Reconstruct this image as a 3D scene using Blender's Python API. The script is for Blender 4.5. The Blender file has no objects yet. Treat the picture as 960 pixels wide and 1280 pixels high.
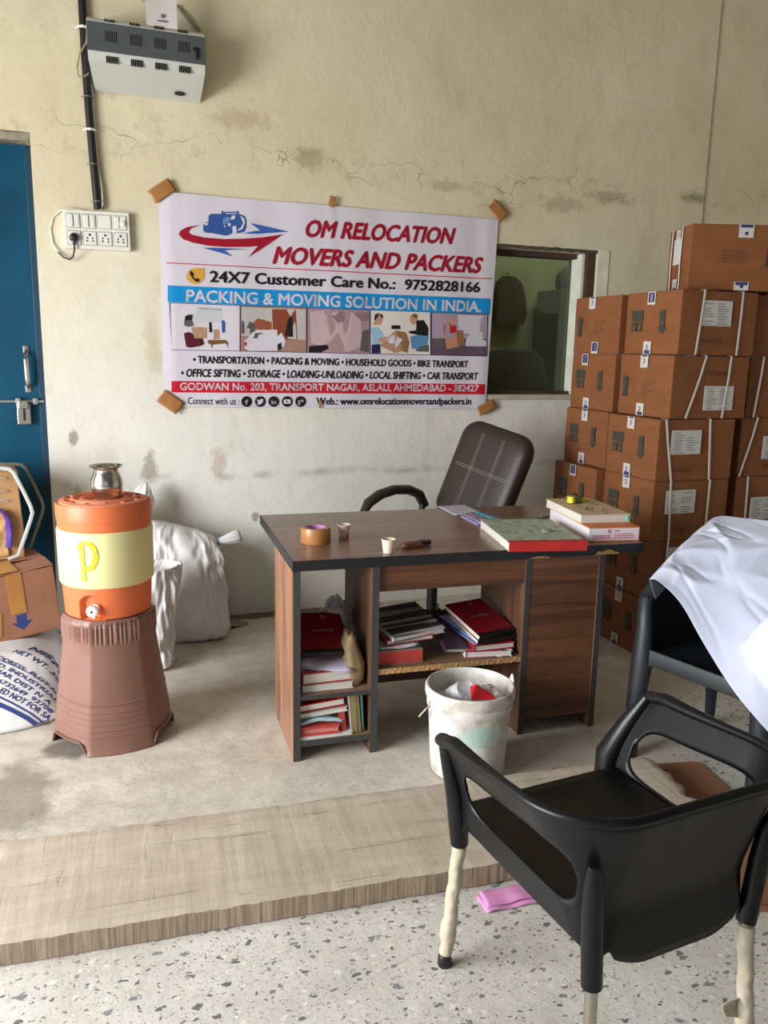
import bpy, bmesh, math, random
from mathutils import Vector, Matrix, noise
from mathutils.bvhtree import BVHTree
random.seed(7)
S = bpy.context.scene
COL = S.collection

# ------------------------------------------------------------------ camera, sky, lights, exposure
cam = bpy.data.cameras.new('camera')
cam_o = bpy.data.objects.new('camera', cam)
COL.objects.link(cam_o)
cam.sensor_fit = 'VERTICAL'
cam.sensor_height = 32.0
cam.lens = 1022.15 / 1280 * 32.0
cam.clip_start = 0.05
cam_o.matrix_world = Matrix(((0.94056585, 0.04754331, -0.33626702, 0.0),
                             (-0.33902715, 0.18949939, -0.92149366, 0.0),
                             (0.01991154, 0.98072912, 0.19435513, 1.4898),
                             (0, 0, 0, 1)))
S.camera = cam_o

W = bpy.data.worlds.new('world')
S.world = W
W.use_nodes = True
W.node_tree.nodes['Background'].inputs[0].default_value = (0.86, 0.93, 1.0, 1)
W.node_tree.nodes['Background'].inputs[1].default_value = 0.10


def area(name, loc, target, sx, sy, power, color):
    d = bpy.data.lights.new(name, 'AREA')
    d.shape = 'RECTANGLE'
    d.size, d.size_y, d.energy, d.color = sx, sy, power, color
    o = bpy.data.objects.new(name, d)
    COL.objects.link(o)
    o.location = loc
    o.rotation_euler = (Vector(target) - Vector(loc)).to_track_quat('-Z', 'Y').to_euler()
    return o


# daylight through the open shutter to the left of the desk
area('shutter_daylight', (-3.0, 1.60, 1.45), (0.6, 1.30, 0.15), 2.6, 1.9, 352, (0.965, 0.98, 1.0))
# weaker daylight through the open front of the shed behind the photographer
area('front_daylight', (-1.0, -2.4, 1.6), (0.6, 2.0, 0.2), 3.6, 2.2, 12, (0.95, 0.97, 1.0))

S.view_settings.view_transform = 'Standard'
S.view_settings.look = 'None'
S.view_settings.exposure = 0.0
S.view_settings.gamma = 1.0
S.view_settings.use_curve_mapping = False


# ------------------------------------------------------------------ materials
def lin(c):
    return tuple(((v / 255) / 12.92 if v / 255 <= 0.04045 else ((v / 255 + 0.055) / 1.055) ** 2.4) for v in c) + (1,)


class NT:
    def __init__(self, name):
        self.m = bpy.data.materials.new(name)
        self.m.use_nodes = True
        self.t = self.m.node_tree
        self.b = self.t.nodes['Principled BSDF']
        self.co = None

    def n(self, typ, **kw):
        nd = self.t.nodes.new(typ)
        for k, v in kw.items():
            setattr(nd, k, v)
        return nd

    def l(self, a, b):
        self.t.links.new(a, b)

    def coord(self, kind='Object', scale=(1, 1, 1), rot=(0, 0, 0)):
        tc = self.n('ShaderNodeTexCoord')
        mp = self.n('ShaderNodeMapping')
        mp.inputs['Scale'].default_value = scale
        mp.inputs['Rotation'].default_value = rot
        self.l(tc.outputs[kind], mp.inputs[0])
        return mp.outputs[0]

    def noise(self, co, scale, detail=4, rough=0.55, dist=0.0):
        nd = self.n('ShaderNodeTexNoise')
        nd.inputs['Scale'].default_value = scale
        nd.inputs['Detail'].default_value = detail
        nd.inputs['Roughness'].default_value = rough
        nd.inputs['Distortion'].default_value = dist
        if co is not None:
            self.l(co, nd.inputs['Vector'])
        return nd.outputs[0]

    def ramp(self, fac, stops):
        r = self.n('ShaderNodeValToRGB')
        el = r.color_ramp.elements
        while len(el) < len(stops):
            el.new(0.5)
        for e, (p, c) in zip(el, stops):
            e.position = p
            e.color = c if len(c) == 4 else tuple(c) + (1,)
        self.l(fac, r.inputs[0])
        return r.outputs[0]

    def mix(self, fac, a, b, mode='MIX'):
        m = self.n('ShaderNodeMix', data_type='RGBA', blend_type=mode)
        for i, v in ((0, fac), (6, a), (7, b)):
            if isinstance(v, (int, float)):
                m.inputs[i].default_value = v
            elif isinstance(v, tuple):
                m.inputs[i].default_value = v
            else:
                self.l(v, m.inputs[i])
        return m.outputs[2]

    def math(self, op, a, b=0.0, clamp=False):
        m = self.n('ShaderNodeMath', operation=op)
        m.use_clamp = clamp
        for i, v in ((0, a), (1, b)):
            if isinstance(v, (int, float)):
                m.inputs[i].default_value = v
            else:
                self.l(v, m.inputs[i])
        return m.outputs[0]

    def bump(self, h, strength=0.3, dist=0.01):
        bp = self.n('ShaderNodeBump')
        bp.inputs['Strength'].default_value = strength
        bp.inputs['Distance'].default_value = dist
        self.l(h, bp.inputs['Height'])
        self.l(bp.outputs[0], self.b.inputs['Normal'])
        return bp

    def color(self, c):
        if isinstance(c, tuple):
            self.b.inputs['Base Color'].default_value = c
        else:
            self.l(c, self.b.inputs['Base Color'])


BWG = [(0.0, (0, 0, 0)), (1.0, (1, 1, 1))]
_mc = {}


def M(name, rgb, rough=0.6, var=0.12, scale=8.0, bump=0.0, bscale=60.0, metal=0.0, spec=0.5, coat=0.0):
    """plain surface with a little procedural mottling"""
    if name in _mc:
        return _mc[name]
    k = NT(name)
    c = lin(rgb)
    co = k.coord('Object')
    n = k.noise(co, scale, 5, 0.6)
    d = tuple(v * (1 - var) for v in c[:3])
    u = tuple(min(1, v * (1 + var)) for v in c[:3])
    k.color(k.ramp(n, [(0.3, d), (0.7, u)]))
    k.b.inputs['Roughness'].default_value = rough
    k.b.inputs['Metallic'].default_value = metal
    k.b.inputs['Specular IOR Level'].default_value = spec
    k.b.inputs['Coat Weight'].default_value = coat
    if bump:
        k.bump(k.noise(co, bscale, 4, 0.6), bump, 0.004)
    _mc[name] = k.m
    return k.m


# wall paint with stains, cracks and flaking
def wall_material():
    k = NT('old_cream_wall_paint')
    co = k.coord('Object')
    n1 = k.noise(co, 1.1, 5, 0.6)
    base = k.ramp(n1, [(0.3, lin((208, 196, 162))), (0.7, lin((224, 214, 184)))])
    sep = k.n('ShaderNodeSeparateXYZ')
    k.l(co, sep.inputs[0])
    z = sep.outputs[2]
    # lower half painted whiter for the stronger light low down, ragged upper edge
    nz = k.noise(co, 2.3, 4, 0.6)
    zz = k.math('ADD', z, k.math('MULTIPLY', k.math('SUBTRACT', nz, 0.5), 0.9))
    low = k.ramp(k.math('DIVIDE', zz, 3.0), [(0.35, (1, 1, 1)), (0.75, (0, 0, 0))])
    base = k.mix(low, base, k.ramp(n1, [(0.3, lin((222, 220, 209))), (0.7, lin((236, 234, 225)))]))
    n2 = k.noise(co, 26, 6, 0.65)
    speck = k.ramp(n2, [(0.66, (0, 0, 0)), (0.74, (1, 1, 1))])
    lowmask = k.ramp(k.math('DIVIDE', zz, 3.0), [(0.2, (1, 1, 1)), (0.5, (0, 0, 0))])
    base = k.mix(k.math('MULTIPLY', k.math('MULTIPLY', speck, lowmask), 0.6), base, lin((128, 122, 108)))
    # soft brown stains
    n3 = k.noise(k.coord('Object', (1.3, 1, 0.7)), 2.7, 6, 0.62, 0.6)
    st = k.ramp(n3, [(0.56, (0, 0, 0)), (0.72, (1, 1, 1))])
    base = k.mix(k.math('MULTIPLY', st, 0.28), base, lin((176, 158, 122)))
    # crack line band near z = 2.45
    wob = k.noise(k.coord('Object', (1, 1, 1)), 1.6, 3, 0.5)
    band_c = k.math('ADD', z, k.math('MULTIPLY', k.math('SUBTRACT', wob, 0.5), 0.55))
    bd = k.math('ABSOLUTE', k.math('SUBTRACT', band_c, 2.47))
    band = k.ramp(bd, [(0.0, (1, 1, 1)), (0.11, (0, 0, 0))])
    vor = k.n('ShaderNodeTexVoronoi', feature='DISTANCE_TO_EDGE')
    vor.inputs['Scale'].default_value = 5.0
    dist = k.n('ShaderNodeMix', data_type='VECTOR')
    dn = k.n('ShaderNodeTexNoise')
    dn.inputs['Scale'].default_value = 7
    k.l(co, dn.inputs['Vector'])
    dist.inputs[0].default_value = 0.16
    k.l(k.coord('Object', (0.45, 1, 1.5)), dist.inputs[4])
    k.l(dn.outputs[1], dist.inputs[5])
    k.l(dist.outputs[1], vor.inputs['Vector'])
    crack = k.ramp(vor.outputs['Distance'], [(0.0, (1, 1, 1)), (0.016, (0, 0, 0))])
    crackmask = k.math('MULTIPLY', crack, k.math('MULTIPLY', band, k.ramp(k.noise(co, 3.2, 2), [(0.42, (0, 0, 0)), (0.6, (1, 1, 1))])))
    flake = k.math('MULTIPLY', band, k.ramp(k.noise(co, 11, 5, 0.6), [(0.52, (0, 0, 0)), (0.68, (1, 1, 1))]))
    base = k.mix(k.math('MULTIPLY', flake, 0.4), base, lin((150, 134, 100)))
    base = k.mix(k.math('MULTIPLY', crackmask, 0.5), base, lin((84, 72, 54)))
    # horizontal scuff line behind the desk at about 0.8 m
    sc = k.math('ABSOLUTE', k.math('SUBTRACT', k.math('ADD', z, k.math('MULTIPLY', k.math('SUBTRACT', wob, 0.5), 0.08)), 0.80))
    scm = k.math('MULTIPLY', k.ramp(sc, [(0.0, (1, 1, 1)), (0.03, (0, 0, 0))]), k.ramp(k.noise(co, 6, 5), [(0.45, (0, 0, 0)), (0.65, (1, 1, 1))]))
    base = k.mix(k.math('MULTIPLY', scm, 0.55), base, lin((130, 122, 108)))
    # chipped patches with a place of their own
    for (px, pz, rx, rz, col, amt) in PATCHES:
        v = k.n('ShaderNodeVectorMath', operation='SUBTRACT')
        v.inputs[1].default_value = (px, 0, pz)
        k.l(co, v.inputs[0])
        v2 = k.n('ShaderNodeVectorMath', operation='MULTIPLY')
        v2.inputs[1].default_value = (1 / rx, 0, 1 / rz)
        k.l(v.outputs[0], v2.inputs[0])
        ln = k.n('ShaderNodeVectorMath', operation='LENGTH')
        k.l(v2.outputs[0], ln.inputs[0])
        q = k.math('ADD', ln.outputs[1], k.math('MULTIPLY', k.math('SUBTRACT', k.noise(co, 14, 8, 0.75), 0.5), 3.2))
        q = k.math('DIVIDE', q, 2.0)
        mk = k.ramp(q, [(0.24, (1, 1, 1)), (0.56, (0, 0, 0))])
        base = k.mix(k.math('MULTIPLY', mk, amt * 0.8), base, lin(col))
    k.color(base)
    k.b.inputs['Roughness'].default_value = 0.85
    k.b.inputs['Specular IOR Level'].default_value = 0.25
    h = k.math('ADD', k.noise(co, 7, 6, 0.6), k.math('MULTIPLY', k.noise(co, 70, 4, 0.6), 0.12))
    h = k.math('SUBTRACT', h, k.math('MULTIPLY', crackmask, 0.7))
    h = k.math('SUBTRACT', h, k.math('MULTIPLY', flake, 0.25))
    k.bump(h, 0.35, 0.02)
    return k.m


PATCHES = [(-0.07, 1.02, 0.028, 0.05, (132, 124, 110), 0.9),
           (-0.06, 0.72, 0.02, 0.06, (140, 132, 120), 0.5),
           (0.30, 0.84, 0.045, 0.09, (128, 112, 88), 0.75),
           (0.66, 0.86, 0.05, 0.10, (176, 152, 122), 0.6),
           (1.16, 2.47, 0.10, 0.06, (134, 116, 84), 0.55),
           (0.80, 2.62, 0.16, 0.05, (160, 142, 106), 0.5),
           (0.14, 2.70, 0.12, 0.05, (150, 134, 104), 0.5),
           (3.66, 2.47, 0.10, 0.04, (112, 98, 74), 0.7),
           (3.05, 2.42, 0.18, 0.04, (128, 112, 84), 0.6),
           (2.72, 2.36, 0.16, 0.05, (134, 118, 88), 0.5),
           (1.95, 2.40, 0.14, 0.03, (146, 130, 98), 0.5),
           (0.86, 0.56, 0.022, 0.03, (112, 104, 92), 0.8),
           (0.93, 0.50, 0.012, 0.02, (92, 84, 72), 0.8),
           (0.34, 1.48, 0.05, 0.14, (188, 174, 138), 0.5)]


def floor_material():
    k = NT('worn_concrete_floor')
    co = k.coord('Object')
    n1 = k.noise(co, 1.7, 7, 0.62)
    dusty = k.ramp(n1, [(0.3, lin((182, 173, 159))), (0.5, lin((204, 196, 183))), (0.7, lin((219, 212, 201)))])
    n5 = k.noise(co, 9, 7, 0.68, 0.3)
    dusty = k.mix(0.35, dusty, k.ramp(n5, [(0.35, lin((150, 140, 126))), (0.65, lin((224, 217, 206)))]))
    # terrazzo chips
    ter = k.ramp(k.noise(co, 3, 7, 0.66), [(0.3, lin((190, 185, 176))), (0.7, lin((220, 216, 208)))])
    for sc, th, col in ((36, 0.20, (80, 84, 90)), (60, 0.20, (118, 114, 108)), (21, 0.13, (112, 119, 126)), (100, 0.16, (132, 126, 118)), (150, 0.17, (100, 95, 88)), (44, 0.2, (228, 223, 212))):
        cs = k.n('ShaderNodeVectorMath', operation='MULTIPLY')
        cs.inputs[1].default_value = (sc * 0.75, sc * 1.15, 1)
        ds = k.n('ShaderNodeMix', data_type='VECTOR')
        dn = k.n('ShaderNodeTexNoise')
        dn.inputs['Scale'].default_value = 42
        k.l(co, dn.inputs['Vector'])
        ds.inputs[0].default_value = 0.03
        k.l(co, ds.inputs[4])
        k.l(dn.outputs[1], ds.inputs[5])
        k.l(ds.outputs[1], cs.inputs[0])
        vo = k.n('ShaderNodeTexVoronoi')
        vo.inputs['Scale'].default_value = 1.0
        vo.inputs['Randomness'].default_value = 1.0
        k.l(cs.outputs[0], vo.inputs['Vector'])
        wn = k.n('ShaderNodeSeparateColor')
        k.l(vo.outputs['Color'], wn.inputs[0])
        size = k.math('MULTIPLY', k.math('SUBTRACT', wn.outputs[0], 0.36, True), th * 2.6)
        chip = k.math('LESS_THAN', vo.outputs['Distance'], size)
        ter = k.mix(k.math('MULTIPLY', chip, 0.85), ter, lin(col))
    sep = k.n('ShaderNodeSeparateXYZ')
    k.l(co, sep.inputs[0])
    # terrazzo towards the shutter (small y), plain screed behind the plank
    edge = k.math('ADD', sep.outputs[1], k.math('MULTIPLY', k.math('SUBTRACT', k.noise(co, 4, 5), 0.5), 0.35))
    edge = k.math('SUBTRACT', edge, k.math('MULTIPLY', k.math('SUBTRACT', sep.outputs[0], 1.5, True), 0.8))
    mk = k.ramp(k.math('DIVIDE', edge, 4.0), [(0.46, (1, 1, 1)), (0.56, (0, 0, 0))])
    col = k.mix(mk, dusty, ter)
    # fine dark pits
    pit = k.ramp(k.noise(k.coord('Object', (1, 1.7, 1)), 46, 6, 0.75), [(0.57, (0, 0, 0)), (0.63, (1, 1, 1))])
    pit = k.math('MULTIPLY', pit, k.ramp(k.noise(co, 5, 4), [(0.4, (0, 0, 0)), (0.6, (1, 1, 1))]))
    col = k.mix(k.math('MULTIPLY', pit, 0.55), col, lin((96, 86, 74)))
    # dark patches under and near the brown stand and a dark strip along the wall
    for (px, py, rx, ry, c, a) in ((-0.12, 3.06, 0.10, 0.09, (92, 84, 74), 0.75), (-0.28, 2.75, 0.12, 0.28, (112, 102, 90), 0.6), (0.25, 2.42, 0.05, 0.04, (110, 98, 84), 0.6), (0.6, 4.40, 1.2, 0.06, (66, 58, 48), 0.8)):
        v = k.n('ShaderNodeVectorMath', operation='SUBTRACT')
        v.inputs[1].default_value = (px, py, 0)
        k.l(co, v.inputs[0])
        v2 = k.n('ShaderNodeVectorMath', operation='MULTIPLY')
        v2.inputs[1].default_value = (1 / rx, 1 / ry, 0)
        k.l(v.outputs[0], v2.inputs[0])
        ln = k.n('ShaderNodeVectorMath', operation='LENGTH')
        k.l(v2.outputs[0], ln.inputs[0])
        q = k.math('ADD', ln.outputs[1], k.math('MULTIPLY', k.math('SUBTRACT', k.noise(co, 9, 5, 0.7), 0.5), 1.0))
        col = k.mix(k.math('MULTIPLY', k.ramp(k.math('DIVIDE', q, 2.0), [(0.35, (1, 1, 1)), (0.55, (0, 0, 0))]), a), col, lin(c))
    k.color(col)
    k.b.inputs['Roughness'].default_value = 0.72
    k.b.inputs['Specular IOR Level'].default_value = 0.3
    h = k.math('ADD', k.noise(co, 14, 7, 0.65), k.math('MULTIPLY', k.noise(co, 120, 3, 0.6), 0.2))
    h = k.math('SUBTRACT', h, k.math('MULTIPLY', pit, 0.6))
    k.bump(h, 0.28, 0.012)
    return k.m


def wood_laminate(name, dark, light, axis, rough=0.42, scale=1.0, spec=0.5):
    """dark walnut laminate, grain along axis"""
    k = NT(name)
    sc = [14 * scale] * 3
    sc['xyz'.index(axis)] = 0.9 * scale
    co = k.coord('Object', tuple(sc))
    n1 = k.noise(co, 1.0, 6, 0.62, 1.2)
    sc2 = [70 * scale] * 3
    sc2['xyz'.index(axis)] = 3 * scale
    n2 = k.noise(k.coord('Object', tuple(sc2)), 1.0, 3, 0.6)
    c = k.ramp(n1, [(0.32, lin(dark)), (0.5, tuple((a + b) / 2 for a, b in zip(lin(dark), lin(light)))), (0.66, lin(light))])
    c = k.mix(0.35, c, k.ramp(n2, [(0.35, lin(dark)), (0.7, lin(light))]))
    k.color(c)
    k.b.inputs['Roughness'].default_value = rough
    k.b.inputs['Specular IOR Level'].default_value = spec
    return k.m


def glass_material():
    k = NT('dusty_window_glass')
    out = k.t.nodes['Material Output']
    tr = k.n('ShaderNodeBsdfTransparent')
    tr.inputs[0].default_value = (0.80, 0.86, 0.78, 1)
    gl = k.n('ShaderNodeBsdfGlossy')
    gl.inputs['Roughness'].default_value = 0.06
    gl.inputs['Color'].default_value = (0.8, 0.8, 0.8, 1)
    mx = k.n('ShaderNodeMixShader')
    fr = k.n('ShaderNodeFresnel')
    fr.inputs[0].default_value = 1.5
    k.l(fr.outputs[0], mx.inputs[0])
    k.l(tr.outputs[0], mx.inputs[1])
    k.l(gl.outputs[0], mx.inputs[2])
    df = k.n('ShaderNodeBsdfDiffuse')
    df.inputs[0].default_value = (0.36, 0.36, 0.27, 1)
    mx2 = k.n('ShaderNodeMixShader')
    n = k.noise(k.coord('Object'), 5, 6, 0.65)
    k.l(k.math('MULTIPLY', k.ramp(n, [(0.3, (0.3, 0.3, 0.3)), (0.75, (1, 1, 1))]), 0.10), mx2.inputs[0])
    k.l(mx.outputs[0], mx2.inputs[1])
    k.l(df.outputs[0], mx2.inputs[2])
    k.l(mx2.outputs[0], out.inputs[0])
    return k.m


def clear_plastic(name, tint=(0.9, 0.9, 0.92), dens=0.3):
    k = NT(name)
    out = k.t.nodes['Material Output']
    tr = k.n('ShaderNodeBsdfTransparent')
    mx = k.n('ShaderNodeMixShader')
    k.b.inputs['Base Color'].default_value = tint + (1,)
    k.b.inputs['Roughness'].default_value = 0.18
    n = k.noise(k.coord('Object'), 18, 4, 0.6)
    k.l(k.ramp(n, [(0.3, (dens * 0.5,) * 3), (0.7, (min(1, dens * 1.6),) * 3)]), mx.inputs[0])
    k.l(tr.outputs[0], mx.inputs[1])
    k.l(k.b.outputs[0], mx.inputs[2])
    k.l(mx.outputs[0], out.inputs[0])
    return k.m


# ------------------------------------------------------------------ mesh helpers
def bx(bm, x0, x1, y0, y1, z0, z1, mi=0, bev=0.0, T=None, seg=2):
    r = bmesh.ops.create_cube(bm, size=1.0)
    vs = r['verts']
    for v in vs:
        v.co = Vector(((x0 + x1) / 2 + v.co.x * (x1 - x0), (y0 + y1) / 2 + v.co.y * (y1 - y0), (z0 + z1) / 2 + v.co.z * (z1 - z0)))
    fs = set(f for v in vs for f in v.link_faces)
    if bev:
        es = set(e for v in vs for e in v.link_edges)
        rr = bmesh.ops.bevel(bm, geom=list(es), offset=bev, segments=seg, affect='EDGES', profile=0.6)
        fs = set(rr['faces']) | set(f for f in fs if f.is_valid)
        allv = set(v for f in fs for v in f.verts)
        fs = set(f for v in allv for f in v.link_faces)
        vs = list(allv)
    for f in fs:
        f.material_index = mi
    if T is not None:
        for v in vs:
            v.co = T @ v.co
    return vs


def tube(bm, pts, r, n=10, mi=0, cap=True, up=Vector((0.13, 0.21, 0.97))):
    """swept tube; r a number or a list"""
    pts = [Vector(p) for p in pts]
    rings = []
    for i, p in enumerate(pts):
        d = (pts[min(i + 1, len(pts) - 1)] - pts[max(i - 1, 0)]).normalized()
        a = d.cross(up)
        if a.length < 1e-4:
            a = d.cross(Vector((1, 0, 0)))
        a.normalize()
        b = d.cross(a).normalized()
        rr = r[i] if isinstance(r, list) else r
        rx, ry = rr if isinstance(rr, tuple) else (rr, rr)
        rings.append([bm.verts.new(p + a * (rx * math.cos(2 * math.pi * j / n)) + b * (ry * math.sin(2 * math.pi * j / n))) for j in range(n)])
    return skin_rings(bm, rings, mi, cap)


def skin_rings(bm, rings, mi=0, cap=True, close=False):
    n = len(rings[0])
    fs = []
    for a, b in zip(rings[:-1], rings[1:]):
        for j in range(n):
            fs.append(bm.faces.new((a[j], a[(j + 1) % n], b[(j + 1) % n], b[j])))
    if cap:
        fs.append(bm.faces.new(list(reversed(rings[0]))))
        fs.append(bm.faces.new(rings[-1]))
    for f in fs:
        f.material_index = mi
    return fs


def lathe(bm, prof, n=32, mi=0, T=None, cap0=False, cap1=False):
    """prof: list of (r, z)"""
    rings = []
    for r, z in prof:
        ring = []
        for j in range(n):
            a = 2 * math.pi * j / n
            p = Vector((r * math.cos(a), r * math.sin(a), z))
            ring.append(bm.verts.new(T @ p if T is not None else p))
        rings.append(ring)
    skin_rings(bm, rings, mi, False)
    if cap0:
        bm.faces.new(list(reversed(rings[0]))).material_index = mi
    if cap1:
        bm.faces.new(rings[-1]).material_index = mi
    return rings


def grid(bm, fn, nu, nv, mi=0):
    vs = [[bm.verts.new(fn(i / nu, j / nv)) for j in range(nv + 1)] for i in range(nu + 1)]
    for i in range(nu):
        for j in range(nv):
            bm.faces.new((vs[i][j], vs[i + 1][j], vs[i + 1][j + 1], vs[i][j + 1])).material_index = mi
    return vs


def loft(bm, rings, n=40, mi=0, disp=None, cap=True, fine=1):
    """rings: (cx, cy, z, rx, ry, e): superellipse sections"""
    out = []
    if fine > 1:
        rr = []
        for a, b in zip(rings[:-1], rings[1:]):
            m_ = max(1, int(round(abs(b[2] - a[2]) / 0.1 * fine)))
            rr += [tuple(x + (y - x) * q / m_ for x, y in zip(a, b)) for q in range(m_)]
        rings = rr + [rings[-1]]
    for (cx, cy, z, rx, ry, e) in rings:
        ring = []
        for j in range(n):
            a = 2 * math.pi * j / n
            c, s = math.cos(a), math.sin(a)
            p = Vector((cx + rx * math.copysign(abs(c) ** (2 / e), c), cy + ry * math.copysign(abs(s) ** (2 / e), s), z))
            if disp:
                p = disp(p, Vector((c, s, 0)))
            ring.append(bm.verts.new(p))
        out.append(ring)
    skin_rings(bm, out, mi, cap)
    return out


def obj(name, bm, mats, parent=None, smooth=False, loc=None, rot=None, mods=None, angle=35):
    me = bpy.data.meshes.new(name)
    bmesh.ops.recalc_face_normals(bm, faces=bm.faces[:])
    bm.to_mesh(me)
    bm.free()
    if not isinstance(mats, (list, tuple)):
        mats = [mats]
    for m in mats:
        me.materials.append(m)
    o = bpy.data.objects.new(name, me)
    COL.objects.link(o)
    if parent is not None:
        o.parent = parent
    if loc is not None:
        o.location = loc
    if rot is not None:
        o.rotation_euler = rot
    if smooth:
        for p in me.polygons:
            p.use_smooth = True
        if angle < 180:
            bmx = bmesh.new()
            bmx.from_mesh(me)
            ca = math.radians(angle)
            for e in bmx.edges:
                if len(e.link_faces) == 2 and e.calc_face_angle(0) > ca:
                    e.smooth = False
            bmx.to_mesh(me)
            bmx.free()
    for t, kw in (mods or []):
        md = o.modifiers.new(t.lower(), t)
        for a, v in kw.items():
            setattr(md, a, v)
    return o


def thing(name, label, cat, loc=(0, 0, 0), rot=(0, 0, 0), group=None):
    o = bpy.data.objects.new(name, None)
    o.empty_display_size = 0.05
    COL.objects.link(o)
    o.location = loc
    o.rotation_euler = rot
    o['label'] = label
    o['category'] = cat
    if group:
        o['group'] = group
    return o


def tag(o, label, cat, group=None):
    o['label'] = label
    o['category'] = cat
    if group:
        o['group'] = group
    return o


def struct(name, bm, mats, **kw):
    o = obj(name, bm, mats, **kw)
    o['kind'] = 'structure'
    return o


def copy_thing(src, label, loc, rot, group=None):
    r = src.copy()
    COL.objects.link(r)
    r.location = loc
    r.rotation_euler = rot
    r['label'] = label
    if group:
        r['group'] = group
    for ch in list(src.children):
        c = ch.copy()
        COL.objects.link(c)
        c.parent = r
        for g in list(ch.children):
            d = g.copy()
            COL.objects.link(d)
            d.parent = c
    return r


# lettering: built-in font turned into flat mesh, returned as (points, triangles) in a unit frame:
# x 0..1 over the line, y in cap heights above the baseline
_tc = {}


def glyphs(s, shear=0.0, bold=0.0):
    key = (s, shear, bold)
    if key in _tc:
        return _tc[key]

    def mesh_of(body, sh):
        cu = bpy.data.curves.new('t', 'FONT')
        cu.body = body
        cu.resolution_u = 3
        cu.offset = 0.0
        cu.shear = sh
        cu.fill_mode = 'FRONT'
        o = bpy.data.objects.new('t', cu)
        COL.objects.link(o)
        dg = bpy.context.evaluated_depsgraph_get()
        me = bpy.data.meshes.new_from_object(o.evaluated_get(dg))
        pts = [v.co.copy() for v in me.vertices]
        fs = [tuple(p.vertices) for p in me.polygons]
        bpy.data.objects.remove(o)
        bpy.data.curves.remove(cu)
        bpy.data.meshes.remove(me)
        return pts, fs
    hp, _ = mesh_of('H', 0)
    cap = max(p.y for p in hp)
    pts, fs = mesh_of(s, shear)
    x0 = min(p.x for p in pts)
    x1 = max(p.x for p in pts)
    out = [((p.x - x0) / (x1 - x0), p.y / cap) for p in pts]
    if bold:        # heavier strokes: the outline laid over itself, shifted a little each way
        ar = (x1 - x0) / cap
        o2, f2 = [], []
        for q, (dx, dy) in enumerate(((-1, 0), (1, 0), (0, 1), (0, -1), (0.7, 0.7), (-0.7, -0.7))):
            o2 += [(u + dx * bold / ar * 1.3, v + dy * bold) for u, v in out]
            f2 += [tuple(i + q * len(out) for i in f) for f in fs]
        out, fs = o2, f2
    _tc[key] = (out, fs)
    return out, fs


def letter(bm, s, fn, mi=0, shear=0.0, bold=0.0):
    """fn(u, v) -> 3D point"""
    pts, fs = glyphs(s, shear, bold)
    vs = [bm.verts.new(fn(u, v)) for u, v in pts]
    for f in fs:
        try:
            bm.faces.new([vs[i] for i in f]).material_index = mi
        except ValueError:
            pass


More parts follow.
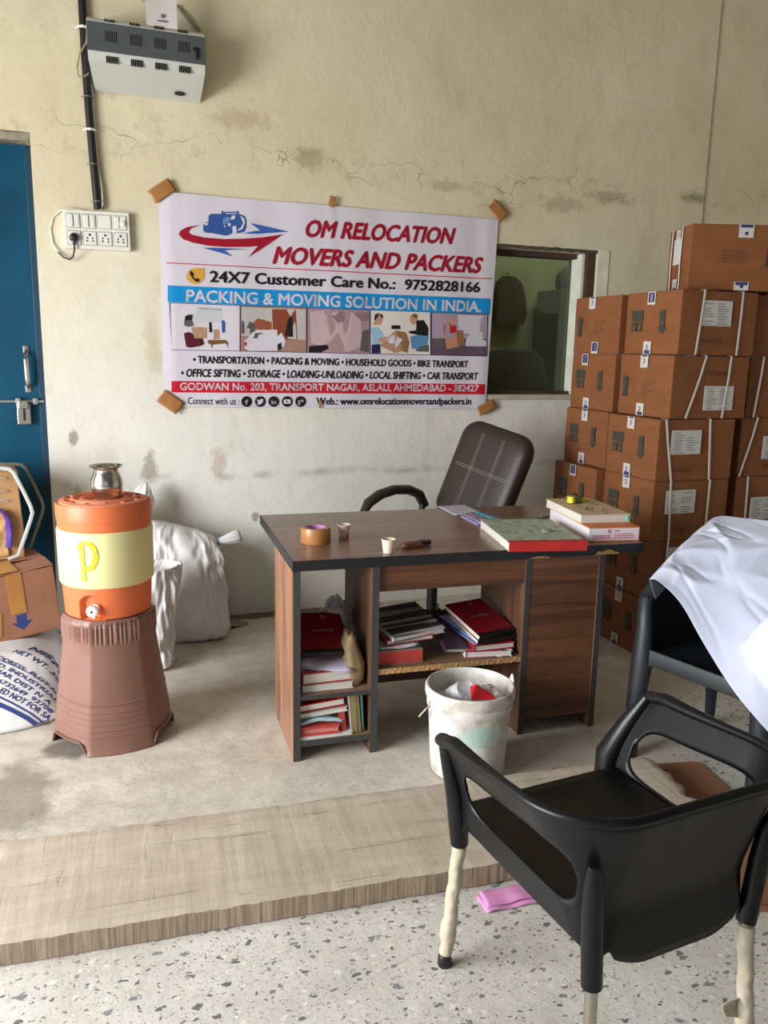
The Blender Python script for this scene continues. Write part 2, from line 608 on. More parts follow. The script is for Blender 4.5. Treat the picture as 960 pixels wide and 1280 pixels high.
def rnd(a, b):
    return random.uniform(a, b)
BANNER = {
 'sheet': [
  ('Q', [(0.384, 1.176), (2.252, 1.154), (2.287, 2.239), (0.39, 2.242)], 'white'),
 ],
 'logo': [
  ('P', [(0.591, 2.095), (0.525, 2.082), (0.49, 2.061), (0.481, 2.043), (0.502, 2.021), (0.55, 2.007), (0.627, 1.997), (0.727, 1.996), (0.84, 2.004), (0.888, 2.012), (0.834, 1.952), (0.886, 1.985), (1.021, 2.079), (0.921, 2.058), (0.818, 2.044), (0.705, 2.035), (0.606, 2.036), (0.541, 2.047), (0.53, 2.058), (0.543, 2.076)], 'crimson'),
  ('P', [(0.846, 2.123), (1.049, 2.093), (0.932, 2.079), (0.886, 2.072), (0.807, 2.069), (0.869, 2.085), (0.9, 2.09)], 'blue'),
  ('P', [(0.6, 1.985), (0.704, 1.99), (0.84, 1.993), (0.749, 1.984), (0.71, 1.978), (0.756, 1.95), (0.687, 1.967)], 'blue'),
  ('P', [(0.633, 2.144), (0.647, 2.154), (0.699, 2.157), (0.699, 2.172), (0.706, 2.175), (0.708, 2.164), (0.721, 2.17), (0.775, 2.173), (0.779, 2.178), (0.785, 2.178), (0.786, 2.162), (0.804, 2.161), (0.819, 2.151), (0.826, 2.133), (0.824, 2.101), (0.815, 2.079), (0.795, 2.07), (0.75, 2.065), (0.722, 2.052), (0.645, 2.06), (0.615, 2.06), (0.604, 2.07), (0.605, 2.1), (0.616, 2.111), (0.632, 2.115)], 'truckblue'),
  ('P', [(0.643, 2.145), (0.68, 2.148), (0.678, 2.08), (0.642, 2.083)], 'deepblue'),
  ('P', [(0.709, 2.107), (0.745, 2.116), (0.744, 2.101), (0.708, 2.093)], 'white'),
  ('P', [(0.61, 2.107), (0.629, 2.11), (0.629, 2.098), (0.609, 2.096)], 'white'),
  ('P', [(0.716, 2.144), (0.747, 2.142), (0.729, 2.108), (0.704, 2.111), (0.707, 2.13)], 'truckblue2'),
  ('P', [(0.752, 2.153), (0.77, 2.154), (0.765, 2.136), (0.745, 2.133)], 'white'),
  ('P', [(0.721, 2.163), (0.777, 2.167), (0.777, 2.163), (0.721, 2.159)], 'white'),
  ('P', [(0.753, 2.099), (0.773, 2.105), (0.775, 2.071), (0.755, 2.063)], 'white'),
  ('P', [(0.794, 2.156), (0.815, 2.142), (0.819, 2.121), (0.805, 2.09), (0.778, 2.079), (0.784, 2.088), (0.8, 2.1), (0.81, 2.122)], 'white'),
 ],
 'headline': [
  ('T', 'OM RELOCATION', (1.146, 2.075), (2.012, 2.089), (1.146, 2.157), 'crimson', 0.3, 0.05),
  ('T', 'MOVERS AND PACKERS', (0.968, 1.929), (2.193, 1.939), (0.969, 2.012), 'crimson', 0.3, 0.05),
 ],
 'rule': [
  ('Q', [(0.416, 1.899), (2.26, 1.906), (2.259, 1.911), (0.416, 1.903)], 'red'),
 ],
 'phone': [
  ('T', '24X7 Customer Care No.:  9752828166', (0.634, 1.818), (2.181, 1.83), (0.635, 1.872), 'ink', 0, 0.035),
  ('P', [(0.606, 1.845), (0.604, 1.835), (0.599, 1.825), (0.591, 1.817), (0.582, 1.81), (0.571, 1.806), (0.559, 1.804), (0.547, 1.805), (0.536, 1.808), (0.526, 1.814), (0.519, 1.822), (0.515, 1.831), (0.514, 1.841), (0.516, 1.851), (0.52, 1.861), (0.528, 1.869), (0.538, 1.876), (0.549, 1.88), (0.561, 1.882), (0.607, 1.885)], 'amber'),
  ('P', [(0.531, 1.861), (0.54, 1.87), (0.555, 1.852), (0.548, 1.843), (0.559, 1.828), (0.568, 1.835), (0.583, 1.825), (0.576, 1.814), (0.561, 1.815), (0.544, 1.832), (0.533, 1.848)], 'ink'),
 ],
 'band': [
  ('Q', [(0.417, 1.708), (2.255, 1.705), (2.257, 1.797), (0.42, 1.791)], 'cyan'),
 ],
 'bandtext': [
  ('T', 'PACKING & MOVING SOLUTION IN INDIA.', (0.512, 1.715), (2.194, 1.719), (0.514, 1.773), 'white', 0, 0.03),
 ],
 'photoframe': [
  ('Q', [(0.43, 1.468), (2.246, 1.464), (2.245, 1.71), (0.424, 1.706)], 'navy'),
 ],
 'photo1': [
  ('Q', [(0.43, 1.471), (0.781, 1.47), (0.785, 1.703), (0.43, 1.703)], 'white'),
  ('P', [(0.559, 1.685), (0.576, 1.69), (0.693, 1.684), (0.695, 1.619), (0.585, 1.611), (0.557, 1.621)], 'lgrey'),
  ('P', [(0.576, 1.687), (0.693, 1.684), (0.695, 1.676), (0.575, 1.679)], 'mgrey'),
  ('P', [(0.496, 1.608), (0.503, 1.641), (0.519, 1.65), (0.547, 1.651), (0.552, 1.632), (0.549, 1.593), (0.518, 1.587), (0.498, 1.592)], 'mgrey2'),
  ('P', [(0.544, 1.651), (0.564, 1.652), (0.568, 1.61), (0.549, 1.59), (0.538, 1.62)], 'lgrey'),
  ('P', [(0.504, 1.643), (0.539, 1.647), (0.536, 1.622), (0.501, 1.619)], 'ink'),
  ('P', [(0.493, 1.553), (0.517, 1.562), (0.541, 1.554), (0.55, 1.532), (0.589, 1.535), (0.599, 1.502), (0.582, 1.491), (0.526, 1.481), (0.504, 1.485)], 'maroon'),
  ('P', [(0.534, 1.585), (0.562, 1.588), (0.564, 1.56), (0.535, 1.558)], 'carton'),
  ('P', [(0.564, 1.588), (0.591, 1.589), (0.59, 1.561), (0.565, 1.56)], 'carton'),
  ('P', [(0.545, 1.559), (0.575, 1.559), (0.574, 1.531), (0.545, 1.53)], 'carton'),
  ('P', [(0.577, 1.56), (0.613, 1.563), (0.612, 1.531), (0.576, 1.531)], 'carton'),
  ('P', [(0.591, 1.586), (0.613, 1.587), (0.613, 1.563), (0.59, 1.562)], 'carton'),
  ('P', [(0.646, 1.577), (0.676, 1.578), (0.678, 1.529), (0.646, 1.526)], 'carton'),
  ('P', [(0.617, 1.523), (0.707, 1.525), (0.723, 1.512), (0.718, 1.484), (0.712, 1.507), (0.641, 1.499), (0.638, 1.476), (0.63, 1.501), (0.614, 1.507)], 'brown'),
  ('P', [(0.689, 1.623), (0.7, 1.627), (0.709, 1.614), (0.706, 1.563), (0.69, 1.562)], 'truckblue'),
  ('P', [(0.624, 1.617), (0.637, 1.618), (0.64, 1.562), (0.624, 1.562)], 'ink'),
 ],
 'photo2': [
  ('Q', [(0.788, 1.47), (1.148, 1.47), (1.148, 1.704), (0.791, 1.704)], 'sand'),
  ('Q', [(0.793, 1.549), (1.144, 1.535), (1.144, 1.696), (0.795, 1.697)], 'skygrey'),
  ('P', [(0.858, 1.619), (0.882, 1.642), (0.958, 1.624), (0.958, 1.576), (0.864, 1.585)], 'rust2'),
  ('P', [(0.959, 1.692), (1.089, 1.694), (1.098, 1.539), (1.035, 1.532), (0.964, 1.559)], 'rust'),
  ('P', [(0.973, 1.656), (1.071, 1.654), (1.074, 1.55), (1.035, 1.549), (0.976, 1.582)], 'ink'),
  ('P', [(0.794, 1.626), (0.853, 1.621), (0.868, 1.599), (0.867, 1.557), (0.793, 1.558)], 'mgrey2'),
  ('P', [(0.896, 1.599), (0.929, 1.607), (0.943, 1.596), (0.942, 1.583), (0.898, 1.584)], 'lgrey'),
  ('P', [(0.808, 1.521), (0.828, 1.539), (0.852, 1.568), (0.881, 1.581), (0.988, 1.586), (1.014, 1.564), (1.03, 1.532), (1.025, 1.5), (0.993, 1.474), (0.833, 1.471), (0.81, 1.482)], 'white'),
  ('P', [(0.867, 1.565), (0.966, 1.569), (0.954, 1.535), (0.855, 1.537)], 'mgrey2'),
  ('P', [(0.935, 1.509), (0.971, 1.521), (0.97, 1.494), (0.932, 1.489)], 'red'),
  ('P', [(0.808, 1.516), (0.822, 1.518), (0.82, 1.495), (0.808, 1.497)], 'red'),
  ('P', [(0.975, 1.499), (1.009, 1.52), (1.013, 1.486), (0.989, 1.472)], 'ink'),
 ],
 'photo3': [
  ('Q', [(1.155, 1.47), (1.514, 1.469), (1.51, 1.705), (1.155, 1.704)], 'mauve'),
  ('P', [(1.168, 1.685), (1.241, 1.694), (1.316, 1.656), (1.323, 1.574), (1.28, 1.526), (1.23, 1.504), (1.175, 1.518)], 'mauve2'),
  ('P', [(1.241, 1.694), (1.359, 1.694), (1.366, 1.645), (1.322, 1.627), (1.297, 1.661)], 'mauve3'),
  ('P', [(1.228, 1.653), (1.302, 1.69), (1.415, 1.688), (1.46, 1.648), (1.468, 1.506), (1.379, 1.475), (1.266, 1.485), (1.229, 1.537)], 'mauve2'),
  ('P', [(1.415, 1.684), (1.506, 1.695), (1.507, 1.65), (1.466, 1.643)], 'mauve3'),
  ('P', [(1.467, 1.589), (1.508, 1.602), (1.51, 1.474), (1.456, 1.482)], 'mgrey2'),
  ('P', [(1.162, 1.502), (1.267, 1.512), (1.274, 1.491), (1.23, 1.469), (1.162, 1.47)], 'ink'),
 ],
 'photo4': [
  ('Q', [(1.521, 1.469), (1.884, 1.468), (1.876, 1.706), (1.517, 1.705)], 'cream'),
  ('P', [(1.53, 1.627), (1.545, 1.651), (1.542, 1.677), (1.557, 1.689), (1.583, 1.683), (1.589, 1.655), (1.579, 1.628)], 'skin'),
  ('P', [(1.539, 1.651), (1.542, 1.682), (1.563, 1.692), (1.589, 1.683), (1.592, 1.664), (1.568, 1.671), (1.55, 1.651)], 'ink'),
  ('P', [(1.52, 1.609), (1.559, 1.618), (1.596, 1.581), (1.599, 1.551), (1.561, 1.518), (1.532, 1.514)], 'ltblue'),
  ('P', [(1.525, 1.517), (1.579, 1.523), (1.58, 1.47), (1.525, 1.469)], 'navy'),
  ('P', [(1.56, 1.558), (1.625, 1.564), (1.629, 1.54), (1.563, 1.53)], 'skin'),
  ('P', [(1.571, 1.514), (1.667, 1.601), (1.741, 1.572), (1.723, 1.487), (1.664, 1.474)], 'carton'),
  ('P', [(1.61, 1.545), (1.655, 1.576), (1.712, 1.55), (1.67, 1.501)], 'white'),
  ('P', [(1.667, 1.601), (1.73, 1.59), (1.755, 1.536), (1.743, 1.475), (1.717, 1.484)], 'carton2'),
  ('P', [(1.751, 1.669), (1.771, 1.691), (1.797, 1.69), (1.802, 1.659), (1.779, 1.634), (1.757, 1.645)], 'skin'),
  ('P', [(1.754, 1.679), (1.777, 1.696), (1.801, 1.69), (1.799, 1.671), (1.765, 1.672)], 'brown'),
  ('P', [(1.792, 1.658), (1.838, 1.662), (1.869, 1.618), (1.868, 1.573), (1.794, 1.58), (1.754, 1.585), (1.747, 1.597), (1.793, 1.604)], 'ink'),
  ('P', [(1.757, 1.567), (1.807, 1.58), (1.871, 1.573), (1.866, 1.524), (1.837, 1.495), (1.77, 1.5)], 'denim'),
  ('P', [(1.796, 1.507), (1.874, 1.524), (1.875, 1.484), (1.797, 1.486)], 'mgrey2'),
  ('P', [(1.641, 1.627), (1.693, 1.629), (1.698, 1.607), (1.641, 1.606)], 'ink'),
 ],
 'photo5': [
  ('Q', [(1.892, 1.469), (2.249, 1.468), (2.237, 1.707), (1.884, 1.706)], 'plum'),
  ('Q', [(1.892, 1.561), (2.24, 1.566), (2.236, 1.703), (1.887, 1.704)], 'plum2'),
  ('P', [(2.048, 1.697), (2.233, 1.699), (2.238, 1.591), (2.094, 1.593), (2.054, 1.617)], 'pale'),
  ('P', [(1.974, 1.661), (1.98, 1.674), (1.996, 1.674), (2.002, 1.66), (1.994, 1.642), (1.98, 1.645)], 'skin'),
  ('P', [(2.011, 1.663), (2.018, 1.675), (2.033, 1.676), (2.039, 1.661), (2.031, 1.644), (2.017, 1.646)], 'skin'),
  ('P', [(1.961, 1.637), (1.995, 1.652), (2.009, 1.64), (2.008, 1.596), (1.964, 1.593)], 'red'),
  ('P', [(2.004, 1.633), (2.04, 1.639), (2.044, 1.598), (2.008, 1.591)], 'red'),
  ('P', [(1.967, 1.59), (2.041, 1.598), (2.058, 1.518), (1.984, 1.499)], 'carton3'),
  ('P', [(2.041, 1.604), (2.087, 1.612), (2.097, 1.529), (2.059, 1.516)], 'carton2'),
  ('P', [(2.136, 1.601), (2.207, 1.603), (2.214, 1.559), (2.203, 1.521), (2.104, 1.522), (2.107, 1.556)], 'lgrey'),
  ('P', [(1.896, 1.558), (1.96, 1.563), (1.959, 1.516), (1.897, 1.512)], 'mgrey2'),
  ('P', [(2.202, 1.559), (2.237, 1.557), (2.239, 1.522), (2.199, 1.523)], 'lgrey'),
 ],
 'services': [
  ('T', '• TRANSPORTATION • PACKING & MOVING • HOUSEHOLD GOODS • BIKE TRANSPORT', (0.538, 1.403), (2.124, 1.399), (0.539, 1.439), 'ink', 0, 0.04),
  ('T', '• OFFICE SIFTING • STORAGE • LOADING-UNLOADING • LOCAL SHIFTING • CAR TRANSPORT', (0.475, 1.332), (2.191, 1.328), (0.476, 1.371), 'ink', 0.12, 0.04),
 ],
 'redband': [
  ('Q', [(0.422, 1.25), (2.242, 1.241), (2.243, 1.302), (0.424, 1.309)], 'red'),
 ],
 'address': [
  ('T', 'GODWAN No. 203, TRANSPORT NAGAR, ASLALI, AHMEDABAD - 382427', (0.467, 1.263), (2.198, 1.259), (0.468, 1.3), 'white', 0, 0.03),
 ],
 'contact': [
  ('T', 'Connect with us :', (0.505, 1.188), (0.774, 1.185), (0.506, 1.225), 'ink', 0, 0),
  ('T', 'Web.: www.omrelocationmoversandpackers.in', (1.206, 1.184), (2.155, 1.182), (1.206, 1.222), 'ink', 0, 0.03),
 ],
 'icons': [
  ('P', [(0.845, 1.202), (0.844, 1.193), (0.839, 1.185), (0.833, 1.178), (0.825, 1.174), (0.816, 1.173), (0.807, 1.174), (0.799, 1.178), (0.792, 1.185), (0.788, 1.193), (0.787, 1.202), (0.788, 1.211), (0.793, 1.219), (0.799, 1.225), (0.807, 1.229), (0.816, 1.23), (0.825, 1.229), (0.833, 1.225), (0.84, 1.218), (0.844, 1.21)], 'ink'),
  ('P', [(0.92, 1.201), (0.919, 1.192), (0.914, 1.184), (0.908, 1.178), (0.9, 1.174), (0.89, 1.172), (0.881, 1.174), (0.873, 1.178), (0.867, 1.184), (0.863, 1.193), (0.861, 1.201), (0.863, 1.21), (0.867, 1.218), (0.874, 1.225), (0.882, 1.229), (0.891, 1.23), (0.9, 1.229), (0.908, 1.225), (0.915, 1.218), (0.919, 1.21)], 'ink'),
  ('P', [(0.995, 1.201), (0.993, 1.192), (0.989, 1.184), (0.982, 1.178), (0.974, 1.173), (0.965, 1.172), (0.956, 1.174), (0.947, 1.178), (0.941, 1.184), (0.937, 1.192), (0.935, 1.201), (0.937, 1.21), (0.941, 1.218), (0.948, 1.225), (0.956, 1.229), (0.965, 1.23), (0.974, 1.229), (0.983, 1.225), (0.989, 1.218), (0.994, 1.21)], 'ink'),
  ('P', [(1.07, 1.201), (1.068, 1.192), (1.064, 1.184), (1.057, 1.177), (1.049, 1.173), (1.04, 1.172), (1.03, 1.173), (1.022, 1.177), (1.015, 1.184), (1.011, 1.192), (1.01, 1.201), (1.011, 1.21), (1.015, 1.218), (1.022, 1.225), (1.031, 1.229), (1.04, 1.23), (1.049, 1.229), (1.058, 1.225), (1.064, 1.218), (1.069, 1.21)], 'ink'),
  ('P', [(1.146, 1.201), (1.145, 1.192), (1.14, 1.184), (1.134, 1.177), (1.125, 1.173), (1.116, 1.171), (1.106, 1.173), (1.098, 1.177), (1.091, 1.184), (1.087, 1.192), (1.085, 1.201), (1.087, 1.21), (1.091, 1.218), (1.098, 1.225), (1.106, 1.229), (1.116, 1.23), (1.125, 1.229), (1.134, 1.225), (1.14, 1.218), (1.145, 1.21)], 'ink'),
  ('T', 'f', (0.808, 1.186), (0.824, 1.186), (0.808, 1.211), 'white', 0, 0.03),
  ('P', [(0.873, 1.215), (0.886, 1.206), (0.889, 1.212), (0.897, 1.217), (0.904, 1.212), (0.91, 1.214), (0.906, 1.207), (0.903, 1.195), (0.891, 1.185), (0.877, 1.186), (0.871, 1.19), (0.881, 1.192), (0.875, 1.203)], 'white'),
  ('T', 'in', (0.952, 1.187), (0.979, 1.187), (0.952, 1.21), 'white', 0, 0.03),
  ('P', [(1.022, 1.213), (1.058, 1.213), (1.06, 1.201), (1.058, 1.189), (1.022, 1.189), (1.02, 1.201)], 'white'),
  ('P', [(1.035, 1.208), (1.048, 1.201), (1.035, 1.194)], 'ink'),
  ('T', 'g+', (1.1, 1.191), (1.133, 1.191), (1.1, 1.217), 'white', 0, 0.03),
 ],
}
D = 4.452      # the back wall's face

WALL = wall_material()
FLOOR = floor_material()
M_CEIL = M('grey_ceiling_plaster', (150, 144, 130), 0.9)
M_GREEN = M('faded_green_wall', (136, 136, 106), 0.85, 0.1, 2.0)
M_DARKWOOD = M('dark_window_frame_wood', (74, 52, 40), 0.7, 0.3, 20, 0.3)
M_WHITE = M('white_plastic', (226, 224, 214), 0.4, 0.04)
M_BLACK = M('black_plastic', (22, 22, 24), 0.4, 0.1)
M_STEEL = M('brushed_steel', (176, 172, 164), 0.35, 0.08, metal=1.0)
M_GREYM = M('galvanised_grey', (150, 152, 150), 0.5, 0.1, metal=0.6)

# ---------------------------------------------------------------- the room
bm = bmesh.new()
bx(bm, -4.5, 6.0, -2.2, 7.0, -0.15, 0.0)
struct('floor', bm, FLOOR)

DZ, DX0, DX1 = 2.462, -1.20, -0.19          # doorway
WX0, WX1, WZ0, WZ1 = 1.93, 2.975, 1.237, 2.094   # window opening
bm = bmesh.new()
T = 0.22
for (x0, x1, z0, z1) in ((-4.5, DX0, 0, 4.3), (DX0, DX1, DZ, 4.3), (DX1, WX0, 0, 4.3),
                         (WX0, WX1, 0, WZ0), (WX0, WX1, WZ1, 4.3), (WX1, 3.735, 0, 4.3)):
    bx(bm, x0, x1, D, D + T, z0, z1)
# the bay right of the concrete pier is set back a little
bx(bm, 3.735, 6.0, D + 0.012, D + T, 0, 4.3)
bmesh.ops.remove_doubles(bm, verts=bm.verts[:], dist=1e-5)
struct('wall_back', bm, WALL)

bm = bmesh.new()
bx(bm, 5.8, 6.0, -2.2, D, 0, 4.3)
struct('wall_right', bm, WALL)

# side wall with the open shutter bay the daylight comes through
bm = bmesh.new()
for (y0, y1, z0, z1) in ((-2.2, -0.1, 0, 4.3), (-0.1, 3.3, 2.55, 4.3), (3.3, D, 0, 4.3)):
    bx(bm, -3.35, -3.15, y0, y1, z0, z1)
struct('wall_left', bm, WALL)

bm = bmesh.new()
bx(bm, -4.5, 6.0, -1.2, 7.0, 4.3, 4.45)
struct('ceiling', bm, M_CEIL)

# office behind the window
bm = bmesh.new()
bx(bm, 0.9, 5.0, 6.6, 6.75, 0, 4.3)
bx(bm, 0.75, 0.9, D + T, 6.75, 0, 4.3)
bx(bm, 5.0, 5.15, D + T, 6.75, 0, 4.3)
struct('wall_office', bm, M_GREEN)

# rough concrete lintel over the blue door
bm = bmesh.new()
bx(bm, DX0, DX1 - 0.001, D + 0.004, D + 0.10, DZ - 0.04, DZ - 0.001, bev=0.006)
bmesh.ops.subdivide_edges(bm, edges=[e for e in bm.edges if e.calc_length() > 0.3], cuts=30)
for v in bm.verts:
    v.co.z += (noise.noise(v.co * 9) * 0.012)
    v.co.y += noise.noise(v.co * 7 + Vector((3, 1, 2))) * 0.006
struct('trim_1', bm, M('rough_concrete', (146, 138, 118), 0.9, 0.25, 30, 0.5))

# ---------------------------------------------------------------- blue door
k = NT('blue_door_paint')
co = k.coord('Object')
c = k.ramp(k.noise(co, 2.2, 6, 0.6), [(0.3, lin((0, 58, 82))), (0.7, lin((0, 78, 108)))])
sm = k.ramp(k.noise(k.coord('Object', (3, 1, 1.2)), 2.0, 5, 0.6), [(0.55, (0, 0, 0)), (0.7, (1, 1, 1))])
c = k.mix(k.math('MULTIPLY', sm, 0.4), c, lin((0, 48, 70)))
k.color(c)
k.b.inputs['Roughness'].default_value = 0.5
k.b.inputs['Specular IOR Level'].default_value = 0.25
M_BLUE = k.m
door = bpy.data.objects.new('door_1', None)
COL.objects.link(door)
door.location = (-0.7, D + 0.08, 0)
door['kind'] = 'structure'
bm = bmesh.new()
bx(bm, -0.5, 0.51, 0.0, 0.04, 0.005, DZ - 0.045, bev=0.002)
obj('door_panel', bm, M_BLUE, door)
bm = bmesh.new()
bx(bm, 0.477, 0.511, -0.008, 0.02, 0.005, DZ - 0.05, bev=0.003)   # closing edge strip
obj('edge_strip', bm, M('blue_door_edge', (6, 52, 74), 0.5), door)
hx = 0.43
bm = bmesh.new()
tube(bm, [(hx, -0.002, 1.45), (hx, -0.032, 1.435), (hx, -0.04, 1.41), (hx, -0.04, 1.31), (hx, -0.032, 1.285), (hx, -0.002, 1.27)], [0.009, 0.011, 0.013, 0.013, 0.011, 0.009], 10)
bx(bm, hx - 0.014, hx + 0.014, -0.005, 0.002, 1.44, 1.475, bev=0.002)
bx(bm, hx - 0.014, hx + 0.014, -0.005, 0.002, 1.245, 1.28, bev=0.002)
obj('door_handle', bm, M_STEEL, door, smooth=True)
bm = bmesh.new()
tube(bm, [(-0.2, -0.02, 1.2), (0.5, -0.02, 1.2)], 0.0075, 10)
for x in (0.02, 0.2, 0.38, 0.46):
    bx(bm, x - 0.012, x + 0.012, -0.032, 0.002, 1.186, 1.216, bev=0.003)
obj('slide_bolt', bm, M_GREYM, door, smooth=True)
bm = bmesh.new()
bx(bm, 0.372, 0.436, -0.036, -0.028, 1.085, 1.19, bev=0.004)
bx(bm, 0.380, 0.428, -0.05, -0.028, 1.165, 1.205, bev=0.004)
bx(bm, 0.400, 0.410, -0.0385, -0.03, 1.105, 1.165, 1)
obj('hasp', bm, [M_STEEL, M_BLACK], door)

# ---------------------------------------------------------------- window
win = bpy.data.objects.new('window_1', None)
COL.objects.link(win)
win.location = (0, D, 0)
win['kind'] = 'structure'
bm = bmesh.new()
fy0, fy1 = 0.10, 0.19
bx(bm, WX0, WX1, fy0, fy1, WZ1 - 0.03, WZ1, bev=0.003)
bx(bm, WX0, WX1, fy0, fy1, WZ0, WZ0 + 0.018, bev=0.003)
bx(bm, WX0, WX0 + 0.05, fy0, fy1, WZ0, WZ1, bev=0.003)
bx(bm, WX1 - 0.058, WX1, 0.01, 0.045, WZ0, WZ1, bev=0.003)
obj('window_frame', bm, M_DARKWOOD, win)
bm = bmesh.new()
bx(bm, WX1 - 0.075, WX1 - 0.02, 0.045, 0.20, WZ0, WZ1 - 0.004, bev=0.002)
obj('inner_jamb', bm, M('greenish_white_paint', (226, 230, 212), 0.6), win)
bm = bmesh.new()
bx(bm, WX0 + 0.05, WX1 - 0.075, 0.16, 0.165, WZ0 + 0.018, WZ1 - 0.03)
obj('glass_pane', bm, glass_material(), win)
bm = bmesh.new()
bx(bm, WX0 - 0.02, WX1 + 0.01, -0.012, 0.05, WZ0 - 0.028, WZ0 + 0.002, bev=0.006)
obj('window_sill', bm, M('dusty_sill', (190, 182, 158), 0.8, 0.15), win)
bm = bmesh.new()
bx(bm, WX1 + 0.002, WX1 + 0.085, -0.006, 0.03, WZ0 + 0.1, WZ1 + 0.018, bev=0.003)
obj('window_jamb', bm, M('white_painted_jamb', (228, 224, 200), 0.7), win)
# dark strip standing in for the shadow line over the window head
bm = bmesh.new()
grid(bm, lambda u, v: Vector((WX0 + u * (WX1 - WX0 + 0.03), -0.001 - 0.006 * (0.5 + noise.noise(Vector((u * 30, v * 4, 1)))) * math.sin(v * math.pi), WZ1 - 0.004 + v * 0.02 + 0.006 * noise.noise(Vector((u * 22, 5, v))))), 60, 4)
obj('head_shadow_strip', bm, M('head_shadow_tone', (82, 74, 58), 0.95, 0.4, 40), win, mods=[('SOLIDIFY', dict(thickness=0.006))])

area('office_fill', (3.9, 5.3, 3.9), (3.0, 6.3, 1.2), 1.2, 1.2, 42, (0.95, 1.0, 0.86))  # unseen fill lamp added to brighten the office behind the glass
# things seen through the glass
M_DARKCLOTH = M('dark_office_fabric', (52, 50, 38), 0.9)
ch = thing('office_chair', 'dark high-backed office chair seen through the window glass', 'chair', (3.03, 5.5, 0.0))
bm = bmesh.new()
loft(bm, [(0, 0, 0.72, 0.20, 0.045, 3), (0, 0.0, 1.0, 0.26, 0.06, 3), (0, 0.02, 1.3, 0.27, 0.06, 3.2), (0, 0.04, 1.44, 0.25, 0.055, 3), (0, 0.045, 1.50, 0.19, 0.045, 2.6), (0, 0.05, 1.52, 0.08, 0.02, 2)], 32)
obj('backrest', bm, M_DARKCLOTH, ch, smooth=True)
bm = bmesh.new()
loft(bm, [(0, -0.24, 0.45, 0.2, 0.2, 3), (0, -0.24, 0.48, 0.25, 0.25, 3.5), (0, -0.24, 0.54, 0.25, 0.25, 3.5), (0, -0.24, 0.56, 0.2, 0.2, 3)], 32)
obj('seat', bm, M_DARKCLOTH, ch, smooth=True)
bm = bmesh.new()
tube(bm, [(0, -0.22, 0.08), (0, -0.22, 0.46)], 0.03, 12)
for a in range(5):
    A = a * 2 * math.pi / 5
    tube(bm, [(0, -0.22, 0.1), (0.28 * math.cos(A), -0.22 + 0.28 * math.sin(A), 0.05)], [0.025, 0.016], 8)
    lathe(bm, [(0.001, 0.0), (0.022, 0.008), (0.025, 0.025), (0.022, 0.042), (0.001, 0.05)], 10, T=Matrix.Translation((0.28 * math.cos(A), -0.22 + 0.28 * math.sin(A), 0)))
tube(bm, [(0, -0.1, 0.5), (0, 0.02, 0.55), (0, 0.05, 0.9)], 0.02, 8)
obj('base', bm, M_BLACK, ch, smooth=True)

jk = thing('hanging_jacket', 'dark clothes hanging on the far wall behind the window glass', 'clothes', (3.50, 6.52, 1.72))
jk.scale = (0.62, 0.9, 0.5)
bm = bmesh.new()
loft(bm, [(0, 0, 0.02, 0.24, 0.05, 3), (0.02, 0, 0.2, 0.26, 0.055, 3), (0, 0, 0.5, 0.24, 0.055, 2.6), (-0.02, 0, 0.72, 0.20, 0.05, 2.4), (-0.03, 0, 0.82, 0.1, 0.04, 2)], 36,
     disp=lambda p, d: p + Vector((1, 1, 0)) * 0.03 * noise.noise(Vector((p.x * 12, p.y * 6, p.z * 4))))
obj('garment', bm, M('brown_jacket', (58, 48, 34), 0.9), jk, smooth=True)
bm = bmesh.new()
tube(bm, [(-0.03, 0.0, 0.80), (-0.03, 0.02, 0.88), (-0.03, 0.075, 0.9)], 0.006, 8)
obj('hook', bm, M_BLACK, jk)

cb = thing('steel_cupboard', 'grey green steel cupboard standing behind the window glass', 'cupboard', (4.20, 6.3, 0))
bm = bmesh.new()
bx(bm, -0.42, 0.42, -0.24, 0.24, 0.05, 2.02, bev=0.006)
for x in (-0.4, 0.36):
    bx(bm, x, x + 0.04, -0.2, 0.2, 0.0, 0.06)
obj('body', bm, M('cupboard_grey_green', (84, 100, 92), 0.5), cb)
for s in (0, 1):
    bm = bmesh.new()
    bx(bm, -0.41 + s * 0.412, -0.002 + s * 0.41, -0.256, -0.241, 0.08, 1.99, bev=0.003)
    d_ = obj('cupboard_door', bm, M('cupboard_door_paint', (92, 108, 98), 0.5), cb)
    bm = bmesh.new()
    bx(bm, -0.05 + s * 0.08, -0.03 + s * 0.08, -0.275, -0.256, 0.95, 1.08, bev=0.003)
    obj('handle', bm, M_STEEL, d_)
bm = bmesh.new()
lathe(bm, [(0.02, 0), (0.14, 0.0), (0.16, 0.06), (0.15, 0.13), (0.09, 0.2), (0.03, 0.22), (0.001, 0.22)], 24)
tag(obj('storage_pot', bm, M('dark_pot', (56, 60, 52), 0.6), smooth=True, loc=(3.98, 6.28, 2.02)), 'round dark pot on top of the cupboard behind the glass', 'pot')

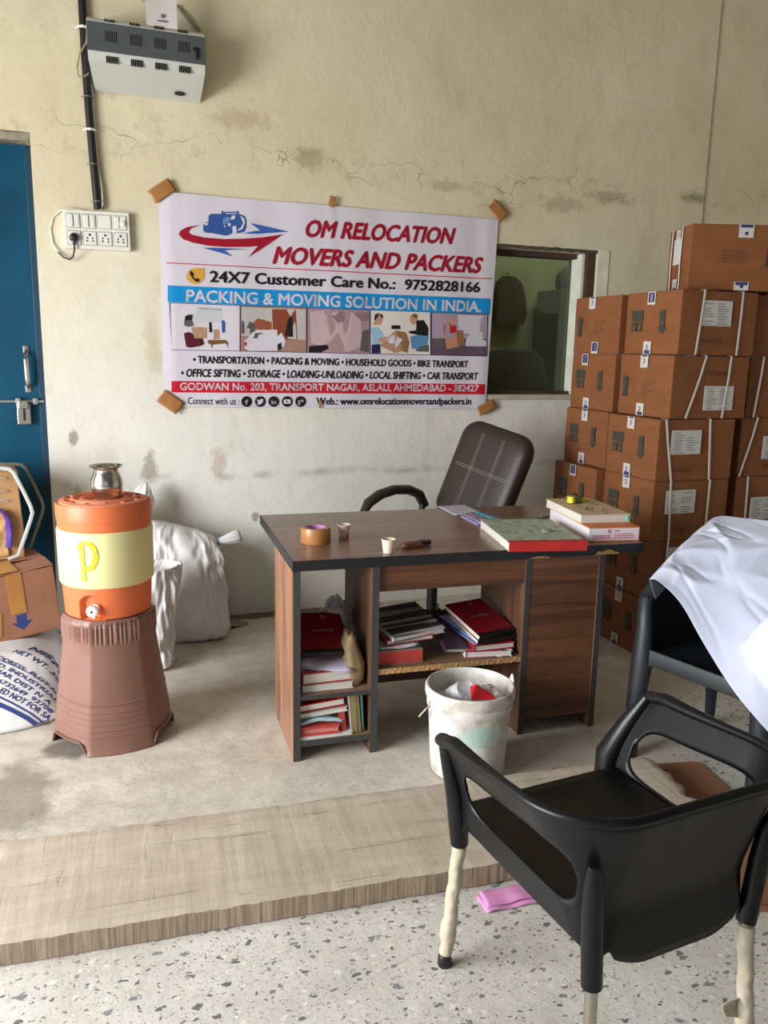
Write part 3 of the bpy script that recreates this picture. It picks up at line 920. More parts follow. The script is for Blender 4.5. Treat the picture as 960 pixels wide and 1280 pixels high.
# ---------------------------------------------------------------- banner
BC = dict(white=(214, 208, 217), crimson=(158, 18, 44), blue=(52, 92, 172), truckblue=(52, 84, 148), truckblue2=(104, 136, 186), deepblue=(40, 62, 118),
          red=(196, 24, 44), ink=(30, 26, 30), amber=(214, 160, 66), cyan=(14, 142, 208), navy=(44, 36, 84), lgrey=(196, 198, 200), mgrey=(160, 164, 166),
          mgrey2=(92, 88, 90), maroon=(88, 26, 42), carton=(178, 138, 108), carton2=(146, 108, 74), carton3=(196, 138, 110), brown=(120, 82, 44),
          sand=(164, 128, 110), skygrey=(190, 184, 180), rust=(134, 66, 44), rust2=(150, 84, 60), mauve=(168, 138, 144), mauve2=(196, 170, 172),
          mauve3=(140, 112, 120), cream=(222, 214, 204), skin=(192, 146, 118), ltblue=(150, 192, 216), denim=(88, 140, 178), plum=(96, 78, 92), plum2=(164, 148, 164), pale=(206, 196, 206))
BM = {n_: M('print_' + n_, c_, 0.45, 0.03, 3.0, spec=0.35) for n_, c_ in BC.items()}
BY = D - 0.012


def bwave(X, Z):
    w = 0.0035 * math.sin(X * 9.0 + Z * 1.3) + 0.002 * math.sin(X * 21 + 1.0 - Z * 2)
    w += 0.004 * math.exp(-((X - 1.28) / 0.03) ** 2) * (1 if Z > 1.7 else 0.5)
    w += 0.006 * math.exp(-((X - 2.22) / 0.05) ** 2) + 0.005 * math.exp(-((X - 0.44) / 0.04) ** 2)
    return w


BOR = (1.33, BY, 1.20)
ban = thing('banner', 'white printed moving company banner taped to the wall above the desk', 'banner', BOR)
LAY = 0.0013


def bpt(X, Z, layer):
    return Vector((X - BOR[0], -bwave(X, Z) - layer * LAY, Z - BOR[2]))


def bquad(bm, P, layer, mi, nu, nv):
    bl, br, tr, tl = [Vector((p[0], p[1], 0)) for p in P]

    def f(u, v):
        q = (bl * (1 - u) + br * u) * (1 - v) + (tl * (1 - u) + tr * u) * v
        return bpt(q.x, q.y, layer)
    grid(bm, f, nu, nv, mi)


def bpoly(bm, P, layer, mi):
    vs = [bm.verts.new(bpt(p[0], p[1], layer)) for p in P]
    es = [bm.edges.new((vs[i], vs[(i + 1) % len(vs)])) for i in range(len(vs))]
    r = bmesh.ops.triangle_fill(bm, edges=es, use_beauty=True)
    for g in r['geom']:
        if isinstance(g, bmesh.types.BMFace):
            g.material_index = mi


BNAMES = dict(sheet='sheet', logo='truck_logo', headline='headline_lettering', rule='ruled_line', phone='phone_line', band='blue_band', bandtext='band_lettering',
              photoframe='photo_strip', photo1='photo_print', photo2='photo_print', photo3='photo_print', photo4='photo_print', photo5='photo_print',
              services='services_lettering', redband='red_band', address='address_lettering', contact='contact_lettering', icons='contact_icons')
BLAB = dict(photo1='printed photo of a lorry, boxes and furniture', photo2='printed photo of a white car and container', photo3='printed photo of wrapped bundles',
            photo4='printed photo of two people packing', photo5='printed photo of men in red with a carton')
for sec, items in BANNER.items():
    lay0 = dict(sheet=0, photoframe=1, band=1, redband=1).get(sec, 2)
    flat = [it for it in items if it[0] != 'T']
    runs = ([flat] if flat else []) + [[it] for it in items if it[0] == 'T']
    for run in runs:
        bm = bmesh.new()
        cols = []
        for i, it in enumerate(run):
            txt = it[0] == 'T'
            col = it[5] if txt else it[-1]
            if col not in cols:
                cols.append(col)
            mi = cols.index(col)
            lay = lay0 + (0.0 if i == 0 else 0.35 + 0.03 * i) + (1.0 if txt and flat else 0)
            if it[0] == 'Q':
                wdt = it[1][1][0] - it[1][0][0]
                hgt = it[1][2][1] - it[1][1][1]
                bquad(bm, it[1], lay, mi, max(2, int(wdt / 0.02)), max(1, int(hgt / 0.025)))
            elif it[0] == 'P':
                bpoly(bm, it[1], lay, mi)
            else:
                _, s_, bl_, br_, tl_, _, sh_, bo_ = it
                letter(bm, s_, lambda u, v: bpt(bl_[0] + (br_[0] - bl_[0]) * u + (tl_[0] - bl_[0]) * v, bl_[1] + (br_[1] - bl_[1]) * u + (tl_[1] - bl_[1]) * v, lay), mi, sh_, bo_)
        nm = BNAMES[sec]
        if run[0][0] == 'T' and flat:
            nm = {'phone': 'phone_lettering', 'icons': 'icon_letter'}.get(sec, nm)
        elif sec == 'phone':
            nm = 'phone_badge'
        o = obj(nm, bm, [BM[c_] for c_ in cols], ban, smooth=(sec == 'sheet'))
        if sec in BLAB:
            o['label'] = BLAB[sec]

# brown tape holding the banner
M_TAPE = M('brown_parcel_tape', (168, 116, 66), 0.35, 0.12, 6)


def tape_piece(cx, cz, L_, W_, ang, label, y=BY - 0.012):
    bm = bmesh.new()
    ca, sa = math.cos(ang), math.sin(ang)

    def f(u, v):
        a = (u - 0.5) * L_ + 0.004 * noise.noise(Vector((v * 9, cx, 0))) * (1 if u in (0, 1) else 0)
        b = (v - 0.5) * W_
        return Vector((a * ca - b * sa, -0.003 * math.sin(u * 3.1) - 0.002 * noise.noise(Vector((u * 3, v * 3, cx))), a * sa + b * ca))
    grid(bm, f, 10, 6)
    tag(obj('tape_strip', bm, M_TAPE, smooth=True, loc=(cx, y, cz), mods=[('SOLIDIFY', dict(thickness=0.0006))]), label, 'tape', 'tape on the banner')


tape_piece(0.405, 2.245, 0.125, 0.068, 0.62, 'brown tape strip at the upper left corner of the banner')
tape_piece(2.275, 2.287, 0.115, 0.07, -0.72, 'brown tape strip at the upper right corner of the banner')
tape_piece(0.415, 1.200, 0.12, 0.075, -0.62, 'brown tape strip at the lower left corner of the banner')
tape_piece(2.258, 1.165, 0.12, 0.06, 0.42, 'brown tape strip at the lower right corner of the banner')
tape_piece(1.285, 2.262, 0.055, 0.032, 1.3, 'small brown tape tab at the middle of the banner top edge')
tape_piece(1.225, 1.188, 0.045, 0.014, 1.5, 'thin brown tape tab at the middle of the banner bottom edge')

# ---------------------------------------------------------------- inverter / distribution box, high on the wall
db = thing('distribution_box', 'grey and dark slotted metal power box high on the wall', 'power box', (0.345, D, 2.80), (0, math.radians(-0.0), 0))
M_LG = M('light_grey_powder_coat', (196, 198, 190), 0.45, 0.03)
M_DG = M('dark_grey_powder_coat', (78, 82, 84), 0.45, 0.03)
hw = 0.262
# section profile (y, z) of the slotted case: sloping underside back to the wall
prof = [(-0.001, 0.140), (-0.19, 0.123), (-0.205, 0.106), (-0.205, -0.022), (-0.195, -0.055), (-0.001, -0.135)]
bm = bmesh.new()
A = [bm.verts.new((-hw, y_, z_ + 0.010)) for y_, z_ in prof]
B = [bm.verts.new((hw, y_, z_ + 0.010)) for y_, z_ in prof]
for i in range(len(prof)):
    j = (i + 1) % len(prof)
    bm.faces.new((A[i], A[j], B[j], B[i]))
bm.faces.new(list(reversed(A)))
bm.faces.new(B)
for v in bm.verts:      # narrower at the wall on the left
    if v.co.x < 0 and v.co.y > -0.1 and v.co.z < 0:
        v.co.x += 0.03
bmesh.ops.bevel(bm, geom=bm.edges[:], offset=0.003, segments=2, affect='EDGES')
obj('case', bm, M_LG, db)
bm = bmesh.new()
bx(bm, -hw - 0.001, hw + 0.001, -0.2085, -0.16, -0.008, 0.112, bev=0.002)
cover = obj('dark_front_cover', bm, M_DG, db)
M_SLOT = M('slot_shadow_black', (14, 14, 15), 0.9)
for g in range(4):
    for (ya, yb, za, zb, nn, ww) in ((-0.2095, -0.205, 0.035, 0.08, 6, 0.0045), (-0.2065, -0.196, -0.052, -0.024, 6, 0.0045), (-0.2068, -0.192, 0.1185, 0.131, 5, 0.0055)):
        bm = bmesh.new()
        for q in range(nn):
            x = -0.185 + g * 0.108 + q * 0.0092
            bx(bm, x, x + ww, ya, yb, za, zb)
        obj('vent_slots', bm, M_SLOT, db)
bm = bmesh.new()
bx(bm, 0.205, 0.232, -0.216, -0.208, 0.045, 0.062, bev=0.003)
bx(bm, 0.216, 0.226, -0.220, -0.208, 0.010, 0.055, bev=0.003)
obj('latch', bm, M_BLACK, db)
bm = bmesh.new()
bx(bm, -0.03, 0.03, 0, 0.004, 0, 0.006)
lathe(bm, [(0.0, 0.002), (0.026, 0.002), (0.026, -0.002), (0.0, -0.002)], 20, T=Matrix.Translation((0.155, -0.060, -0.1065)) @ Matrix.Rotation(math.radians(-22), 4, 'X') @ Matrix.Diagonal((1, 0.5, 1, 1)))
obj('knockout', bm, M_BLACK, db)

# paper card standing on top of the box
card = thing('paper_card', 'white paper card tucked behind the grey power box', 'card', (0.412, D - 0.205, 2.93))
bm = bmesh.new()
grid(bm, lambda u, v: Vector((-0.069 + u * 0.138, 0.17 * v * v * 0.2 + 0.004 * math.sin(u * 3), v * 0.26)), 6, 8)
obj('sheet', bm, M('card_white', (214, 208, 204), 0.6, 0.03), card, mods=[('SOLIDIFY', dict(thickness=0.001))])
bm = bmesh.new()
bx(bm, -0.003, 0.012, -0.0016, 0.0, 0.040, 0.054, bev=0.002)
for q in range(6):
    bx(bm, -0.02 + q * 0.0075, -0.014 + q * 0.0075, -0.0014, 0.0, 0.022, 0.028)
obj('printed_mark', bm, M('print_grey', (100, 96, 98), 0.7), card)

bm = bmesh.new()
tube(bm, [(0.50, D - 0.012, 3.10), (0.56, D - 0.012, 3.045), (0.61, D - 0.012, 3.0)], 0.008, 10)
tag(obj('conduit', bm, M('grey_conduit', (140, 132, 112), 0.5), smooth=True), 'short grey conduit slanting right above the power box', 'conduit')
bm = bmesh.new()
tube(bm, [(0.28, D - 0.008, 3.125), (0.34, D - 0.008, 3.10), (0.42, D - 0.008, 3.085)], 0.004, 8)
tag(obj('wire', bm, M('pale_wire', (196, 190, 176), 0.5), smooth=True), 'thin pale wire behind the paper card on the wall', 'wire')

# ---------------------------------------------------------------- black conduit down the wall with clips and a thin white wire
pc = thing('wall_conduit', 'black cable pipe running down the wall to the switchboard', 'cable pipe', (0.07, D - 0.022, 2.14))
bm = bmesh.new()
tube(bm, [(-0.005, 0, 2.14), (0.0, 0, 0.95), (0.002, 0, 0.72), (0.008, 0, 0.45), (0.018, 0, 0.2), (0.028, 0, -0.004)], 0.0185, 14)
obj('pipe', bm, M('black_corrugated_pipe', (24, 23, 24), 0.5, 0.2, 60, 0.3, 90), pc, smooth=True)
for (z, x) in ((0.80, 0.0), (0.355, 0.012), (0.50, 0.006), (0.2, 0.018), (0.03, 0.027)):
    bm = bmesh.new()
    big = z in (0.80, 0.355)
    tube(bm, [(x - 0.03, 0.014, z), (x - 0.019, -0.012, z), (x, -0.0225, z), (x + 0.019, -0.012, z), (x + 0.024, 0.014, z)], 0.006 if big else 0.0022, 8)
    obj('clip', bm, M_WHITE if big else M('grey_clip', (120, 120, 118), 0.5), pc, smooth=True)
bm = bmesh.new()
tube(bm, [(0.025, 0.01, 0.56), (0.03, 0.004, 0.4), (0.036, 0.004, 0.22), (0.052, 0.0, 0.09), (0.052, -0.004, 0.015), (0.04, -0.006, -0.004)], 0.0035, 8)
obj('white_wire', bm, M_WHITE, pc, smooth=True)
bm = bmesh.new()
tube(bm, [(0.02, -0.01, 0.80), (0.01, -0.02, 0.73), (-0.02, -0.025, 0.68), (-0.035, -0.02, 0.62), (-0.03, -0.02, 0.58), (0.0, -0.024, 0.585), (0.015, -0.02, 0.60)], 0.004, 8)
obj('wire_loop', bm, M('tan_wire', (150, 140, 112), 0.5), pc, smooth=True)

# ---------------------------------------------------------------- switchboard
sb = thing('switchboard', 'white switchboard with four sockets and switches on the wall', 'switchboard', (0.09, D, 2.035), (0, math.radians(-0.8), 0))
bm = bmesh.new()
bx(bm, -0.154, 0.154, -0.036, 0, -0.09, 0.09, bev=0.005)
obj('back_box', bm, M('switchboard_white', (228, 226, 216), 0.4, 0.03), sb)
for kx in range(4):
    x = -0.106 + kx * 0.0715
    for r_ in range(2):
        zc = 0.040 - r_ * 0.079
        bm = bmesh.new()
        bx(bm, x - 0.0325, x + 0.0325, -0.0385, -0.03, zc - 0.034, zc + 0.034, 1, bev=0.002)
        bx(bm, x - 0.029, x + 0.029, -0.0405, -0.03, zc - 0.031, zc + 0.031, 0, bev=0.002)
        if r_ == 0:
            if kx in (0, 1):
                bx(bm, x - 0.025, x - 0.002, -0.046, -0.03, zc - 0.027, zc + 0.027, 0, bev=0.003)
                bx(bm, x + 0.002, x + 0.025, -0.043, -0.03, zc - 0.027, zc + 0.027, 0, bev=0.003)
                bx(bm, x - 0.002, x + 0.002, -0.0412, -0.03, zc - 0.027, zc + 0.027, 2)
            elif kx == 3:
                bx(bm, x - 0.027, x - 0.004, -0.046, -0.03, zc - 0.027, zc + 0.027, 0, bev=0.003)
                lathe(bm, [(0.0, 0.0), (0.014, 0.0), (0.013, 0.008), (0.009, 0.010), (0.0, 0.010)], 18, 0, T=Matrix.Translation((x + 0.012, -0.040, zc - 0.004)) @ Matrix.Rotation(math.radians(90), 4, 'X'))
            o = obj(('switch', 'switch', 'blank_plate', 'fan_regulator')[kx], bm, [M_WHITE, M('module_gap_grey', (150, 148, 140), 0.6), M_BLACK], sb)
        else:
            for (px, pz, pr_) in ((0, 0.016, 0.0055), (-0.012, 0.002, 0.004), (0.012, 0.0, 0.004), (-0.013, -0.012, 0.0042), (0.013, -0.013, 0.0042)):
                lathe(bm, [(0.0, 0.0), (pr_, 0.0), (pr_, 0.0008), (0.0, 0.0008)], 14, 2, T=Matrix.Translation((x + px, -0.0405, zc + pz)) @ Matrix.Rotation(math.radians(90), 4, 'X'))
            obj('socket', bm, [M_WHITE, M('module_gap_grey', (150, 148, 140), 0.6), M_BLACK], sb)
pl = thing('plug', 'black three-pin plug with curling cord in the leftmost socket', 'plug', (-0.018, D - 0.041, 1.995))
bm = bmesh.new()
loft(bm, [(0, 0, 0, 0.021, 0.019, 2.6), (0, 0, 0.012, 0.021, 0.02, 2.6), (0, 0.0, 0.022, 0.016, 0.015, 2.4), (0, 0, 0.026, 0.008, 0.008, 2)], 24)
bmesh.ops.rotate(bm, verts=bm.verts[:], cent=(0, 0, 0), matrix=Matrix.Rotation(math.radians(90), 3, 'X'))
for v in bm.verts:
    v.co.x *= 1.0 - 0.35 * max(0, v.co.z / 0.02)
tube(bm, [(0, -0.012, -0.015), (0, -0.012, -0.035)], [0.009, 0.006], 10)
obj('plug_body', bm, M_BLACK, pl, smooth=True)
bm = bmesh.new()
tube(bm, [(0.0, -0.012, -0.03), (0.0, -0.008, -0.06), (-0.008, 0.0, -0.09), (-0.024, 0.01, -0.104), (-0.05, 0.02, -0.095), (-0.075, 0.028, -0.07)], 0.0042, 10)
obj('black_cord', bm, M_BLACK, pl, smooth=True)
bm = bmesh.new()
tube(bm, [(-0.072, 0.028, -0.074), (-0.098, 0.033, -0.03), (-0.104, 0.036, 0.03), (-0.09, 0.036, 0.09), (-0.05, 0.03, 0.128), (-0.01, 0.02, 0.134), (0.05, 0.02, 0.13)], 0.0033, 10)
obj('white_cord', bm, M_WHITE, pl, smooth=True)
# ---------------------------------------------------------------- desk
DKX, DKY, DKA = 0.6506, 2.7025, -0.0613
CA, SA = math.cos(DKA), math.sin(DKA)


def dw(u, v, z):
    return (DKX + CA * u - SA * v, DKY + SA * u + CA * v, z)


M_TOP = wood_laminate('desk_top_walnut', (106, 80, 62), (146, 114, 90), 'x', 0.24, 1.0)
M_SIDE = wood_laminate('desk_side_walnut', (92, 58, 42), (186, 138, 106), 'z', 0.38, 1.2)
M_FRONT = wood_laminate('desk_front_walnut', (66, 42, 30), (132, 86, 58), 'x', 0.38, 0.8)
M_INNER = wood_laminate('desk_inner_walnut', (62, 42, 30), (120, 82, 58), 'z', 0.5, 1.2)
M_EDGE = M('black_edge_band', (34, 34, 36), 0.4, 0.15, 30)
M_PEDGE = M('grey_panel_edge', (62, 62, 63), 0.45, 0.15, 30)
M_RAWB = M('raw_chipboard', (176, 136, 88), 0.9, 0.25, 90, 0.4, 120)
M_SHELF = M('dusty_shelf_board', (128, 100, 74), 0.75, 0.2, 14)

desk = thing('desk', 'brown walnut office desk with open shelves and black edges', 'desk', (DKX, DKY, 0), (0, 0, DKA))
LD, WD, ZT = 1.408, 0.83, 0.76
bm = bmesh.new()
bx(bm, 0.004, LD - 0.004, 0.004, WD - 0.004, ZT - 0.036, ZT, 0)
for (x0, x1, y0, y1) in ((0, LD, 0, 0.004), (0, LD, WD - 0.004, WD), (0, 0.004, 0.004, WD - 0.004), (LD - 0.004, LD, 0.004, WD - 0.004)):
    bx(bm, x0, x1, y0, y1, ZT - 0.038, ZT - 0.0005, 1)
obj('tabletop', bm, [M_TOP, M_EDGE], desk)
# chipped spots of the black edge
bm = bmesh.new()
for (x0, x1, z0, z1) in ((1.19, 1.30, ZT - 0.038, ZT - 0.018), (0.91, 1.0, ZT - 0.0385, ZT - 0.03)):
    n_ = 16
    top = [bm.verts.new((x0 + (x1 - x0) * i / n_, -0.0012, z0 + (z1 - z0) * (math.sin(math.pi * i / n_) ** 0.6) * (0.75 + 0.5 * noise.noise(Vector((i * 0.9, x0 * 7, 0)))))) for i in range(n_ + 1)]
    bot = [bm.verts.new((x0 + (x1 - x0) * i / n_, -0.0012, z0)) for i in range(n_ + 1)]
    for i in range(n_):
        bm.faces.new((bot[i], bot[i + 1], top[i + 1], top[i]))
obj('chipped_edge', bm, M_RAWB, desk, mods=[('SOLIDIFY', dict(thickness=0.0015))])


def panel(name, x0, x1, y0, y1, z0, z1, m, edge=True, mt=None):
    bm = bmesh.new()
    bx(bm, x0, x1, y0 + 0.0015, y1, z0, z1, 0)
    if edge:
        bx(bm, x0 - 0.0005, x1 + 0.0005, y0, y0 + 0.0015, z0, z1, 1)
    return obj(name, bm, [m, M_PEDGE], desk)


PD = 0.42
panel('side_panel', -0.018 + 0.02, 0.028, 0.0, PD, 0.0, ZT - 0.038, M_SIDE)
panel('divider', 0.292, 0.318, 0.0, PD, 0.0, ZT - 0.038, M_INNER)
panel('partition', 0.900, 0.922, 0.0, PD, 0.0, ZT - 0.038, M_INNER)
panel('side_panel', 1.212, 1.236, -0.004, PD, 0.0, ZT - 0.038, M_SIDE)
panel('shelf', 0.028, 0.292, 0.002, PD, 0.236, 0.254, M_SHELF)
panel('shelf', 0.028, 0.292, 0.002, PD, 0.055, 0.077, M_SHELF)
o = panel('shelf', 0.318, 0.900, 0.006, PD, 0.306, 0.327, M_SHELF, False)
bm = bmesh.new()
grid(bm, lambda u, v: Vector((0.319 + u * 0.58, 0.0055 - 0.003 * noise.noise(Vector((u * 60, v * 3, 2))), 0.306 + v * 0.021)), 70, 3)
obj('raw_shelf_edge', bm, M_RAWB, desk, mods=[('SOLIDIFY', dict(thickness=0.002))])
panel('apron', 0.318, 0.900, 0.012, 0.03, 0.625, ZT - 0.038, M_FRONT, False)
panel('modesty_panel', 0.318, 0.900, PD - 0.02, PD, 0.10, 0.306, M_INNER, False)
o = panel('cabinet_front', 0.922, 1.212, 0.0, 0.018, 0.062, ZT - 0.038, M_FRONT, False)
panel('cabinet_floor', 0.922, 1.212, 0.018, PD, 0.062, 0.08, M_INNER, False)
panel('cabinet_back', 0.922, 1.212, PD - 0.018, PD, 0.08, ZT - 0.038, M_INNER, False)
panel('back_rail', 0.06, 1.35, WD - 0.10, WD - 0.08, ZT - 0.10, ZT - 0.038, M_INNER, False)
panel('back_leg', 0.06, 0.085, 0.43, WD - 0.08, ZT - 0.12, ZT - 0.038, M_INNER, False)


# ---------------------------------------------------------------- books
def bookmesh(w, l, t, th=0.0022, pages_in=0.004):
    """cover: two boards + spine along x = -w/2 .. local origin at the bottom centre, y = length"""
    bm = bmesh.new()
    bx(bm, -w / 2, w / 2, -l / 2, l / 2, 0, th)
    bx(bm, -w / 2, w / 2, -l / 2, l / 2, t - th, t)
    bx(bm, -w / 2, -w / 2 + th, -l / 2, l / 2, th, t - th, 1)
    bp = bmesh.new()
    bx(bp, -w / 2 + th, w / 2 - pages_in, -l / 2 + pages_in, l / 2 - pages_in, th, t - th)
    return bm, bp


M_PAGE = NT('page_block')
_c = M_PAGE.noise(M_PAGE.coord('Object', (4, 4, 900)), 1.0, 2)
M_PAGE.color(M_PAGE.ramp(_c, [(0.3, lin((200, 196, 184))), (0.7, lin((236, 232, 222)))]))
M_PAGE = M_PAGE.m
M_RED = M('red_book_cover', (164, 36, 40), 0.5, 0.1)
M_DRED = M('dark_red_register_cover', (132, 16, 28), 0.42, 0.08)
M_SPRED = M('faded_red_cloth', (190, 66, 62), 0.75, 0.15, 40)
M_BLKC = M('black_binding', (20, 20, 22), 0.45, 0.1)
M_PAPER = M('white_paper', (222, 220, 222), 0.7, 0.03)


def book(name, label, dims, loc, rot, cover, spine=None, group=None, cat='book', pages=None, th=0.0022):
    """dims (w, l, t); rot euler; spine on local -x"""
    r = thing(name, label, cat, loc, rot, group)
    bm, bp = bookmesh(*dims, th=th)
    obj('cover', bm, [cover, spine or cover], r)
    obj('pages', bp, pages or M_PAGE, r)
    return r


def dbook(name, label, dims, u, v, z, rz, cover, spine=None, rx=0.0, ry=0.0, **kw):
    return book(name, label, dims, dw(u, v, z), (rx, ry, DKA + rz), cover, spine, **kw)


R90 = math.radians(90)


def register(label, loc, rot, dims=(0.20, 0.16, 0.022), group=None):
    """dark red register with a black back strip along the near edge and white title"""
    w, l, t = dims
    r = thing('register', label, 'register', loc, rot, group)
    bm = bmesh.new()
    bx(bm, -w / 2, w / 2, -l / 2, l / 2, 0, 0.002)
    bx(bm, -w / 2, w / 2, -l / 2, l / 2, t - 0.002, t)
    bx(bm, -w / 2, w / 2, -l / 2, -l / 2 + 0.002, 0.0, t, 1)
    bx(bm, -w / 2 - 0.0006, w / 2 + 0.0006, -l / 2 - 0.0006, -l / 2 + 0.018, t - 0.0015, t + 0.0006, 1)
    obj('cover', bm, [M_DRED, M_BLKC], r)
    bm = bmesh.new()
    bx(bm, -w / 2 + 0.004, w / 2 - 0.004, -l / 2 + 0.002, l / 2 - 0.004, 0.002, t - 0.002)
    obj('pages', bm, M_PAGE, r)
    bm = bmesh.new()
    letter(bm, 'Register', lambda a, b: Vector((0.045 - a * 0.09, 0.012 - b * 0.014, t + 0.0012)), 0, 0.1, 0.01)
    lathe(bm, [(0.006, t + 0.0008), (0.009, t + 0.0008)], 16, 0, T=Matrix.Translation((0.02, l / 2 - 0.025, 0)))
    obj('title_lettering', bm, M('silver_print', (206, 190, 184), 0.4), r)
    return r


SH1 = 0.2545   # left upper shelf
# left upper compartment, bottom to top
dbook('notebook', 'white notebook with blue and red spine, lowest in the upper left shelf stack', (0.195, 0.17, 0.026), 0.135, 0.115, SH1, 0.02,
      M('patterned_cover', (206, 200, 204), 0.5, 0.3, 30), M('blue_red_spine', (110, 84, 120), 0.5, 0.5, 60), group='books in the desk')
b_ = dbook('ledger', 'thick red ledger with pale page edge in the upper left shelf', (0.205, 0.22, 0.045), 0.138, 0.145, SH1 + 0.0275, 0.05, M_RED, None, rx=0.0, group='books in the desk', th=0.004)


def papers(name, label, w, l, n, loc, rot, m, curl=0.01, cat='papers', group=None):
    r = thing(name, label, cat, loc, rot, group)
    for q in range(n):
        bm = bmesh.new()
        ox, oy, a = rnd(-0.008, 0.008), rnd(-0.008, 0.008), rnd(-0.08, 0.08)

        def f(u, v):
            x, y = (u - 0.5) * w, (v - 0.5) * l
            return Vector((ox + x * math.cos(a) - y * math.sin(a), oy + x * math.sin(a) + y * math.cos(a),
                           q * 0.0035 + curl * (u - 0.5) ** 2 * 2 + curl * 0.6 * noise.noise(Vector((u * 2.5, v * 2.5, q)))))
        grid(bm, f, 8, 8)
        obj('sheet', bm, m, r, smooth=True, mods=[('SOLIDIFY', dict(thickness=0.0012))])
    return r


M_LILAC = M('lilac_white_paper', (196, 188, 208), 0.6, 0.05)
papers('loose_papers', 'crumpled lilac-white papers sandwiched under the dark red register on the left', 0.19, 0.20, 4, dw(0.155, 0.14, SH1 + 0.088), (math.radians(12), math.radians(7), DKA - 0.15), M_LILAC, 0.02)
register('dark red register lying tilted on top of the left shelf stack', dw(0.137, 0.17, SH1 + 0.160), (math.radians(26), math.radians(3), DKA + 0.06), (0.19, 0.21, 0.024))

# khaki pouch leaning on the divider, and a grey polythene bag behind
r = thing('khaki_pouch', 'crumpled khaki paper pouch standing against the desk divider', 'pouch', dw(0.248, 0.10, SH1), (0, 0, DKA))
bm = bmesh.new()
loft(bm, [(-0.005, 0, 0.0, 0.028, 0.05, 3), (0.0, 0, 0.03, 0.036, 0.06, 3), (0.0, 0, 0.08, 0.036, 0.06, 2.8), (-0.008, 0, 0.12, 0.032, 0.058, 2.6), (-0.018, 0.0, 0.155, 0.028, 0.05, 2.4), (-0.018, 0.0, 0.18, 0.018, 0.045, 2.2), (-0.022, 0.0, 0.20, 0.006, 0.04, 2)], 36,
     disp=lambda p, d: p + d * (0.007 * noise.noise(Vector((p.x * 40, p.y * 30, p.z * 30))) + 0.012 * abs(noise.noise(Vector((p.z * 60 + p.x * 30, p.y * 12, 3))))))
obj('pouch_body', bm, M('khaki_paper', (146, 124, 90), 0.8, 0.18, 30), r, smooth=True)
bm = bmesh.new()
for sx in (-1, 1):
    pass
tube(bm, [(-0.034, -0.048, 0.198), (-0.02, -0.0, 0.203), (-0.016, 0.044, 0.198)], 0.003, 6)
obj('folded_rim', bm, M('khaki_paper_edge', (134, 108, 72), 0.8), r, smooth=True)


def crumple(bm, rx, ry, rz, amp, freq, seed, n=40, m=24):
    def f(u, v):
        a, b = u * 2 * math.pi, (v - 0.5) * math.pi
        d = Vector((math.cos(a) * math.cos(b), math.sin(a) * math.cos(b), math.sin(b)))
        s = 1 + amp * (noise.noise(d * freq + Vector((seed, 0, 0))) + 0.6 * abs(noise.noise(d * freq * 2.3 + Vector((0, seed, 0)))) - 0.2)
        return Vector((d.x * rx * s, d.y * ry * s, d.z * rz * s))
    grid(bm, f, n, m)
    bmesh.ops.remove_doubles(bm, verts=bm.verts[:], dist=1e-5)


bm = bmesh.new()
crumple(bm, 0.055, 0.06, 0.085, 0.35, 2.2, 4.0)
tag(obj('polythene_bag', bm, clear_plastic('grey_polythene', (0.55, 0.53, 0.50), 0.75), smooth=True, loc=dw(0.225, 0.30, SH1 + 0.185), angle=180), 'crumpled grey polythene bag at the back of the upper left shelf', 'plastic bag')
bm = bmesh.new()
crumple(bm, 0.05, 0.05, 0.052, 0.25, 2.0, 9.0)
tag(obj('cloth_bundle', bm, M('dark_bundle', (58, 50, 44), 0.9), smooth=True, loc=dw(0.235, 0.30, SH1 + 0.058), angle=180), 'dark cloth bundle under the grey polythene bag', 'bundle')

# left lower compartment
SH0 = 0.0775
dbook('booklet', 'white booklet lying flat at the bottom of the lower left compartment', (0.20, 0.18, 0.012), 0.125, 0.10, SH0, 0.03, M_PAPER, group='books in the desk')
dbook('ledger', 'worn red ledger with pink label strip above the white booklet', (0.145, 0.17, 0.036), 0.105, 0.095, SH0 + 0.0125, 0.0, M_SPRED, group='books in the desk', pages=M('pinkish_pages', (206, 128, 122), 0.7), th=0.009)
bm = bmesh.new()
grid(bm, lambda u, v: Vector(((u - 0.5) * 0.16, (v - 0.5) * 0.15, 0.008 + 0.012 * math.sin(u * 3.0) + 0.006 * noise.noise(Vector((u * 4, v * 4, 2))))), 14, 12)
tag(obj('folded_paper', bm, M('pale_cyan_paper', (176, 212, 216), 0.6, 0.05), smooth=True, loc=dw(0.112, 0.095, SH0 + 0.052), rot=(0, 0.05, DKA), mods=[('SOLIDIFY', dict(thickness=0.011))]), 'folded pale cyan paper between books in the lower left compartment', 'paper')
dbook('notebook', 'white notebook with grey cover resting on the cyan paper', (0.18, 0.17, 0.018), 0.12, 0.105, SH0 + 0.086, 0.0, M('grey_white_cover', (190, 186, 186), 0.6), ry=math.radians(-4), group='books in the desk')
dbook('ledger', 'bright red ledger topmost in the lower left compartment', (0.17, 0.17, 0.026), 0.115, 0.105, SH0 + 0.112, 0.0, M('bright_red_cover', (172, 28, 34), 0.5), ry=math.radians(-5), group='books in the desk')


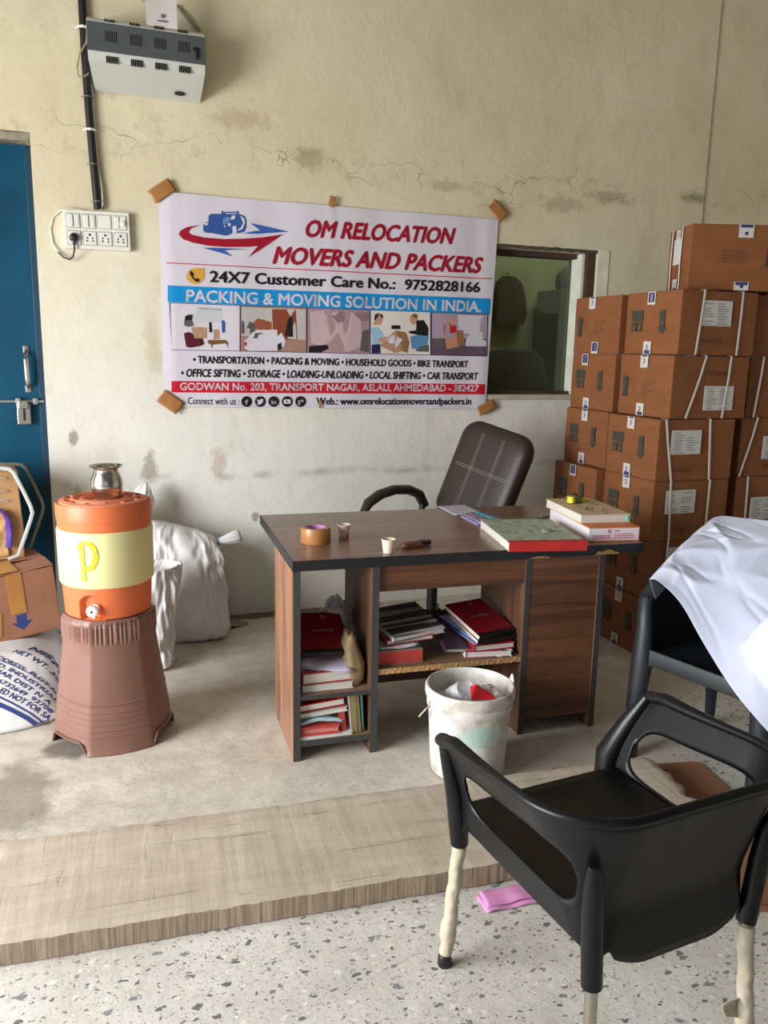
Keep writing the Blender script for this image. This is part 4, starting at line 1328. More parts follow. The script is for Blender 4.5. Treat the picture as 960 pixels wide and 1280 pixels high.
def upright(label, u, v, w, h, t, lean, cover, spine=None, pages=None, name='booklet'):
    """standing book, spine to the viewer: w deep into the shelf, t thick along u"""
    # build flat with spine at -x, then stand it: local x -> +v, y -> z, z -> -u
    r = thing(name, label, 'book', dw(u, v, SH0 + 0.001), (0, lean, DKA), 'books in the desk')
    bm = bmesh.new()
    bx(bm, 0, 0.0018, 0, w, 0, h)
    bx(bm, t - 0.0018, t, 0, w, 0, h)
    bx(bm, 0, t, 0, 0.0018, 0, h, 1)
    obj('cover', bm, [cover, spine or cover], r)
    bm = bmesh.new()
    bx(bm, 0.0018, t - 0.0018, 0.0018, w - 0.003, 0.002, h - 0.002)
    obj('pages', bm, pages or M_PAGE, r)
    return r


M_OLIVE = M('olive_booklet_cover', (142, 124, 66), 0.6, 0.2, 40)
upright('red cloth notebook standing tilted beside the lying books', 0.188, 0.025, 0.15, 0.150, 0.022, math.radians(-7), M_SPRED, M_SPRED)
upright('first olive booklet next to the tilted red notebook', 0.225, 0.02, 0.15, 0.155, 0.0125, math.radians(-5), M_PAPER, M_OLIVE)
upright('second olive booklet in the middle of the standing booklets', 0.2385, 0.02, 0.15, 0.155, 0.012, math.radians(-5), M_PAPER, M_OLIVE)
upright('third olive booklet beside the teal notebook', 0.2515, 0.022, 0.15, 0.152, 0.0125, math.radians(-5), M_PAPER, M_OLIVE)
upright('teal notebook standing against the desk divider', 0.268, 0.03, 0.15, 0.150, 0.010, math.radians(-4), M('teal_cover', (52, 116, 122), 0.5), M('pale_teal_spine', (128, 190, 194), 0.5))

# middle shelf, left stack
SHM = 0.3275
dbook('ledger', 'grey-green ledger with faded red spine at the bottom of the middle shelf stack', (0.17, 0.18, 0.056), 0.415, 0.125, SHM, R90, M('grey_green_cover', (134, 146, 136), 0.6), M_SPRED, group='books in the desk')
papers('loose_papers', 'white papers with yellow and pink tabs on the grey-green ledger', 0.16, 0.15, 3, dw(0.405, 0.11, SHM + 0.064), (0, math.radians(-1), DKA), M_PAPER, 0.008)
dbook('notebook', 'red notebook under the black and white striped one', (0.19, 0.17, 0.018), 0.452, 0.13, SHM + 0.082, 0.06, M_RED, M_RED, ry=math.radians(-2), group='books in the desk')
k = NT('striped_black_white_cover')
c = k.noise(k.coord('Object', (2.0, 55, 1), (0, 0, 0.35)), 1.0, 3, 0.5, 0.2)
k.color(k.ramp(c, [(0.49, lin((44, 44, 46))), (0.54, lin((196, 192, 190)))]))
k.b.inputs['Roughness'].default_value = 0.4
sb_ = dbook('notebook', 'black and white striped notebook on top of the middle shelf stack', (0.225, 0.24, 0.022), 0.468, 0.16, SHM + 0.116, 0.20, k.m, M_PAPER, rx=math.radians(9), ry=math.radians(-2), group='books in the desk')

# middle shelf, right pile
k = NT('colourful_patterned_cover')
v_ = k.n('ShaderNodeTexVoronoi')
v_.inputs['Scale'].default_value = 38
k.l(k.coord('Object'), v_.inputs['Vector'])
sc_ = k.n('ShaderNodeSeparateColor')
k.l(v_.outputs['Color'], sc_.inputs[0])
cr_ = k.ramp(sc_.outputs[0], [(0.0, lin((60, 70, 120))), (0.3, lin((196, 60, 80))), (0.5, lin((222, 216, 220))), (0.7, lin((70, 150, 190))), (0.9, lin((80, 56, 90)))])
for n_ in k.t.nodes:
    if n_.type == 'VALTORGB':
        n_.color_ramp.interpolation = 'CONSTANT'
k.color(cr_)
dbook('notebook', 'notebook with colourful patterned cover at the bottom of the right pile', (0.19, 0.21, 0.026), 0.785, 0.13, SHM + 0.0003, -0.12, k.m, M_PAPER, group='books in the desk')
k = NT('dark_purple_marbled_cover')
n_ = k.noise(k.coord('Object'), 22, 7, 0.7)
k.color(k.ramp(n_, [(0.4, lin((50, 28, 52))), (0.62, lin((92, 58, 82))), (0.75, lin((170, 140, 160)))]))
k.b.inputs['Roughness'].default_value = 0.35
dbook('file_folder', 'dark purple marbled file folder sloping against the right pile', (0.14, 0.25, 0.02), 0.655, 0.165, SHM + 0.062, 0.12, k.m, None, rx=math.radians(20), ry=math.radians(7), group='books in the desk', cat='folder')
dbook('notebook', 'red notebook directly under the two registers', (0.175, 0.19, 0.024), 0.793, 0.125, SHM + 0.0275, 0.05, M_RED, M_RED, group='books in the desk')
dbook('notebook', 'blue and white notebook fanned out to the left beneath the red register', (0.16, 0.22, 0.016), 0.752, 0.165, SHM + 0.066, 0.42, M('blue_white_cover', (176, 190, 224), 0.5, 0.2, 10), M('blue_spine', (60, 90, 150), 0.5), rx=math.radians(13), ry=math.radians(5), group='books in the desk')
register('lower dark red register in the right pile, showing its black strip', dw(0.788, 0.14, SHM + 0.078), (math.radians(11), 0, DKA + 0.18), (0.18, 0.22, 0.020))
register('upper dark red register with silver title on top of the right pile', dw(0.778, 0.15, SHM + 0.105), (math.radians(15), 0, DKA + 0.27), (0.18, 0.24, 0.022))

# ---------------------------------------------------------------- things on the desk top
ZD = ZT + 0.0003
r = thing('tape_roll', 'roll of brown packing tape lying on the desk', 'tape roll', (0.805, 2.965, ZD))
bm = bmesh.new()
lathe(bm, [(0.041, 0), (0.0565, 0.0), (0.0575, 0.002), (0.0575, 0.058), (0.0565, 0.060), (0.041, 0.060), (0.041, 0.0)], 48)
obj('tape_windings', bm, M_TAPE, r, smooth=True)
bm = bmesh.new()
lathe(bm, [(0.0365, 0.001), (0.041, 0.001), (0.041, 0.059), (0.0365, 0.059), (0.0365, 0.001)], 40)
obj('cardboard_core', bm, M('pink_printed_core', (196, 140, 196), 0.6, 0.1, 60), r, smooth=True)
r['label'] = 'roll of brown packing tape with pink core on the left of the desk'


def paper_cup(label, loc, h, r0, r1, stain):
    r = thing('paper_cup', label, 'cup', loc, (0, 0, 0))
    bm = bmesh.new()
    lathe(bm, [(r0 - 0.001, 0.003), (r0, 0.0), (r1, h), (r1 - 0.0012, h), (r0 - 0.0014, 0.004)], 28, cap1=True)
    obj('cup_wall', bm, stain, r, smooth=True)
    bm = bmesh.new()
    tube(bm, [(r1 * math.cos(a * math.pi / 12), r1 * math.sin(a * math.pi / 12), h) for a in range(25)], 0.0014, 6, cap=False)
    obj('rolled_rim', bm, M('cup_rim_white', (226, 216, 206), 0.5), r, smooth=True)
    return r


k = NT('printed_paper_cup')
n_ = k.noise(k.coord('Object'), 34, 3, 0.5)
k.color(k.ramp(n_, [(0.5, lin((222, 204, 194))), (0.6, lin((196, 120, 96)))]))
cup1 = paper_cup('white paper cup with reddish print near the tape roll', (0.935, 3.02, ZD), 0.050, 0.019, 0.0255, k.m)
bm = bmesh.new()
lathe(bm, [(0.0, 0.036), (0.0225, 0.036)], 20)
obj('tea', bm, M('brown_tea', (70, 40, 26), 0.2), cup1)
paper_cup('plain cream paper cup near the front edge of the desk', (1.018, 2.735, ZD), 0.050, 0.019, 0.0255, M('cream_paper', (226, 208, 186), 0.6, 0.04))

r = thing('key_fob', 'brown leather key fob with black tag and keys on the desk', 'keys', (1.135, 2.79, ZD), (0, 0, 0.1))
bm = bmesh.new()
loft(bm, [(0, 0, 0, 0.040, 0.018, 2.3), (0, 0, 0.006, 0.044, 0.022, 2.3), (0, 0, 0.016, 0.042, 0.02, 2.3), (0, 0, 0.021, 0.03, 0.012, 2.2)], 30)
obj('leather_fob', bm, M('brown_leather', (112, 62, 40), 0.5), r, smooth=True)
bm = bmesh.new()
bx(bm, 0.035, 0.085, 0.002, 0.03, 0.002, 0.02, bev=0.006)
tube(bm, [(0.038, 0.0, 0.014), (0.055, -0.012, 0.02), (0.07, 0.004, 0.02)], 0.003, 8)
obj('black_tag', bm, M_BLACK, r, smooth=True)
bm = bmesh.new()
for (x, y, a) in ((-0.03, 0.030, 0.1), (-0.012, 0.036, -0.1)):
    T_ = Matrix.Translation((x, y, 0.006)) @ Matrix.Rotation(a, 4, 'Z')
    bx(bm, -0.03, 0.012, -0.004, 0.004, 0, 0.0022, T=T_, bev=0.0006)
    lathe(bm, [(0.003, 0), (0.010, 0), (0.010, 0.0022), (0.003, 0.0022), (0.003, 0)], 14, T=T_ @ Matrix.Translation((0.02, 0, 0)))
    for q in range(4):
        bx(bm, -0.026 + q * 0.007, -0.022 + q * 0.007, 0.003, 0.0065 - 0.001 * (q % 2), 0, 0.0022, T=T_)
obj('metal_keys', bm, M_STEEL, r)

# paper sheet and lilac packet
bm = bmesh.new()
grid(bm, lambda u, v: Vector(((u - 0.5) * 0.15, (v - 0.5) * 0.21, 0.002 + 0.004 * (v - 0.3) ** 2 + 0.003 * u * u)), 8, 10)
tag(obj('paper_sheet', bm, M_LILAC, smooth=True, loc=(1.62, 3.40, ZD + 0.001), rot=(0, 0, -0.02), mods=[('SOLIDIFY', dict(thickness=0.001))]), 'blank white paper sheet at the far edge of the desk', 'paper')
r = thing('card_packet', 'lilac packet of visiting cards with a cyan stripe on the desk', 'packet', (1.632, 3.17, ZD), (0, 0, -0.05))
bm = bmesh.new()
bx(bm, -0.075, 0.075, -0.09, 0.10, 0, 0.006, bev=0.002)
bx(bm, -0.06, 0.082, -0.095, 0.085, 0.006, 0.012, bev=0.002)
obj('paper_stack', bm, M('lilac_card', (170, 158, 204), 0.5), r)
bm = bmesh.new()
grid(bm, lambda u, v: Vector((-0.07 + u * 0.15, -0.07 + v * 0.16, 0.0135 + 0.008 * math.sin(u * 3.14) + 0.002 * noise.noise(Vector((u * 6, v * 6, 1))))), 10, 10)
obj('plastic_sleeve', bm, M('glossy_grey_sleeve', (134, 122, 140), 0.15), r, smooth=True, mods=[('SOLIDIFY', dict(thickness=0.0015))])
bm = bmesh.new()
grid(bm, lambda u, v: Vector((0.0 + u * 0.022 - v * 0.02, -0.07 + v * 0.15, 0.0235 + 0.001 * math.sin(u * 3.14))), 3, 8)
obj('cyan_stripe', bm, M('cyan_sticker', (70, 200, 214), 0.3), r, mods=[('SOLIDIFY', dict(thickness=0.001))])

# big ledger
led = thing('ledger', 'large pale green ledger with red spine lying open-side left at the desk front', 'ledger', (1.648, 2.80, ZD), (0, 0, -0.20))
led['label'] = 'large pale green ledger with red spine at the desk front edge'
bm = bmesh.new()
w_, l_, t_ = 0.305, 0.42, 0.036
bx(bm, -w_ / 2, w_ / 2, -l_ / 2, l_ / 2, 0, 0.003)
k = NT('pale_green_ledger_cover')
n_ = k.noise(k.coord('Object'), 34, 6, 0.7, 0.5)
k.color(k.ramp(n_, [(0.38, lin((118, 130, 112))), (0.5, lin((172, 182, 164))), (0.7, lin((188, 196, 178)))]))
k.b.inputs['Roughness'].default_value = 0.55
bx(bm, -w_ / 2, w_ / 2, -l_ / 2 + 0.02, l_ / 2, t_ - 0.003, t_)
obj('cover', bm, k.m, led)
bm = bmesh.new()
bx(bm, -w_ / 2 - 0.0008, w_ / 2 + 0.0008, -l_ / 2 - 0.002, -l_ / 2 + 0.002, 0, t_, bev=0.001)
bx(bm, -w_ / 2 - 0.0004, w_ / 2 + 0.0004, -l_ / 2, -l_ / 2 + 0.03, t_ - 0.0022, t_ + 0.0008)
obj('spine', bm, M('ledger_red_cloth', (186, 40, 36), 0.6, 0.12), led)
bm = bmesh.new()
bx(bm, -w_ / 2 + 0.003, w_ / 2 - 0.003, -l_ / 2 + 0.002, l_ / 2 - 0.004, 0.003, t_ - 0.003)
obj('pages', bm, M_PAGE, led)
bm = bmesh.new()
loft(bm, [(0, 0, 0, 0.020, 0.014, 2.4), (0, 0, 0.006, 0.021, 0.015, 2.4), (0, 0, 0.009, 0.017, 0.011, 2.4)], 24)
tag(obj('ink_pad', bm, M('grey_eraser', (150, 150, 150), 0.4), smooth=True, loc=(1.690, 2.75, ZD + t_ + 0.0005)), 'small grey oval disc lying on the pale green ledger', 'disc')
# pens
for (lab, p0, p1, r_, mm, tip) in (('black ballpoint pen lying just behind the pale green ledger', (1.66, 3.10), (1.79, 3.10), 0.0055, M_BLACK, M_STEEL),
                                   ('longer black and blue pen reaching towards the red-handled scissors', (1.80, 3.10), (1.95, 3.115), 0.0058, M('dark_blue_pen', (24, 30, 58), 0.3), M_STEEL)):
    d_ = Vector((p1[0] - p0[0], p1[1] - p0[1], 0))
    L_ = d_.length
    r = thing('pen', lab, 'pen', (p0[0], p0[1], ZD + r_), (0, 0, math.atan2(d_.y, d_.x)), 'pens on the desk')
    bm = bmesh.new()
    tube(bm, [(0.012, 0, 0), (0.02, 0, 0), (L_ - 0.004, 0, 0), (L_, 0, 0)], [r_ * 0.6, r_, r_, r_ * 0.7], 12)
    obj('barrel', bm, mm, r, smooth=True)
    bm = bmesh.new()
    tube(bm, [(0, 0, 0), (0.012, 0, 0)], [0.001, r_ * 0.6], 10)
    obj('tip', bm, tip, r, smooth=True)
    bm = bmesh.new()
    bx(bm, L_ - 0.045, L_ - 0.002, -0.0015, 0.0015, r_ * 0.9, r_ * 0.9 + 0.003, bev=0.0008)
    obj('clip', bm, tip, r)
r = thing('scissors', 'scissors with black and red handles behind the stacked books', 'scissors', (2.0, 3.20, ZD + 0.004), (0, 0, 0.35))
for s in (-1, 1):
    bm = bmesh.new()
    T_ = Matrix.Rotation(s * 0.13, 4, 'Z')
    ring = [T_ @ Vector((0.065 + 0.034 * math.cos(a * math.pi / 10), s * 0.014 + 0.021 * math.sin(a * math.pi / 10), 0.006)) for a in range(21)]
    tube(bm, ring, 0.0085, 8, cap=False)
    tube(bm, [T_ @ Vector((0.0, 0, 0.004)), T_ @ Vector((0.035, s * 0.006, 0.006))], 0.006, 8)
    h_ = obj('handle', bm, M_BLACK if s < 0 else M('scissor_red', (190, 52, 38), 0.4), r, smooth=True)
    bm = bmesh.new()
    bx(bm, -0.11, 0.0, -0.006, 0.006, 0.0 + 0.002 * (s > 0), 0.002 + 0.002 * (s > 0), T=T_)
    obj('blade', bm, M_STEEL, r)

# white box file with orange edges, cream book, tape measure
bf = thing('box_file', 'thick white reference book with orange covers and pink print under the cream book', 'book', (1.985, 2.875, ZD), (0, 0, -0.17))
w_, l_, t_ = 0.215, 0.42, 0.058
M_OR = M('orange_cover', (214, 116, 58), 0.5)
bm = bmesh.new()
bx(bm, -w_ / 2, w_ / 2, -l_ / 2, l_ / 2, 0, 0.004)
bx(bm, -w_ / 2, w_ / 2, -l_ / 2, l_ / 2, t_ - 0.004, t_)
bx(bm, w_ / 2 - 0.003, w_ / 2, -l_ / 2, l_ / 2, 0.004, t_ - 0.004)
obj('cover', bm, M_OR, bf)
bf.name = 'reference_book'
bm = bmesh.new()
bx(bm, -w_ / 2 + 0.002, w_ / 2 - 0.003, -l_ / 2 + 0.001, l_ / 2 - 0.003, 0.004, t_ - 0.004)
obj('pages', bm, M('bright_pages', (228, 222, 226), 0.6, 0.03), bf)
bm = bmesh.new()
yq = -l_ / 2 + 0.0002
for ln in range(3):
    for q in range(9):
        x = 0.0 + q * 0.0098
        if rnd(0, 1) < 0.85:
            bx(bm, x, x + 0.0082, yq, yq + 0.001, 0.013 + ln * 0.008, 0.0165 + ln * 0.008)
for ln in range(2):
    for q in range(6):
        x = -0.088 + q * 0.0125
        bx(bm, x, x + 0.009, yq, yq + 0.001, 0.012 + ln * 0.009, 0.0175 + ln * 0.009, T=None)
lathe(bm, [(0.0045, 0), (0.008, 0)], 18, T=Matrix.Translation((-0.02, yq, 0.041)) @ Matrix.Rotation(R90, 4, 'X'))
lathe(bm, [(0.0, 0), (0.003, 0)], 14, T=Matrix.Translation((-0.02, yq, 0.041)) @ Matrix.Rotation(R90, 4, 'X'))
for q in range(4):
    bx(bm, 0.0 + q * 0.006, 0.0045 + q * 0.006, yq, yq + 0.001, 0.040, 0.046)
obj('printed_marks', bm, M('pink_print', (214, 100, 132), 0.6), bf)
cbk = thing('sketch_book', 'cream book with doodled cover lying on the orange-edged book', 'book', (1.985, 2.925, ZD + t_ + 0.0004), (0, 0, -0.14))
w2, l2, t2 = 0.215, 0.36, 0.036
M_CREAM = M('cream_cover', (206, 186, 152), 0.55, 0.06)
bm = bmesh.new()
bx(bm, -w2 / 2, w2 / 2, -l2 / 2, l2 / 2, 0, 0.003)
bx(bm, -w2 / 2, w2 / 2, -l2 / 2, l2 / 2, t2 - 0.003, t2)
bx(bm, w2 / 2 - 0.003, w2 / 2, -l2 / 2, l2 / 2, 0.003, t2 - 0.003)
obj('cover', bm, M_CREAM, cbk)
bm = bmesh.new()
bx(bm, -w2 / 2 + 0.003, w2 / 2 - 0.003, -l2 / 2 + 0.004, l2 / 2 - 0.004, 0.003, t2 - 0.003)
obj('pages', bm, M_PAGE, cbk)
bm = bmesh.new()
bx(bm, w2 / 2 - 0.012, w2 / 2 + 0.0008, -l2 / 2 - 0.0008, -l2 / 2 + 0.012, 0.006, t2 - 0.006, bev=0.001)
obj('teal_corner', bm, M('teal_corner', (84, 190, 176), 0.5), cbk)
bm = bmesh.new()
for q in range(9):
    cx_, cy_ = rnd(-0.06, 0.08), rnd(-0.15, 0.10)
    pts = [(cx_ + 0.022 * math.sin(a * 0.9 + q) * rnd(0.5, 1), cy_ + 0.03 * math.cos(a * 0.7 + q * 2) * rnd(0.5, 1), t2 + 0.0004) for a in range(8)]
    tube(bm, pts, 0.0011, 4)
obj('doodle_lines', bm, M('brown_ink', (120, 84, 58), 0.7), cbk)
tm = thing('tape_measure', 'yellow and black tape measure on top of the stacked books', 'tape measure', (1.975, 3.005, ZD + t_ + t2 + 0.002), (0, 0, 0.3))
bm = bmesh.new()
loft(bm, [(0, 0, 0, 0.036, 0.022, 3), (0, 0, 0.004, 0.040, 0.026, 3), (0, 0, 0.026, 0.038, 0.026, 3), (0, 0, 0.034, 0.030, 0.022, 2.6)], 32)
obj('case', bm, M('grey_olive_rubber', (108, 104, 62), 0.5, 0.3, 60), tm, smooth=True)
bm = bmesh.new()
loft(bm, [(-0.034, -0.012, 0.004, 0.014, 0.017, 3), (-0.034, -0.012, 0.03, 0.012, 0.016, 3)], 20)
bx(bm, 0.028, 0.075, -0.010, 0.010, 0.001, 0.004, bev=0.001)
bx(bm, 0.070, 0.078, -0.011, 0.011, 0.0, 0.014, bev=0.001)
obj('yellow_panel', bm, M('yellow_plastic', (226, 214, 40), 0.4), tm, smooth=True)
bm = bmesh.new()
lathe(bm, [(0, 0.034), (0.012, 0.034), (0.010, 0.039), (0, 0.040)], 16)
obj('lock_button', bm, M_BLACK, tm, smooth=True)

# ---------------------------------------------------------------- executive chair behind the desk
ec = thing('executive_chair', 'dark brown leather executive chair with white stitching behind the desk', 'chair', (1.72, 3.86, 0))
dvec = Vector((-0.9, -0.42, 0)).normalized()          # the way it faces
yaw = math.atan2(-dvec.x, dvec.y)                     # local +y -> dvec
ec.rotation_euler = (0, 0, yaw)
k = NT('brown_leatherette')
n_ = k.noise(k.coord('Object'), 90, 3, 0.6)
k.color(k.ramp(n_, [(0.3, lin((42, 30, 28))), (0.7, lin((56, 42, 38)))]))
k.b.inputs['Roughness'].default_value = 0.42
k.bump(n_, 0.15, 0.002)
M_LEA = k.m
TB = Matrix.Translation((0.0, -0.22, 0.56)) @ Matrix.Rotation(math.radians(-11), 4, 'Y') @ Matrix.Rotation(math.radians(17), 4, 'X')
bw, bh, bt = 0.46, 0.56, 0.095


def rrect(hw_, h_, rc, n=10):
    P = []
    for (cx_, cz_, a0) in ((hw_ - rc, h_ - rc, 0), (-hw_ + rc, h_ - rc, 90), (-hw_ + rc * 0.8, rc * 0.8, 180), (hw_ - rc * 0.8, rc * 0.8, 270)):
        for i in range(n + 1):
            a = math.radians(a0 + 90 * i / n)
            rr = rc if a0 < 180 else rc * 0.8
            P.append((cx_ + rr * math.cos(a), cz_ + rr * math.sin(a)))
    return P


bm = bmesh.new()
rings = []
for (yy, ins) in ((-bt / 2, 0.03), (-bt / 2 + 0.012, 0.008), (-bt / 2 + 0.03, 0.0), (bt / 2 - 0.03, 0.0), (bt / 2 - 0.012, 0.006), (bt / 2, 0.022), (bt / 2 + 0.006, 0.06), (bt / 2 + 0.008, 0.12)):
    rings.append([bm.verts.new(TB @ Vector((x, yy, z + ins))) for x, z in rrect(bw / 2 - ins, bh - 2 * ins, 0.10 - ins * 0.4)])
skin_rings(bm, rings)
back = obj('backrest', bm, M_LEA, ec, smooth=True, angle=60)
bm = bmesh.new()


def stitch(p0, p1, off=0.0):
    L_ = (Vector(p1) - Vector(p0)).length
    n_ = int(L_ / 0.012)
    for i in range(n_):
        a = Vector(p0).lerp(Vector(p1), (i + 0.1) / n_)
        b = Vector(p0).lerp(Vector(p1), (i + 0.75) / n_)
        tube(bm, [TB @ a, TB @ b], 0.0013, 5)


yf = bt / 2 + 0.0085
for s in (-0.07, 0.07):
    for o_ in (-0.006, 0.006):
        stitch((s + o_, yf, 0.06), (s + o_, yf, bh - 0.06))
for o_ in (-0.006, 0.006):
    stitch((-0.18, yf - 0.001, 0.30 + o_), (0.18, yf - 0.001, 0.30 + o_))
stitch((-0.19, bt / 2 - 0.002, 0.07), (-0.19, bt / 2 - 0.002, bh - 0.10))
stitch((0.19, bt / 2 - 0.002, 0.07), (0.19, bt / 2 - 0.002, bh - 0.10))
stitch((-0.14, bt / 2 - 0.002, bh - 0.046), (0.14, bt / 2 - 0.002, bh - 0.046))
obj('stitching', bm, M('cream_thread', (190, 180, 168), 0.7), ec)
bm = bmesh.new()
loft(bm, [(0, 0.06, 0.44, 0.22, 0.22, 3), (0, 0.06, 0.455, 0.25, 0.25, 3.5), (0, 0.06, 0.52, 0.255, 0.255, 3.5), (0, 0.06, 0.545, 0.22, 0.22, 3), (0, 0.06, 0.55, 0.12, 0.12, 2.5)], 40)
obj('seat', bm, M_LEA, ec, smooth=True)
NEAR = -1          # this arm has sunk with the tilted seat
for s in (-1, 1):
    bm = bmesh.new()
    P_ = [(-0.20, 0.63), (-0.15, 0.70), (-0.06, 0.735), (0.05, 0.745), (0.16, 0.73), (0.24, 0.695), (0.285, 0.64)]
    tube(bm, [(s * 0.29, y_, z_) for y_, z_ in P_], [(0.028, 0.022), (0.034, 0.026), (0.036, 0.027), (0.036, 0.027), (0.036, 0.027), (0.034, 0.026), (0.022, 0.016)], 14)
    for v in bm.verts:
        v.co.z -= 0.05 if s == NEAR else 0.0
    a_ = obj('armrest', bm, M_LEA, ec, smooth=True)
    bm = bmesh.new()
    tube(bm, [(s * 0.29, -0.19, 0.67), (s * 0.29, -0.17, 0.55), (s * 0.25, -0.1, 0.46), (s * 0.15, 0.0, 0.44)], 0.018, 10)
    tube(bm, [(s * 0.29, 0.27, 0.655), (s * 0.29, 0.235, 0.57), (s * 0.26, 0.14, 0.47), (s * 0.15, 0.06, 0.44)], 0.018, 10)
    obj('arm_bracket', bm, M_BLACK, ec, smooth=True)
bm = bmesh.new()
tube(bm, [(0, 0.04, 0.07), (0, 0.04, 0.26)], 0.028, 14)
tube(bm, [(0, 0.04, 0.26), (0, 0.04, 0.44)], 0.018, 12)
bx(bm, -0.09, 0.09, -0.10, 0.16, 0.41, 0.445, bev=0.01)
bx(bm, -0.04, 0.04, -0.24, -0.05, 0.42, 0.445, bev=0.006)
tube(bm, [(0, -0.20, 0.43), (0, -0.27, 0.47), (0, -0.30, 0.62)], 0.022, 8)
for a in range(5):
    A_ = a * 2 * math.pi / 5 + 0.3
    e_ = (0.29 * math.cos(A_), 0.04 + 0.29 * math.sin(A_))
    tube(bm, [(0, 0.04, 0.11), (e_[0] * 0.5, 0.04 + (e_[1] - 0.04) * 0.5, 0.105), (e_[0], e_[1], 0.07)], [(0.026, 0.02), (0.022, 0.016), (0.014, 0.012)], 10)
obj('star_base', bm, M_BLACK, ec, smooth=True)
for a in range(5):
    A_ = a * 2 * math.pi / 5 + 0.3
    e_ = (0.29 * math.cos(A_), 0.04 + 0.29 * math.sin(A_))
    bm = bmesh.new()
    for s in (-0.014, 0.014):
        lathe(bm, [(0.0, -0.008), (0.022, -0.008), (0.026, -0.004), (0.026, 0.004), (0.022, 0.008), (0.0, 0.008)], 16, T=Matrix.Translation((e_[0], e_[1], 0.0265)) @ Matrix.Rotation(A_, 4, 'Z') @ Matrix.Rotation(R90, 4, 'Y') @ Matrix.Translation((0, 0, s)))
    tube(bm, [(e_[0], e_[1], 0.026), (e_[0], e_[1], 0.075)], 0.008, 8)
    obj('caster', bm, M_BLACK, ec, smooth=True)
def smooth01(x):
    x = max(0.0, min(1.0, x))
    return x * x * (3 - 2 * x)



# ---------------------------------------------------------------- tall brown plastic stool
M_STOOL = M('brown_plastic', (130, 94, 82), 0.42, 0.08, 10)
stl = thing('stool', 'tall brown ribbed plastic stool carrying the orange water cooler', 'stool', (0.045, 3.17, 0))
HS = 0.50


def stool_r(a, z):
    """rounded hexagon, radius by angle and height"""
    t = z / HS
    R = 0.219 + (0.152 - 0.219) * t
    am = (a - math.radians(5)) % (math.pi / 3) - math.pi / 6
    hexr = math.cos(math.pi / 6) / math.cos(am)
    w = 0.40
    return R * (w * hexr / 0.93 + (1 - w))


bm = bmesh.new()
NS = 144
zs = [0.0, 0.006, 0.02, 0.035, 0.05, 0.06] + [0.066 + 0.022 * (i // 4) + (0.0, 0.0022, 0.0044, 0.0066)[i % 4] for i in range(20)] + [0.182, 0.185, 0.188, 0.191, 0.24, 0.30, 0.36, 0.392, 0.400, 0.408, 0.414, 0.44, 0.47, 0.488, 0.496, HS]
rings = []
for zi, z in enumerate(zs):
    ring = []
    for j in range(NS):
        a = 2 * math.pi * j / NS
        r_ = stool_r(a, z)
        # three arched openings at the foot
        ac = ((a - math.radians(215) + math.pi / 3) % (2 * math.pi / 3)) - math.pi / 3
        lift = 0.052 * max(0.0, min(1.0, (math.radians(27) - abs(ac)) / math.radians(6))) ** 0.5
        zz = max(z, lift)
        if z < 0.02:
            r_ += 0.006 * (1 - z / 0.02)
        if 0.065 <= z < 0.17 and (zi - 6) % 4 in (1, 2):
            r_ += 0.0022
        if z >= 0.400:
            r_ = stool_r(a, 0.40) + 0.003 - 0.03 * (z - 0.40) + (0.0028 * (1 if math.cos(a * 60) > -0.2 else -1) if 0.41 < z < 0.49 else 0)
            if z > 0.49:
                r_ -= 0.006 * (z - 0.488) / 0.01
        elif z >= 0.392:
            r_ += 0.003 * (z - 0.392) / 0.008
        if abs(z - 0.1865) < 0.002:
            r_ += 0.0035
        ring.append(bm.verts.new((r_ * math.cos(a), r_ * math.sin(a), zz)))
    rings.append(ring)
skin_rings(bm, rings, 0, False)
cent = [bm.verts.new((0.6 * v.co.x, 0.6 * v.co.y, HS - 0.001)) for v in rings[-1]]
skin_rings(bm, [rings[-1], cent], 0, False)
bm.faces.new(cent)
bmesh.ops.dissolve_degenerate(bm, dist=1e-5, edges=bm.edges[:])
obj('stool_body', bm, M_STOOL, stl, smooth=True, angle=40, mods=[('SOLIDIFY', dict(thickness=0.004, offset=-1))])

# ---------------------------------------------------------------- water cooler
M_ORANGE = M('orange_plastic', (216, 110, 62), 0.45, 0.07, 6)
M_LIDO = M('faded_orange_lid', (218, 128, 92), 0.55, 0.1, 12)
M_YEL = M('pale_yellow_plastic', (222, 217, 158), 0.5, 0.05, 4)
wc = thing('water_cooler', 'orange and pale yellow water cooler jug standing on the brown stool', 'water cooler', (0.045, 3.17, HS), (0, 0, 0))
wc.scale = (0.94, 0.94, 0.965)
TAPA = math.radians(250)      # azimuth of the tap
bm = bmesh.new()
lathe(bm, [(0.10, 0.0), (0.156, 0.0), (0.164, 0.006)] + [(0.168 - 0.002 + 0.0065 * q / 40, 0.008 + 0.12 * q / 40) for q in range(41)], 220, cap0=True)
for v in bm.verts:          # the arched niche around the tap
    r_ = math.hypot(v.co.x, v.co.y)
    if r_ < 0.16:
        continue
    a = (math.atan2(v.co.y, v.co.x) - TAPA + math.pi) % (2 * math.pi) - math.pi
    x_ = a * 0.17 + 0.010
    top = 0.062
    d_ = abs(x_) - 0.046 if v.co.z < top else math.hypot(x_, (v.co.z - top) * 1.25) - 0.046
    if d_ < 0.004 and v.co.z > 0.006:
        dep = 0.026 * smooth01((0.004 - d_) / 0.008)
        v.co.x *= (r_ - dep) / r_
        v.co.y *= (r_ - dep) / r_
body = obj('lower_body', bm, M_ORANGE, wc, smooth=True, angle=50)
bm = bmesh.new()
lathe(bm, [(0.1725, 0.126), (0.179, 0.130), (0.1815, 0.136), (0.1835, 0.33), (0.1815, 0.338), (0.1765, 0.342)], 64)
obj('insulating_band', bm, M_YEL, wc, smooth=True)
